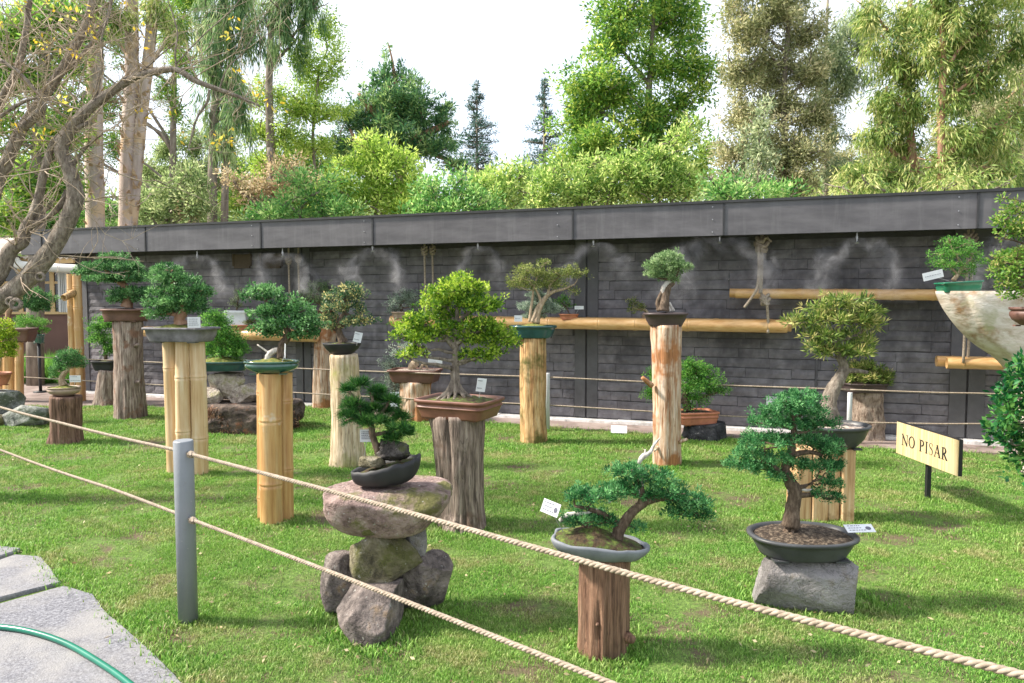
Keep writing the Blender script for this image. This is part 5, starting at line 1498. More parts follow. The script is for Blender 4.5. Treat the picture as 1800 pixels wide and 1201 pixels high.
# --- log between D and G with its tree
D, _ = log_stand('tall rough pale log close to the wall, left of the black bowl pedestal', [(572, 556, 19), (570, 620, 18), (569, 680, 19), (570, 721, 20)], 720, 'log_cream', groove=.2, n=48, k=10, flare=.2)
bonsai('pale_bonsai', 'airy pale green bonsai behind the variegated one on the log by the wall', D, pot=(568, 545, 557, 18, 14, dict(m='pot_brown')),
       trunks=[[(566, 543, 3), (562, 530, 2.5), (558, 515, 2), (562, 505, 1)], [(562, 530, 2), (550, 520, 1.2)]], pads=[(562, 502, 20, 8), (545, 515, 18, 10), (572, 515, 14, 10), (540, 528, 14, 7), (560, 525, 18, 8), (575, 528, 10, 6)], style='loose', leaf='pale green', cover=1.2)

# --- H: brown rectangular pot on a split stump
D, _ = log_stand('short split red brown stump left of the big round bonsai', [(731, 670, 27), (731, 700, 27), (731, 743, 29)], 743, 'log_cream', groove=.22, cuts=.15, n=52, k=10, flare=.2)
bonsai('root_bonsai', 'small gnarled root with wispy grey foliage in the brown rectangular pot with gravel', D,
       pot=(730, 649, 671, 44, 37, dict(asp=.62, n=9, rot=-.18, m='pot_brown', soil='gravel', mound=.12)),
       trunks=[[(722, 650, 6), (728, 640, 7), (734, 645, 5)], [(738, 648, 3), (746, 640, 2.5), (752, 648, 2)], [(730, 642, 2.5), (722, 630, 1.5), (712, 620, 1)]], pads=[(715, 612, 24, 9), (696, 622, 14, 8), (740, 622, 18, 7)], style='loose', leaf='silver', bark='bark_pale',
       cards=[(-.1, 765, 635, 25, 9, dict(yaw=4, lines=1, foot=(762, 650)))])
bonsai('silver_shrub', 'wispy silver green plant by the wall behind the split stump', D + .7, pot=(692, 700, 722, 20, 16, dict(m='pot_black')), trunks=[[(692, 700, 3), (694, 670, 2), (690, 640, 1.5)]],
       pads=[(686, 640, 18, 14), (700, 655, 16, 14), (684, 665, 14, 12), (700, 680, 14, 12)], style='loose', leaf='silver', cat='shrub')
mb = MB(); Dq = D - .5; a = W(694, 702, Dq); mb.box(a, (8 * S(Dq), .003, 13 * S(Dq)), Matrix.Rotation(.3, 3, 'Z') @ Matrix.Rotation(-.3, 3, 'X')); mb.box(a + Vector((0, .01, -12 * S(Dq))), (.006, .004, .1))
tag(mb.build('plant_card', M['card']), 'large white card standing in the grass left of the split stump', 'card')

# --- things on the shelves
def on_shelf(px, shelf_top, o=0):
    t, z, Dk = wpick(px, 570, .36)
    return Dk
Dk = on_shelf(705, 0)
bonsai('silver_bonsai', 'feathery silver green bonsai at the left end of the long shelf', Dk, pot=(706, 548, 560, 18, 14, dict(m='pot_tan')), trunks=[[(706, 547, 3), (704, 535, 2.5), (712, 525, 1.5)]],
       pads=[(700, 530, 20, 10), (722, 522, 18, 9), (712, 515, 14, 7), (692, 545, 12, 8), (728, 536, 12, 7)], style='loose', leaf='silver', cover=1.4)
Dk = on_shelf(1000, 0)
bonsai('tiny_bonsai', 'tiny green seedling in an orange oval dish on the long shelf', Dk, pot=(1000, 552, 562, 17, 14, dict(m='pot_terra', asp=.7)), trunks=[[(1000, 550, 1.2), (995, 540, 1), (985, 530, .8)]],
       pads=[(990, 526, 14, 7), (980, 535, 12, 6), (1000, 535, 10, 5)], style='loose', leaf='fresh green', cards=[(-.05, 1018, 541, 16, 6, dict(lines=1, foot=(1012, 553)))], L=.8)
Dk = on_shelf(1120, 0)
bonsai('tiny_bonsai', 'tiny yellow green cascading bonsai on the long shelf left of the cream log', Dk, pot=(1140, 553, 566, 12, 9, dict(m='pot_tan')), trunks=[[(1140, 552, 2.5), (1132, 544, 2.5), (1122, 544, 1.8), (1112, 540, 1)]],
       pads=[(1114, 532, 9, 6), (1125, 540, 10, 6), (1110, 545, 6, 4)], style='small', leaf='olive', bark='bark_pale')
Dk = on_shelf(1148, 0)
Dk = on_shelf(415, 0) 
bonsai('grey_bonsai', 'thin grey green bonsai in the white tray on the left shelf', Dk, pot=(416, 546, 572, 19, 19, dict(m='card', soil='moss', n=9, asp=.5, feet=False)), trunks=[[(416, 546, 1.5), (418, 530, 1.2), (420, 515, 1)]],
       pads=[(420, 512, 8, 8), (425, 522, 12, 7), (410, 530, 8, 7), (418, 535, 10, 5)], style='loose', leaf='grey green', L=.8)
bonsai('grey_bonsai', 'low brown pot of dry moss on the left shelf, right of the white tray', Dk, pot=(436, 571, 580, 26, 22, dict(m='pot_terra', soil='gravel', n=8, asp=.5)), trunks=[[(436, 570, 1), (436, 566, .8)]], pads=[(436, 566, 12, 3)], style='small', leaf='olive', cat='pot plant')

# --- L: terracotta tray on a black cut stump
Dl = DG(777, 38)
lgk = loft('stump', M['rock_black'], [(W(1236, 743, Dl), 34 * S(Dl)), (W(1237, 758, Dl), 37 * S(Dl)), (Vector((W(1236, 777, Dl).x, Dl, -.02)), 40 * S(Dl))], n=40, groove=.14, jit=.1, seed=4)
tag(lgk, 'low black cut stump near the wall under the terracotta tray', 'stump', 'log pedestals for the bonsai trees')
bonsai('leafy_bonsai', 'wide fresh green bonsai sweeping right in the terracotta rectangular tray', Dl,
       pot=(1222, 722, 744, 36, 32, dict(asp=.7, n=9, rot=.2, m='pot_terra', soil='soil', mound=.15, band=True)),
       trunks=[[(1208, 722, 7), (1206, 708, 6), (1204, 695, 5), (1212, 680, 3.5), (1220, 665, 2.5), (1225, 650, 1.5)], [(1206, 700, 4), (1225, 700, 3), (1245, 695, 2), (1262, 690, 1)]],
       pads=[(1214, 640, 22, 10), (1232, 652, 26, 12), (1208, 660, 26, 14), (1240, 670, 30, 12), (1258, 686, 24, 9), (1215, 682, 28, 12), (1222, 700, 22, 9), (1145, 690, 14, 16), (1150, 660, 12, 12), (1160, 700, 14, 8), (1212, 715, 14, 6)], style='loose', leaf='fresh green', cover=2.0)

# --- M: big round grey pot on timber blocks
Dm = DG(924, 45); s = S(Dm)
root = empty('timber_pedestal', Vector((W(1443, 800, Dm).x, Dm, 0)), 'squared pale timber blocks bound together under the big round grey pot', 'pedestal', 'bamboo and timber pedestals')
for x0, x1, dy, dp in ((1395, 1421, .02, .10), (1422, 1450, 0, .09), (1451, 1470, .02, .10), (1471, 1493, .0, .11)):
    a = W(x0, 783, Dm); b = W(x1, 783, Dm); h = a.z
    mb = MB(); mb.box(((a.x + b.x) / 2, Dm + dy, h / 2 - .02), ((b.x - a.x) / 2 * .98, dp, h / 2 + .01))
    o = mb.build('timber_block', M['timber'], root)
    bv = o.modifiers.new('bevel', 'BEVEL'); bv.width = .008; bv.segments = 2
bonsai('strap_leaf_bonsai', 'broad bronze green bonsai with a curving grey trunk in the big round grey pot', Dm,
       pot=(1466, 745, 784, 61, 44, dict(asp=.8, n=2, m='pot_grey', soil='gravel', mound=.28, feet=True, prof=BOWL)),
       trunks=[[(1455, 742, 24), (1456, 715, 15), (1462, 690, 12), (1478, 662, 10), (1484, 645, 8), (1475, 625, 6), (1468, 600, 5), (1478, 570, 3.5), (1490, 550, 2.5)], [(1482, 652, 6), (1505, 652, 4), (1525, 655, 3)], [(1470, 615, 5), (1440, 600, 3), (1415, 580, 2)], [(1470, 600, 4), (1505, 590, 3), (1525, 575, 2)]],
       pads=[(1490, 530, 38, 13), (1455, 540, 28, 13), (1518, 545, 28, 14), (1425, 565, 30, 12), (1400, 565, 20, 11), (1460, 562, 34, 12), (1505, 565, 36, 14), (1530, 570, 20, 18), (1440, 590, 34, 12), (1430, 608, 20, 9), (1495, 592, 32, 12), (1520, 605, 24, 14), (1470, 612, 34, 11), (1505, 620, 34, 10), (1450, 620, 20, 8)],
       style='strap', leaf='bronze green', bark='bark', roots=(1458, 728, 50, 9))
# --- N: strap leaf tree on a rough bark log near the wall
D, _ = log_stand('pale rough corky bark log behind the big round pot, near the wall', [(1522, 683, 26), (1523, 720, 26), (1525, 778, 28)], 777, 'log_rough', groove=.16, n=64, k=16, jit=.16)
bonsai('strap_leaf_bonsai', 'low bronze green strap leaf bonsai in a dark pot on the corky log', D, pot=(1518, 672, 688, 38, 34, dict(m='pot_dark', n=3, soil='soil')), trunks=[[(1515, 670, 5), (1508, 660, 4), (1500, 655, 3)], [(1515, 668, 3), (1535, 655, 2)]],
       pads=[(1500, 650, 22, 9), (1525, 645, 26, 10), (1545, 658, 24, 9), (1515, 662, 32, 9), (1498, 672, 18, 8), (1535, 672, 28, 6), (1555, 665, 14, 7)], style='strap', leaf='bronze green')
tag(rock_mesh('bonsai_label', (0, 0, -.5), (.01, .01, .01), 'rock_black', sub=1), None) if False else None

# --- O: driftwood horn with a green pot
Do = 6.4; s = S(Do)
dw = empty('driftwood_pedestal', Vector((W(1790, 800, Do).x, Do, 0)), 'huge bleached driftwood horn rising at the right edge and carrying a green pot', 'driftwood')
SEC = [(512, 1648, 1850, .95), (520, 1650, 1858, 1.0), (545, 1662, 1870, 1.0), (575, 1684, 1880, .95), (605, 1715, 1890, .9), (630, 1752, 1896, .85), (660, 1778, 1902, .8), (700, 1792, 1906, .8), (760, 1800, 1912, .8), (830, 1800, 1920, .8), (900, 1790, 1930, .9)]
V = []; Fc = []; K = 90; Q = spline([(a, b, c, d) for a, b, c, d in SEC], 7)
for y, x0, x1, dp in Q:
    c = W((x0 + x1) / 2, y, Do); hw = (x1 - x0) / 2 * s
    for k in range(K):
        a = 2 * PI * k / K; ca = math.copysign(abs(math.cos(a)) ** .9, math.cos(a))
        g = 1 + .15 * noise.noise(Vector((math.cos(a) * 1.8, math.sin(a) * 1.8, c.z * 2.5))) + .05 * noise.noise(Vector((math.cos(a) * 5, math.sin(a) * 5, c.z * 2.5))) + .015 * noise.noise(Vector((math.cos(a) * 12, math.sin(a) * 12, c.z * 6)))
        z = c.z if c.z > -.02 else -.03
        V.append((c.x + ca * hw * (g if ca > -.8 else 1), Do + math.sin(a) * .24 * dp * g, z))
for i in range(len(Q) - 1):
    Fc += [(i * K + k, (i + 1) * K + k, (i + 1) * K + (k + 1) % K, i * K + (k + 1) % K) for k in range(K)]
Fc.append(tuple(range(K)))
o = put('driftwood', V, Fc, M['drift'], dw, True)
o.data.polygons[len(Fc) - 1].use_smooth = False
bonsai('airy_bonsai', 'airy light green bonsai in the green rectangular tray on the driftwood', Do - .02,
       pot=(1685, 495, 513, 34, 30, dict(asp=.55, n=9, rot=-.05, m='pot_green', soil='gravel', mound=.2, tilt=-.06, feet=False)),
       trunks=[[(1676, 493, 4), (1684, 482, 3.2), (1692, 470, 2.6), (1688, 460, 2.2), (1680, 448, 1.6), (1672, 435, 1)], [(1688, 474, 2), (1700, 462, 1.4), (1712, 450, 1)], [(1684, 482, 2), (1668, 468, 1.4), (1655, 460, 1)]],
       pads=[(1670, 425, 22, 10), (1690, 430, 22, 10), (1655, 445, 22, 11), (1680, 445, 26, 11), (1708, 445, 20, 12), (1650, 462, 20, 9), (1675, 465, 26, 10), (1708, 468, 22, 10), (1722, 455, 10, 8), (1695, 480, 18, 6)], style='loose', leaf='fresh green', bark='bark_pale', cover=.85, L=.72,
       cards=[(-.12, 1640, 484, 34, 14, dict(yaw=-6, lean=0, roll=-14, lines=1, foot=(1668, 494)))])

# --- P: red tipped tree at the right edge, pot on a tall log outside the frame
Dp2 = 4.6
D_, _ = log_stand('tall pale log at the right edge under the mauve round pot', [(1862, 572, 34), (1866, 800, 34), (1870, 985, 36)], 985, 'log_pale', groove=.1, n=48, k=8)
bonsai('red_tipped_bonsai', 'light green tree with red tipped leaves at the right edge, in a mauve round pot', D_, pot=(1822, 540, 572, 42, 30, dict(m='pot_brown', prof=ROUND, asp=.9)),
       trunks=[[(1822, 540, 7), (1826, 510, 6), (1820, 480, 5), (1830, 440, 4), (1825, 400, 3), (1822, 370, 2)], [(1820, 480, 3), (1795, 470, 2), (1770, 462, 1.3)], [(1825, 440, 3), (1790, 425, 1.5), (1765, 420, 1)]],
       pads=[(1785, 370, 22, 12), (1820, 362, 26, 14), (1765, 385, 18, 10), (1790, 395, 30, 14), (1830, 400, 30, 20), (1775, 410, 20, 9), (1755, 455, 20, 10), (1790, 450, 32, 16), (1835, 455, 34, 20), (1770, 478, 26, 13), (1800, 490, 30, 16), (1762, 497, 16, 9), (1790, 515, 26, 12), (1830, 510, 30, 14), (1765, 348, 8, 4)],
       style='camellia', leaf='red tipped', bark='bark_dark', cover=1.0, L=.72)
# --- Q: glossy camellia close to the right edge
Dq = 3.9
bonsai('camellia_shrub', 'glossy dark green camellia shrub cut by the right edge of the lawn', Dq, trunks=[[(1850, 1010, 12), (1845, 900, 9), (1838, 800, 7), (1830, 700, 4)]],
       pads=[(1790, 660, 26, 18), (1830, 650, 40, 24), (1765, 690, 24, 16), (1800, 700, 36, 22), (1850, 700, 40, 30), (1770, 725, 32, 18), (1760, 752, 24, 14), (1805, 745, 38, 22), (1775, 775, 30, 16), (1825, 785, 40, 24), (1790, 805, 24, 14), (1850, 750, 40, 30), (1795, 828, 16, 9), (1835, 830, 34, 20)],
       style='camellia', leaf='mixed camellia', bark='bark', cat='shrub', group=None, cover=1.15, L=1.2)

# cards on the ground by the wall
for px, py, w, h, yw, lean, lb in ((1088, 755, 28, 15, 10, -40, 'white information card lying at the lawn edge right of the middle rear post'), (1369, 705, 42, 15, 6, -4, 'white card low on the wall behind the front right juniper')):
    Dk = DG(py + 8) if px < 1200 else wpick(px, py, .06)[2]
    mb = MB(); c = W(px, py, Dk); mb.box(c, (w * S(Dk) / 2, .003, h * S(Dk) / 2), Matrix.Rotation(R(yw) + WROT, 3, 'Z') @ Matrix.Rotation(R(lean), 3, 'X'))
    tag(mb.build('plant_card', M['card']), lb, 'card')

# ================================================================== NO PISAR SIGN
D1, D2 = 6.0, 5.18
a0 = W(1577, 741, D1); a1 = W(1580, 797, D1); b0 = W(1687, 772, D2); b1 = W(1687, 836, D2)
zt = (a0.z + b0.z) / 2; zb = (a1.z + b1.z) / 2
A = Vector((a0.x, D1, zb)); B = Vector((b0.x, D2, zb)); ex = (B - A).normalized(); nrm = ex.cross(Vector((0, 0, 1)))
if nrm.dot(-A) < 0: nrm = -nrm
Wd = (B - A).length; H = zt - zb
Ds = DG(877); foot = G(1628, 877); mid = A.lerp(B, .47)
sroot = empty('lawn_sign', Vector((mid.x, mid.y, 0)), 'pale wooden NO PISAR sign on a short black post in the lawn', 'sign')
mb = MB(); mb.prism([A - nrm * .028, B - nrm * .028, B - nrm * .001, A - nrm * .001][::-1], Vector((0, 0, H))); mb.build('board_edge', M['ink'], sroot)
mb = MB(); q = .004; mb.prism([A + ex * q - nrm * .002, B - ex * q - nrm * .002, B - ex * q + nrm * .003, A + ex * q + nrm * .003][::-1], Vector((0, 0, H - .006)))
mb.build('board', M['board'], sroot)
mb = MB(); mb.box((mid.x - nrm.x * .045, mid.y - nrm.y * .045, (zt + 0) / 2 - .05), (.016, .016, (zt) / 2 - .0), Matrix.Rotation(math.atan2(ex.y, ex.x), 3, 'Z')); mb.build('post', M['ink'], sroot)
TK, TN, SF = .165, .085, .055
def gl(ch):
    """letter as ribbons: (points, widths)"""
    def line(x0, y0, x1, y1, w): return ([(x0, y0), (x1, y1)], [w, w])
    def serif(x, y, hw=.13): return line(x - hw, y, x + hw, y, SF)
    def arc(cx, cy, rx, ry, a0, a1, n=22, w0=TN, w1=TK):
        P = []; Wt = []
        for i in range(n + 1):
            a = R(a0 + (a1 - a0) * i / n); P.append((cx + rx * math.cos(a), cy + ry * math.sin(a))); Wt.append(w0 + (w1 - w0) * abs(math.cos(a)) ** 1.5)
        return (P, Wt)
    e = SF / 2
    if ch == 'N': return .86, [line(.14, e, .14, 1 - e, TN), line(.10, .97, .74, .02, TK), line(.74, 1 - e, .74, 0, TN), serif(.14, e), serif(.09, 1 - e, .09), serif(.74, 1 - e)]
    if ch == 'O': return .86, [arc(.42, .5, .34, .475, 0, 360, 40)]
    if ch == 'P': return .66, [line(.16, e, .16, 1 - e, TK), serif(.17, e, .15), serif(.12, 1 - e, .11), arc(.24, .735, .27, .245, 90, -90)]
    if ch == 'I': return .36, [line(.17, e, .17, 1 - e, TK), serif(.17, e, .15), serif(.17, 1 - e, .15)]
    if ch == 'S':
        P = [(.46, .78), (.42, .91), (.28, .975), (.14, .92), (.09, .78), (.16, .64), (.30, .54), (.43, .43), (.48, .25), (.41, .08), (.25, .025), (.10, .08), (.06, .24)]
        Wt = [.03, .04, .045, .06, .09, .11, .12, .11, .09, .06, .045, .04, .03]
        Q = spline([(x, y, w) for (x, y), w in zip(P, Wt)], 4)
        return .56, [([(q[0], q[1]) for q in Q], [q[2] for q in Q]), line(.462, .72, .462, .95, .022), line(.06, .06, .06, .28, .022)]
    if ch == 'A': return .82, [line(.12, e, .40, .97, TN), line(.38, 1.0, .70, e, TK), line(.21, .36, .56, .36, SF * 1.2), serif(.12, e, .11), serif(.70, e, .13)]
    if ch == 'R': return .76, [line(.16, e, .16, 1 - e, TK), serif(.17, e, .15), serif(.12, 1 - e, .11), arc(.24, .745, .25, .235, 90, -90), line(.30, .50, .62, e, TK), serif(.66, e, .08)]
    return .42, []
mb = MB(); txt = 'NO PISAR'; LH = H * .35; wid = sum(gl(c)[0] for c in txt) + .06 * len(txt); sx = Wd * .76 / wid
x = Wd * .10; lvl = 0
for c in txt:
    adv, rib = gl(c)
    for k, (P, Wt) in enumerate(rib):
        off = .0036 + .00025 * k
        Lp = []; Rp = []
        for i, (px_, py_) in enumerate(P):
            p0 = P[max(0, i - 1)]; p1_ = P[min(len(P) - 1, i + 1)]
            if c == 'O': p0 = P[(i - 1) % (len(P) - 1)]; p1_ = P[(i + 1) % (len(P) - 1)]
            dx, dy = p1_[0] - p0[0], p1_[1] - p0[1]; l = math.hypot(dx, dy) or 1
            nx_, ny_ = -dy / l * Wt[i] / 2, dx / l * Wt[i] / 2
            for arr, sg in ((Lp, 1), (Rp, -1)):
                u_ = x + (px_ + nx_ * sg) * sx; v_ = H * .31 + (py_ + ny_ * sg) * LH
                arr.append(A + ex * u_ + Vector((0, 0, v_)) + nrm * off)
        n = len(P); mb.add(Lp + Rp, [(i, i + 1, n + i + 1, n + i) for i in range(n - 1)])
    x += (adv + .06) * sx
mb.build('lettering', M['ink'], sroot)

# longer grass and weeds left by the mower round the foot of every pedestal, rock and post
pts = []; rgs = np.random.default_rng(44)
for o in list(COL.objects):
    if o.parent is not None or o.get('category') not in ('log', 'pedestal', 'rock', 'post', 'sign', 'stump', 'boulder'): continue
    L_ = [o] + list(o.children); P_ = []
    for q in L_:
        if q.type != 'MESH': continue
        ofs = np.array(wloc(q)); n_ = len(q.data.vertices); A_ = np.empty(n_ * 3); q.data.vertices.foreach_get('co', A_); A_ = A_.reshape(-1, 3) + ofs; P_.append(A_[A_[:, 2] < .05])
    if not P_: continue
    A_ = np.concatenate(P_)
    if len(A_) < 3: continue
    c_ = A_[:, :2].mean(axis=0); r_ = np.abs(A_[:, :2] - c_).max(axis=0)
    for k in range(int(70 * (r_[0] + r_[1]) / .2)):
        a_ = rgs.uniform(0, 2 * PI); f_ = rgs.uniform(.95, 1.25); x, y = c_[0] + math.cos(a_) * r_[0] * f_, c_[1] + math.sin(a_) * r_[1] * f_
        if y < edge_y(x) and not on_path(x, y): pts.append((x, y, gz(x, y)))
for a_, b_ in zip(RIM, RIM[1:]):
    for k in range(int((b_ - a_).length * 70)):
        p_ = a_.lerp(b_, rgs.random()); pts.append((p_.x + rgs.uniform(.015, .05), p_.y + rgs.uniform(0, .03), .005))
tag(scatter('grass', pts, .9, 2.1), 'longer uncut grass round the feet of the pedestals and stones', 'grass', kind='stuff')
# ================================================================== TREES
TST = {
 'broad': dict(L=.125, W=.05, per=26, cr=.26, up=-.05, cover=2.0, lai=4.6, shell=.5, mat='forest'),
 'bush': dict(L=.10, W=.034, per=22, cr=.17, up=.3, cover=2.2, lai=4.6, shell=.3, mat='forest'),
 'droop': dict(lai=4.0, L=.15, W=.026, per=26, cr=.17, up=-.95, out=.55, cover=2.3, shell=.3, cs=(1, 1, 1.6), mat='eucalypt'),
 'weep': dict(lai=3.6, L=.26, W=.026, per=44, cr=.14, up=-1.8, out=.3, cover=2.4, shell=.3, cs=(1, 1, 3.4), mat='weeping'),
 'feather': dict(lai=4.4, L=.10, W=.03, per=30, cr=.17, up=.25, cover=2.3, shell=.35, mat='feathery brown'),
 'cedar': dict(lai=5.5, L=.17, W=.035, per=34, cr=.20, up=.35, cover=3.4, shell=.5, flat=.5, mat='cedar'),
 'fir': dict(lai=1, L=.13, W=.03, per=16, cr=.06, up=.1, cover=2.4, shell=.2, flat=.6, mat='fir'),
 'thin': dict(lai=2.6, L=.09, W=.035, per=18, cr=.17, up=.1, cover=1.3, shell=.2, mat='forest'),
}
def tree(name, label, D, trunks, blobs, style, leaf=None, bark='trunk_far', sub=8, rr=(.28, .5), cover=1.0, group='trees beyond the wall', seed=None, cat='tree', limbs=True, squash=.75, L=None, dep=.8, shoots=0, spray=0):
    sd_ = hash_(label) if seed is None else seed
    rg = random.Random(sd_)
    p0 = W(trunks[0][0][0], 525, D)
    root = empty(name, Vector((p0.x, D, 0)), label, cat, group)
    st = dict(TST[style])
    if leaf: st['mat'] = leaf
    if L: st['L'] *= L; st['W'] *= L
    mb = MB(); ap = []; ar = []
    for i, P in enumerate(trunks):
        pts, rr_ = px_path(P, D, 5)
        if i == 0: pts[0].z = -.05
        mb.tube(pts, rr_, 12, jit=.12, groove=.12, seed=sd_ % 11); ap += pts[len(pts) // 4:]; ar += rr_[len(pts) // 4:]
    mb.build('trunk', M[bark], root, True)
    wp = pxpads(blobs, D, sd_, dep)
    sb = subdiv(wp, sub, rr, sd_ % 1000, squash)
    if spray:
        # sprays: little leafy shoots that fan out of each mass, so that its edge stays ragged
        rs_ = np.random.default_rng(sd_ % 997); sb = [q for q in sb if rs_.random() < .35]
        for c, r in wp:
            c = np.array(c); r = np.array(r)
            for k in range(spray):
                u = unit(rs_.normal(size=3)); u[2] = u[2] * .8 + .35; u = unit(u)
                a = c + rs_.normal(size=3) * r * .25 - np.array([0, 0, .35]) * r[2]; b = c + u * r * rs_.uniform(.75, 1.3)
                for q in range(5):
                    f = .3 + .175 * q; w_ = r[0] * (.20 - .026 * q) * rs_.uniform(.7, 1.2); sb.append((tuple(a + (b - a) * f + np.array([0, 0, (-.35 if st['up'] < -.5 else .05) * r[2] * f * f])), (w_, w_, w_ * .8)))
    if shoots:
        rs_ = np.random.default_rng(sd_ % 999)
        for c, r in wp:
            for k in range(shoots):
                u = unit(rs_.normal(size=3)); u[2] = abs(u[2]) * .9 + .1
                for q in range(3):
                    f = .85 + q * rs_.uniform(.10, .2); w_ = r[0] * .16 * (1 - q * .2); sb.append((tuple(np.array(c) + u * np.array(r) * f), (w_, w_, w_ * 1.3)))
    if limbs:
        mb = MB()
        for c, r in wp: 
            p = limb_to(mb, ap, [x * .8 for x in ar], c, rg, .8, 7, .010, .9)
            if p:
                for _ in range(4):
                    e = Vector(c) + Vector((rg.uniform(-.8, .8) * r[0], rg.uniform(-.8, .8) * r[1], rg.uniform(-.4, .8) * r[2]))
                    limb_to(mb, p[2:], [.03] * 9, e, rg, .4, 5, .006, .6)
        mb.build('limbs', M[bark], root, True)
    aw = sum(PI * r[0] * r[2] for c, r in wp); ab = sum(PI * r[0] * max(r[2], r[1] * .5) for c, r in sb)
    V, Fc, T = cloud(sb, dict(st, cover=st['lai'] * aw / ab), cover, sd_ % 1000)
    put('crown', V, Fc, LM[st['mat']], root, tint=T)
    return root
gnd = 640
# big broadleaf tree, centre right
tree('broadleaf_tree', 'tall bright green broadleaf tree right of the open sky', 19, [[(1130, gnd, 9), (1138, 300, 7.5), (1140, 180, 6), (1145, 90, 4), (1150, 0, 3)], [(1140, 240, 5), (1190, 190, 3.5), (1230, 150, 2)], [(1138, 260, 5), (1080, 210, 3.5), (1040, 190, 2)], [(1142, 150, 4), (1095, 90, 3), (1075, 50, 2)]],
     [(1090, 40, 70, 50), (1170, 30, 80, 50), (1070, 75, 55, 34), (1215, 60, 36, 50), (1050, 140, 70, 36), (1030, 190, 60, 30), (1090, 165, 60, 34), (1140, 200, 60, 40), (1210, 110, 46, 40), (1235, 145, 36, 44), (1010, 215, 50, 24), (1070, 245, 70, 34), (1020, 265, 55, 26), (1140, 265, 70, 40), (1150, 120, 44, 34), (1190, 180, 40, 34), (1150, 300, 60, 34), (1170, -60, 90, 50), (1060, -50, 60, 40), (1190, 230, 45, 36)],
     'broad', 'forest', sub=10, rr=(.30, .48), cover=1.1, spray=14)
tree('feathery_tree', 'grey brown feathery tree with a straight trunk beside the broadleaf tree', 17, [[(1382, gnd, 7), (1380, 300, 6), (1378, 150, 5), (1385, 60, 4), (1388, -30, 3)], [(1300, gnd, 8), (1306, 330, 7), (1310, 200, 4)]],
     [(1370, 20, 70, 50), (1320, 60, 50, 50), (1415, 60, 50, 50), (1300, 130, 40, 50), (1350, 120, 60, 40), (1420, 130, 50, 40), (1310, 200, 50, 44), (1370, 190, 50, 40), (1420, 200, 50, 50), (1345, 260, 50, 44), (1400, 270, 60, 40), (1290, 270, 40, 40), (1300, 320, 50, 30), (1390, 325, 60, 30), (1340, -50, 80, 40), (1290, 10, 30, 50)],
     'feather', 'feathery brown', sub=9, cover=1.15, spray=22)
tree('eucalyptus', 'slender grey green eucalyptus between the feathery tree and the red trunked ones', 18, [[(1450, gnd, 4), (1453, 250, 3.5), (1452, 100, 3), (1455, 0, 2)]],
     [(1490, 60, 60, 40), (1470, 110, 50, 40), (1455, 170, 40, 40), (1500, 130, 40, 30), (1460, 240, 40, 40), (1470, 300, 40, 30), (1520, 30, 40, 30)], 'droop', 'grey green', sub=8, cover=.9, spray=14)
tree('eucalyptus', 'drooping pale green eucalyptus with a rust red trunk leaning left at the right side', 15.5, [[(1612, gnd, 9), (1608, 330, 8), (1603, 270, 7), (1598, 200, 6), (1590, 100, 5), (1600, 0, 4)]],
     [(1590, 30, 50, 44), (1570, 90, 60, 44), (1610, 120, 50, 40), (1560, 170, 44, 40), (1605, 190, 44, 44), (1540, 230, 40, 36), (1585, 250, 46, 40), (1540, 300, 46, 30), (1500, 310, 40, 26), (1575, 320, 50, 26), (1530, 20, 40, 40), (1625, 40, 40, 44)],
     'droop', 'eucalypt', 'trunk_red', sub=9, cover=1.05, spray=16)
tree('eucalyptus', 'tall drooping eucalyptus with a straight rust red trunk near the right edge', 14.5, [[(1652, gnd, 8), (1655, 320, 6.5), (1654, 200, 6), (1658, 120, 5), (1655, 20, 4), (1650, -60, 3)]],
     [(1660, 20, 60, 50), (1700, 60, 60, 50), (1750, 30, 60, 50), (1790, 80, 50, 50), (1650, 100, 44, 44), (1700, 140, 50, 40), (1670, 180, 44, 40), (1740, 130, 50, 40), (1690, 240, 50, 40), (1660, 290, 50, 40), (1740, 230, 50, 50), (1790, 200, 40, 60), (1710, 310, 60, 30), (1770, 300, 50, 40), (1680, -50, 80, 40), (1780, -30, 60, 50)],
     'droop', 'eucalypt', 'trunk_red', sub=9, cover=1.05, spray=16)
tree('eucalyptus', 'dry brown leaved eucalyptus low at the right edge behind the roof', 16.5, [[(1760, gnd, 8), (1765, 300, 6), (1770, 180, 4)]],
     [(1740, 280, 60, 40), (1790, 260, 40, 60), (1760, 200, 50, 40), (1720, 320, 60, 26), (1640, 325, 60, 22), (1800, 150, 40, 50)], 'droop', 'feathery brown', 'trunk_red', sub=7, cover=.9, spray=14)
# cypress and firs in the middle
tree('cypress', 'broad dark green cypress with upswept tips in the middle of the skyline', 22, [[(700, gnd, 14), (705, 300, 10), (702, 200, 6), (690, 110, 2), (682, 75, 1)], [(705, 260, 9), (760, 230, 6), (790, 215, 4)], [(705, 240, 8), (650, 190, 6), (630, 165, 3)], [(815, 330, 5), (800, 290, 4), (760, 270, 4)]],
     [(700, 165, 44, 26), (720, 150, 24, 20), (680, 140, 18, 22), (600, 250, 36, 34), (640, 280, 50, 30), (700, 275, 50, 24), (665, 180, 40, 26), (735, 185, 42, 28), (640, 205, 36, 28), (690, 210, 50, 28), (745, 220, 44, 28), (775, 205, 24, 26), (785, 245, 26, 26), (715, 245, 50, 22), (655, 235, 40, 26), (610, 215, 26, 30), (760, 265, 46, 12), (800, 290, 30, 10)],
     'cedar', 'cedar', 'trunk_red', sub=14, rr=(.28, .46), cover=1.0, spray=16)
D_ = 22; mb_root = [o for o in COL.objects if o.get('label', '').startswith('broad dark green cypress')][0]
tips = []
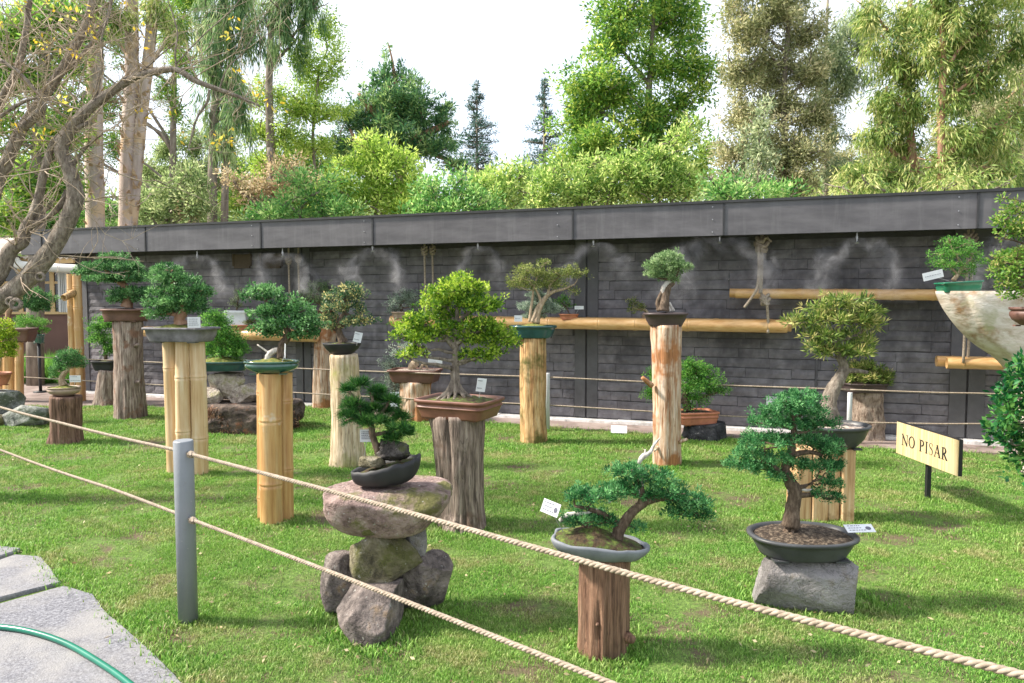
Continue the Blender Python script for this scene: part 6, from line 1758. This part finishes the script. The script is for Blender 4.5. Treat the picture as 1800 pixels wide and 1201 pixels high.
for x0, y0, x1, y1, r_ in ((682, 125, 679, 72, 7), (700, 140, 712, 105, 7), (722, 165, 752, 128, 7), (755, 190, 795, 160, 7), (660, 165, 655, 150, 6), (640, 175, 632, 148, 6), (775, 195, 792, 185, 6), (665, 150, 650, 122, 6), (790, 230, 812, 212, 6)):
    for i in range(6):
        f = i / 5; c = W(x0 + (x1 - x0) * f, y0 + (y1 - y0) * f, D_); q = r_ * S(D_) * (1 - .6 * f); tips.append((tuple(c), (q * 1.1, q, q * .9)))
V, Fc, T = cloud(tips, dict(TST['cedar'], cr=.09, L=.14), 1.3, 5); put('crown_tips', V, Fc, LM['cedar'], mb_root, tint=T)
def fir(label, px, ytop, ybot, hw, D, seed, bare=.0):
    rg = random.Random(seed); s = S(D)
    root = empty('fir_tree', Vector((W(px, ybot, D).x, D, 0)), label, 'tree', 'trees beyond the wall')
    mb = MB(); top = W(px, ytop, D); b = Vector((top.x, D, -.05))
    mb.tube([b, b.lerp(top, .5), top], [.14, .09, .015], 8); mb.build('trunk', M['trunk_far'], root, True)
    pads = []; mb = MB(); y = ytop
    while y < ybot:
        f = (y - ytop) / (ybot - ytop); w = hw * (.10 + 1.5 * f) * rg.uniform(.6, 1.15)
        for k in range(8):
            a = rg.uniform(0, 2 * PI); wl = w * rg.uniform(.5, 1.1)
            if rg.random() < bare * f: continue
            c0 = W(px, y, D); e = c0 + Vector((math.cos(a) * wl * s, math.sin(a) * wl * s, wl * s * .10))
            mb.tube([c0, c0.lerp(e, .5) + Vector((0, 0, -.05)), e], [.02, .015, .008], 5)
            for q in (.35, .6, .85, 1.0):
                c = c0.lerp(e, q); r_ = (.05 + wl * s * .09) * (1.2 - q * .6); pads.append((tuple(c), (r_ * 1.3, r_, r_ * .4)))
        y += (ybot - ytop) * .062 * rg.uniform(.7, 1.3)
    mb.build('limbs', M['trunk_far'], root, True)
    V, Fc, T = cloud(pads, dict(TST['fir'], per=6), .7, seed); put('crown', V, Fc, LM['fir'], root, tint=T)
fir('small pointed fir with drooping branches right of the cypress', 838, 148, 330, 44, 26, 3)
fir('thin sparse fir at the foot of the tall broadleaf tree', 957, 142, 320, 46, 27, 9, .45)
# left: weeping tree, thin tree, eucalypts
tree('weeping_tree', 'tall weeping tree with long hanging dark green foliage left of the sky', 18, [[(372, gnd, 9), (374, 330, 8), (378, 200, 7), (388, 60, 5), (400, -40, 4)], [(392, gnd, 7), (396, 320, 6), (400, 200, 4)]],
     [(380, 60, 50, 60), (410, 20, 50, 50), (360, 130, 34, 50), (395, 140, 44, 60), (410, 200, 40, 50), (375, 220, 30, 40), (360, 20, 34, 40), (440, 60, 30, 50), (390, 260, 26, 30), (400, -50, 60, 40)], 'weep', 'weeping', sub=8, rr=(.25, .4), squash=1.3, cover=1.0)
tree('weeping_tree', 'second weeping tree with hanging foliage at the top, nearer the open sky', 19.5, [[(478, gnd, 7), (476, 300, 7), (473, 160, 6), (478, 40, 5), (490, -40, 3)]],
     [(500, 20, 50, 40), (480, 60, 36, 50), (520, 70, 34, 40), (545, 20, 36, 36), (460, 10, 30, 50), (510, -40, 60, 30)], 'weep', 'weeping', sub=7, rr=(.25, .4), squash=1.3, cover=.9)
tree('thin_tree', 'thin open yellow green tree in front of the sky left of the cypress', 20, [[(476, gnd, 5), (478, 340, 5), (474, 240, 4), (476, 130, 3)], [(560, gnd, 3), (556, 350, 3), (550, 240, 2.5), (560, 130, 2)]],
     [(570, 60, 40, 40), (590, 110, 30, 40), (560, 150, 44, 30), (530, 190, 50, 30), (580, 200, 40, 30), (480, 170, 50, 34), (500, 240, 50, 30), (450, 230, 40, 34), (560, 260, 44, 26), (470, 290, 44, 26), (540, 110, 40, 30)], 'thin', 'forest yellow', sub=8, cover=1.2, spray=20)
tree('dry_tree', 'half dry tree with brown leaf bunches behind the left part of the roof', 16, [[(480, gnd, 6), (478, 330, 5), (474, 260, 4)], [(310, gnd, 2), (300, 350, 1.5), (295, 320, 1)]],
     [(480, 330, 50, 24), (440, 340, 40, 24), (500, 300, 40, 22), (540, 320, 40, 20), (330, 370, 34, 20), (410, 310, 30, 20)], 'thin', 'dry', sub=6, cover=1.0, spray=14)
def euc(label, D, paths, blobs):
    r = tree('eucalyptus', label, D, paths, blobs, 'droop', 'eucalypt', 'euc', sub=6, cover=.8)
    mb = MB(); rg = random.Random(hash_(label)); s = S(D)
    for P in paths:
        pts, rr = px_path(P, D)
        for k in range(70):
            i = rg.randrange(len(pts) - 1); p = pts[i].lerp(pts[i + 1], rg.random()); a = rg.uniform(-PI, 0.3)
            n_ = Vector((math.cos(a), math.sin(a), 0)); sd2 = Vector((-n_.y, n_.x, 0)); w = rg.uniform(.02, .05); h = rg.uniform(.05, .22)
            q = p + n_ * rr[i] * 1.02
            if p.z < 1: continue
            mb.add([q + sd2 * w, q - sd2 * w, q - sd2 * w * .6 + n_ * .05 + Vector((0, 0, h * .5)), q + sd2 * w * .8 + n_ * .03 + Vector((0, 0, h * .6)), q + n_ * .09 + Vector((0, 0, h))], [(0, 1, 2, 3), (3, 2, 4)])
    mb.build('bark_flakes', M['flake'], r)['kind'] = 'stuff'
    return r
euc('pale peeling eucalyptus trunk behind the bare tree, leftmost of the two', 14, [[(170, gnd, 18), (168, 400, 15.5), (166, 250, 14), (168, 120, 12), (172, 0, 10), (178, -80, 8)]], [(150, 0, 50, 30), (190, 30, 40, 30), (130, -50, 60, 30)])
euc('pale peeling forked eucalyptus right of the bare tree', 14.5, [[(225, gnd, 18), (224, 400, 14.5), (226, 250, 12.5), (232, 120, 11), (232, 0, 10), (236, -90, 9)], [(230, 400, 10), (240, 300, 9), (250, 200, 9), (262, 90, 9), (272, 0, 8), (280, -90, 7)]], [(290, 20, 40, 30), (310, 60, 30, 30), (210, 30, 30, 26), (250, -60, 60, 30)])
tree('leafy_tree', 'dense leafy green tree filling the upper left corner behind the bare tree', 13, [[(60, gnd, 14), (66, 380, 12), (70, 200, 9), (80, 60, 6)], [(68, 300, 8), (130, 220, 5), (150, 160, 3)]],
     [(40, 60, 60, 50), (110, 30, 50, 40), (60, 140, 50, 40), (120, 110, 40, 40), (20, 230, 50, 50), (90, 260, 50, 50), (130, 200, 36, 40), (60, 330, 60, 40), (120, 330, 40, 40), (20, 130, 50, 50), (150, 60, 30, 30), (-30, 60, 50, 60), (-40, 200, 50, 60), (10, 380, 50, 30)],
     'bush', 'forest', sub=9, cover=.95, L=1.15, spray=16)
# shrub line right behind the wall
def bush(label, D, blobs, leaf, style='bush', cover=1.0, sub=8, L=None, name='bush'):
    x = sum(b[0] for b in blobs) / len(blobs)
    return tree(name, label, D, [[(x, gnd, 4), (x + 4, 480, 3), (x - 3, 400, 2.5), (x, min(b[1] for b in blobs) + 40, 1.5)]], blobs, style, leaf, sub=sub, rr=(.2, .40), cover=cover * .85, group='bushes behind the roof', cat='bush', L=L, spray=26)
bush('yellow green feathery bush standing in front of the cypress', 15, [(650, 260, 40, 26), (690, 275, 40, 24), (620, 290, 40, 26), (660, 305, 50, 26), (710, 310, 36, 26), (600, 325, 36, 24), (680, 335, 50, 26), (730, 340, 34, 24), (640, 345, 40, 24), (640, 245, 20, 14), (715, 285, 20, 16), (620, 365, 50, 20), (690, 368, 50, 20), (745, 362, 40, 18), (580, 345, 34, 20)], 'forest yellow', cover=1.1)
bush('low fresh green bush above the roof left of the yellow green one', 14, [(520, 320, 34, 26), (580, 320, 34, 26), (500, 355, 36, 22), (540, 345, 34, 24), (580, 350, 34, 26), (600, 370, 40, 20), (470, 375, 30, 16), (560, 375, 44, 18), (510, 380, 40, 16), (440, 385, 24, 12)], 'thicket green', cover=.9)
bush('mixed green bush above the roof in the middle', 14, [(760, 350, 40, 24), (800, 345, 36, 24), (840, 350, 40, 22), (790, 370, 50, 18), (740, 375, 40, 16), (850, 372, 44, 14), (800, 320, 34, 24), (760, 325, 30, 22)], 'thicket green', cover=.9)
bush('brownish tangled shrub above the roof below the small fir', 15, [(870, 310, 40, 24), (840, 325, 34, 22), (900, 320, 40, 26), (880, 345, 50, 22), (920, 300, 30, 20), (930, 345, 36, 22)], 'thicket', cover=.8)
bush('wide light green bush above the roof below the broadleaf tree', 14.5, [(960, 320, 44, 26), (1000, 330, 44, 26), (1040, 320, 40, 28), (990, 300, 30, 22), (1070, 335, 44, 24), (950, 350, 44, 20), (1020, 352, 50, 18), (1100, 340, 44, 24), (1040, 290, 34, 24), (1080, 300, 34, 24)], 'thicket', cover=.9)
bush('pale grey green willow like bush above the roof left of the feathery tree', 14, [(1130, 270, 34, 26), (1170, 280, 36, 30), (1200, 240, 30, 26), (1150, 310, 44, 26), (1200, 300, 40, 26), (1110, 310, 36, 22), (1180, 335, 50, 22), (1220, 325, 30, 26), (1130, 340, 40, 20), (1090, 290, 26, 18), (1215, 215, 24, 22)], 'thicket', cover=1.1)
bush('fresh yellow green drooping bush just above the roof', 13, [(1260, 335, 36, 20), (1300, 330, 36, 20), (1340, 335, 34, 16), (1250, 315, 26, 16), (1290, 345, 44, 12), (1380, 338, 36, 12)], 'thicket green', cover=1.0)
bush('dark pointed grey green shrub beside the feathery tree', 15, [(1330, 220, 26, 30), (1335, 270, 32, 30), (1330, 310, 36, 30), (1345, 190, 18, 22)], 'grey green', cover=.8)
bush('low olive bush above the roof at the right', 13, [(1480, 330, 40, 18), (1530, 325, 40, 18), (1560, 335, 40, 12), (1620, 330, 40, 16), (1680, 325, 40, 16), (1740, 320, 50, 18), (1440, 338, 30, 12)], 'eucalypt', 'droop', cover=.8)
bush('green bush between the eucalyptus trunks and the weeping tree', 16, [(270, 350, 34, 26), (300, 330, 34, 26), (320, 360, 40, 26), (350, 330, 30, 26), (290, 380, 50, 18), (350, 370, 40, 22), (250, 370, 30, 24), (330, 305, 26, 20)], 'wood far', cover=.9)
bush('shady green bush behind the garden house roof', 19, [(0, 390, 60, 30), (60, 400, 60, 26), (110, 390, 40, 26), (30, 360, 50, 30), (140, 380, 30, 26), (190, 370, 30, 30), (-60, 390, 60, 40)], 'fresh green', cover=1.0)
tree('background_tree', 'mid green tree mass behind the dry tree, left of the cypress', 23, [[(500, gnd, 8), (505, 300, 6), (500, 250, 4)], [(560, gnd, 6), (565, 320, 5)]],
     [(440, 330, 50, 34), (500, 310, 54, 34), (560, 300, 50, 34), (600, 270, 34, 34), (530, 270, 40, 30), (470, 280, 34, 30), (590, 330, 50, 30), (420, 360, 50, 24), (540, 350, 60, 30)], 'thin', 'forest', sub=10, cover=1.8, spray=20)
tree('background_tree', 'dark green tree close behind the weeping trees on the left', 24, [[(340, gnd, 8), (345, 320, 5)]],
     [(300, 320, 46, 34), (340, 300, 40, 30), (370, 330, 46, 34), (280, 350, 46, 30), (330, 360, 50, 30), (260, 300, 26, 30), (290, 265, 34, 30), (335, 250, 34, 34), (250, 340, 40, 40), (420, 300, 34, 40), (390, 260, 30, 30)], 'thin', 'wood far', sub=12, cover=2.0, spray=20)
tree('background_tree', 'tall light green tree behind the pale eucalyptus trunks', 22, [[(300, gnd, 7), (305, 200, 5), (310, 60, 3)]],
     [(300, 40, 50, 50), (320, 110, 30, 40), (200, 60, 40, 60), (190, 180, 34, 50), (290, 160, 20, 30), (140, 100, 40, 60), (330, -20, 60, 50), (200, 260, 26, 50), (110, 220, 50, 50), (40, 300, 50, 50), (130, 320, 40, 50), (310, 200, 26, 40), (60, 40, 60, 60), (-20, 120, 60, 70), (20, 380, 60, 40)], 'thin', 'forest', sub=10, cover=1.5, spray=16)
tree('background_tree', 'yellow green tree filling the gap under the tall broadleaf tree', 20, [[(1060, gnd, 8), (1060, 330, 5), (1055, 290, 3)]],
     [(1000, 290, 44, 26), (1060, 290, 50, 28), (1120, 290, 44, 26), (960, 310, 34, 24), (1170, 300, 44, 30), (1220, 300, 34, 30), (1240, 270, 30, 30)], 'broad', 'thicket', sub=10, cover=1.1, spray=16)
tree('background_tree', 'olive tree mass behind the eucalyptuses at the right', 24, [[(1550, gnd, 8), (1555, 250, 5)], [(1720, gnd, 8), (1722, 200, 5)]],
     [(1480, 290, 50, 30), (1540, 280, 50, 40), (1600, 300, 50, 30), (1660, 250, 40, 50), (1720, 270, 60, 44), (1780, 280, 50, 44), (1730, 180, 50, 50), (1790, 120, 50, 60), (1560, 200, 40, 40), (1700, 90, 50, 50)], 'thin', 'feathery brown', sub=12, cover=1.9, spray=18)
# distant wood closing the gaps low on the skyline
rgw = np.random.default_rng(31); pads = []
for i in range(420):
    x = rgw.uniform(-34, 38); h = rgw.uniform(5.5, 8.0) + 1.4 * noise.noise(Vector((x * .2, 0, 0))); pads.append(((x, rgw.uniform(33, 40), h * rgw.uniform(.4, 1)), (1.7, 1.6, 1.0)))
V, Fc, T = cloud(pads, dict(L=.34, W=.16, per=26, cr=.5, up=.1, cover=2.2, shell=.3), 1.0, 4)
tag(put('distant_wood', V, Fc, LM['wood far'], tint=T, origin=Vector((0, 36, 0))), 'hazy distant band of trees behind the garden', 'wood', kind='stuff')

# ================================================================== BARE TREE, left foreground
Dt_ = 5.6
bt = empty('bare_tree', Vector((W(-150, 900, Dt_).x, Dt_, 0)), 'leafless old tree with twisting grey branches arching over the left side', 'tree')
LIMBS = [
 [(-170, 910, 46), (-150, 760, 38), (-110, 650, 34), (-60, 575, 28), (0, 528, 22), (40, 498, 20), (85, 448, 19), (118, 390, 17), (132, 345, 16), (122, 300, 14.5), (108, 265, 14), (118, 235, 12.5), (140, 208, 11), (165, 184, 10), (205, 155, 8), (240, 135, 7.5), (275, 126, 7), (310, 123, 6.5), (345, 143, 5.5), (400, 163, 4.5), (430, 175, 3.2), (457, 187, 2)],
 [(-110, 650, 26), (-60, 560, 22), (0, 480, 18), (18, 440, 17), (40, 425, 15), (45, 400, 13), (62, 370, 11), (78, 300, 9), (95, 250, 8), (120, 232, 7), (160, 215, 5)],
 [(-60, 560, 22), (-40, 460, 20), (-10, 340, 17), (10, 290, 16), (40, 225, 14), (70, 180, 13), (100, 135, 12), (125, 95, 11), (150, 45, 10), (160, 10, 9), (170, -50, 7)],
 [(40, 225, 12), (62, 205, 11), (74, 190, 10), (72, 168, 9.5)],
 [(-10, 340, 13), (-20, 230, 11), (0, 180, 10), (30, 120, 9), (45, 60, 8), (52, 0, 7), (60, -60, 5)],
 [(100, 135, 7), (80, 160, 6), (110, 130, 6), (150, 90, 6), (185, 40, 5), (200, -20, 4)],
 [(18, 440, 8), (30, 425, 7), (60, 395, 7), (100, 370, 7), (118, 335, 6)],
 [(368, 158, 3.2), (364, 180, 3), (350, 200, 2.6), (341, 222, 2.4), (336, 245, 2), (331, 263, 1.4)],
 [(331, 262, 1.2), (355, 260, 1), (385, 268, .9), (402, 272, .7)],
 [(310, 123, 3), (308, 90, 2.2), (312, 60, 1.8), (305, 30, 1.6), (295, 0, 1.3), (290, -30, 1)],
 [(310, 112, 2), (335, 85, 1.7), (365, 55, 1.5), (400, 25, 1.3), (430, -10, 1)],
 [(385, 158, 2), (400, 120, 1.6), (430, 90, 1.4), (452, 50, 1.2), (470, 20, 1)],
 [(240, 135, 3), (262, 115, 2), (290, 90, 1.6), (315, 70, 1.2)],
 [(165, 184, 5), (172, 150, 4), (180, 110, 3.2), (178, 70, 2.6), (190, 30, 2)],
 [(122, 300, 6), (150, 260, 4), (180, 235, 3)],
 [(0, 105, 5), (30, 125, 5), (50, 145, 4), (70, 170, 4)],
 [(-30, 230, 6), (0, 205, 5), (40, 180, 4), (66, 172, 3)],
]
mb = MB(); BP = []; BR = []
for i, P in enumerate(LIMBS):
    P = [(p[0], p[1], p[2] * (.80 if i == 0 else .68), (.35 if i in (2, 4, 5) else -.25 if i == 7 else 0) + (0)) for p in P]
    pts, rr = px_path(P, Dt_, 6)
    mb.tube(pts, rr, 16 if i < 3 else 9, jit=.14, groove=.16, gn=5, seed=i); BP.append(pts); BR.append(rr)
mb.build('trunk', M['bark'], bt, True)
# knots
for px, py, r_ in ((73, 487, 12), (30, 535, 16), (20, 530, 12)):
    mb = MB(); c = W(px, py, Dt_ - .07); ring = []
    for i in range(15):
        a = 2 * PI * i / 14; ring.append(c + Vector((math.cos(a) * r_ * .55 * S(Dt_), -.012, math.sin(a) * r_ * .5 * S(Dt_))))
    mb.tube(ring, r_ * .22 * S(Dt_), 8, cap=False, jit=.3); mb.build('knot', M['bark'], bt, True)
# twigs
rgt = random.Random(15); tips_ = []
def twig(mb, p, d, L, r, lvl):
    n = 5; pts = [p.copy()]; q = p.copy(); dd = d.copy()
    for i in range(n):
        dd = (dd + Vector((rgt.gauss(0, .22), rgt.gauss(0, .22), rgt.gauss(.05, .18)))).normalized()
        q = q + dd * L / n; pts.append(q.copy())
    mb.tube(pts, [r * (1 - .6 * i / n) for i in range(n + 1)], 5 if lvl else 6)
    if lvl >= 2: tips_.append(q); return
    for k in range(3 if lvl == 0 else 3):
        i = rgt.randrange(1, n + 1)
        nd = (dd + Vector((rgt.gauss(0, .7), rgt.gauss(0, .5), rgt.gauss(.1, .6)))).normalized()
        twig(mb, pts[i], nd, L * rgt.uniform(.4, .75), r * .55, lvl + 1)
mb = MB()
for li, (pts, rr) in enumerate(zip(BP, BR)):
    cnt = {0: 36, 1: 18, 2: 26, 4: 20, 5: 12}.get(li, 6)
    for k in range(cnt):
        i = rgt.randrange(len(pts) // 5, len(pts)); 
        if pts[i].z < 1.75: continue
        d = Vector((rgt.gauss(.1, .8), rgt.gauss(0, .6), rgt.gauss(.25, .8))).normalized()
        twig(mb, pts[i], d, rgt.uniform(.25, .75), min(rr[i] * .4, rgt.uniform(.0035, .008)), 0)
mb.build('twigs', M['twig'], bt, True)
# the last yellow leaves
rgy = np.random.default_rng(6); cs = [tips_[i] for i in rgy.choice(len(tips_), min(24, len(tips_)), replace=False)] + [W(x, y, Dt_) for x, y in ((390, 235), (400, 245), (405, 240), (415, 125), (320, 240), (460, 165), (250, 45), (130, 90), (70, 85), (300, 200), (445, 150), (395, 70))]
pos = np.concatenate([np.array(c)[None] + rgy.normal(size=(7, 3)) * .035 for c in cs]); dr = unit(rgy.normal(size=pos.shape) + np.array([0, 0, -.6]))
LV = leafarrays(pos, dr, .045, .022, rgy)
put('leaves', LV, np.arange(len(LV)).reshape(-1, 4), LM['autumn'], bt, tint=np.repeat(rgy.uniform(0, 1, len(pos)), 4))
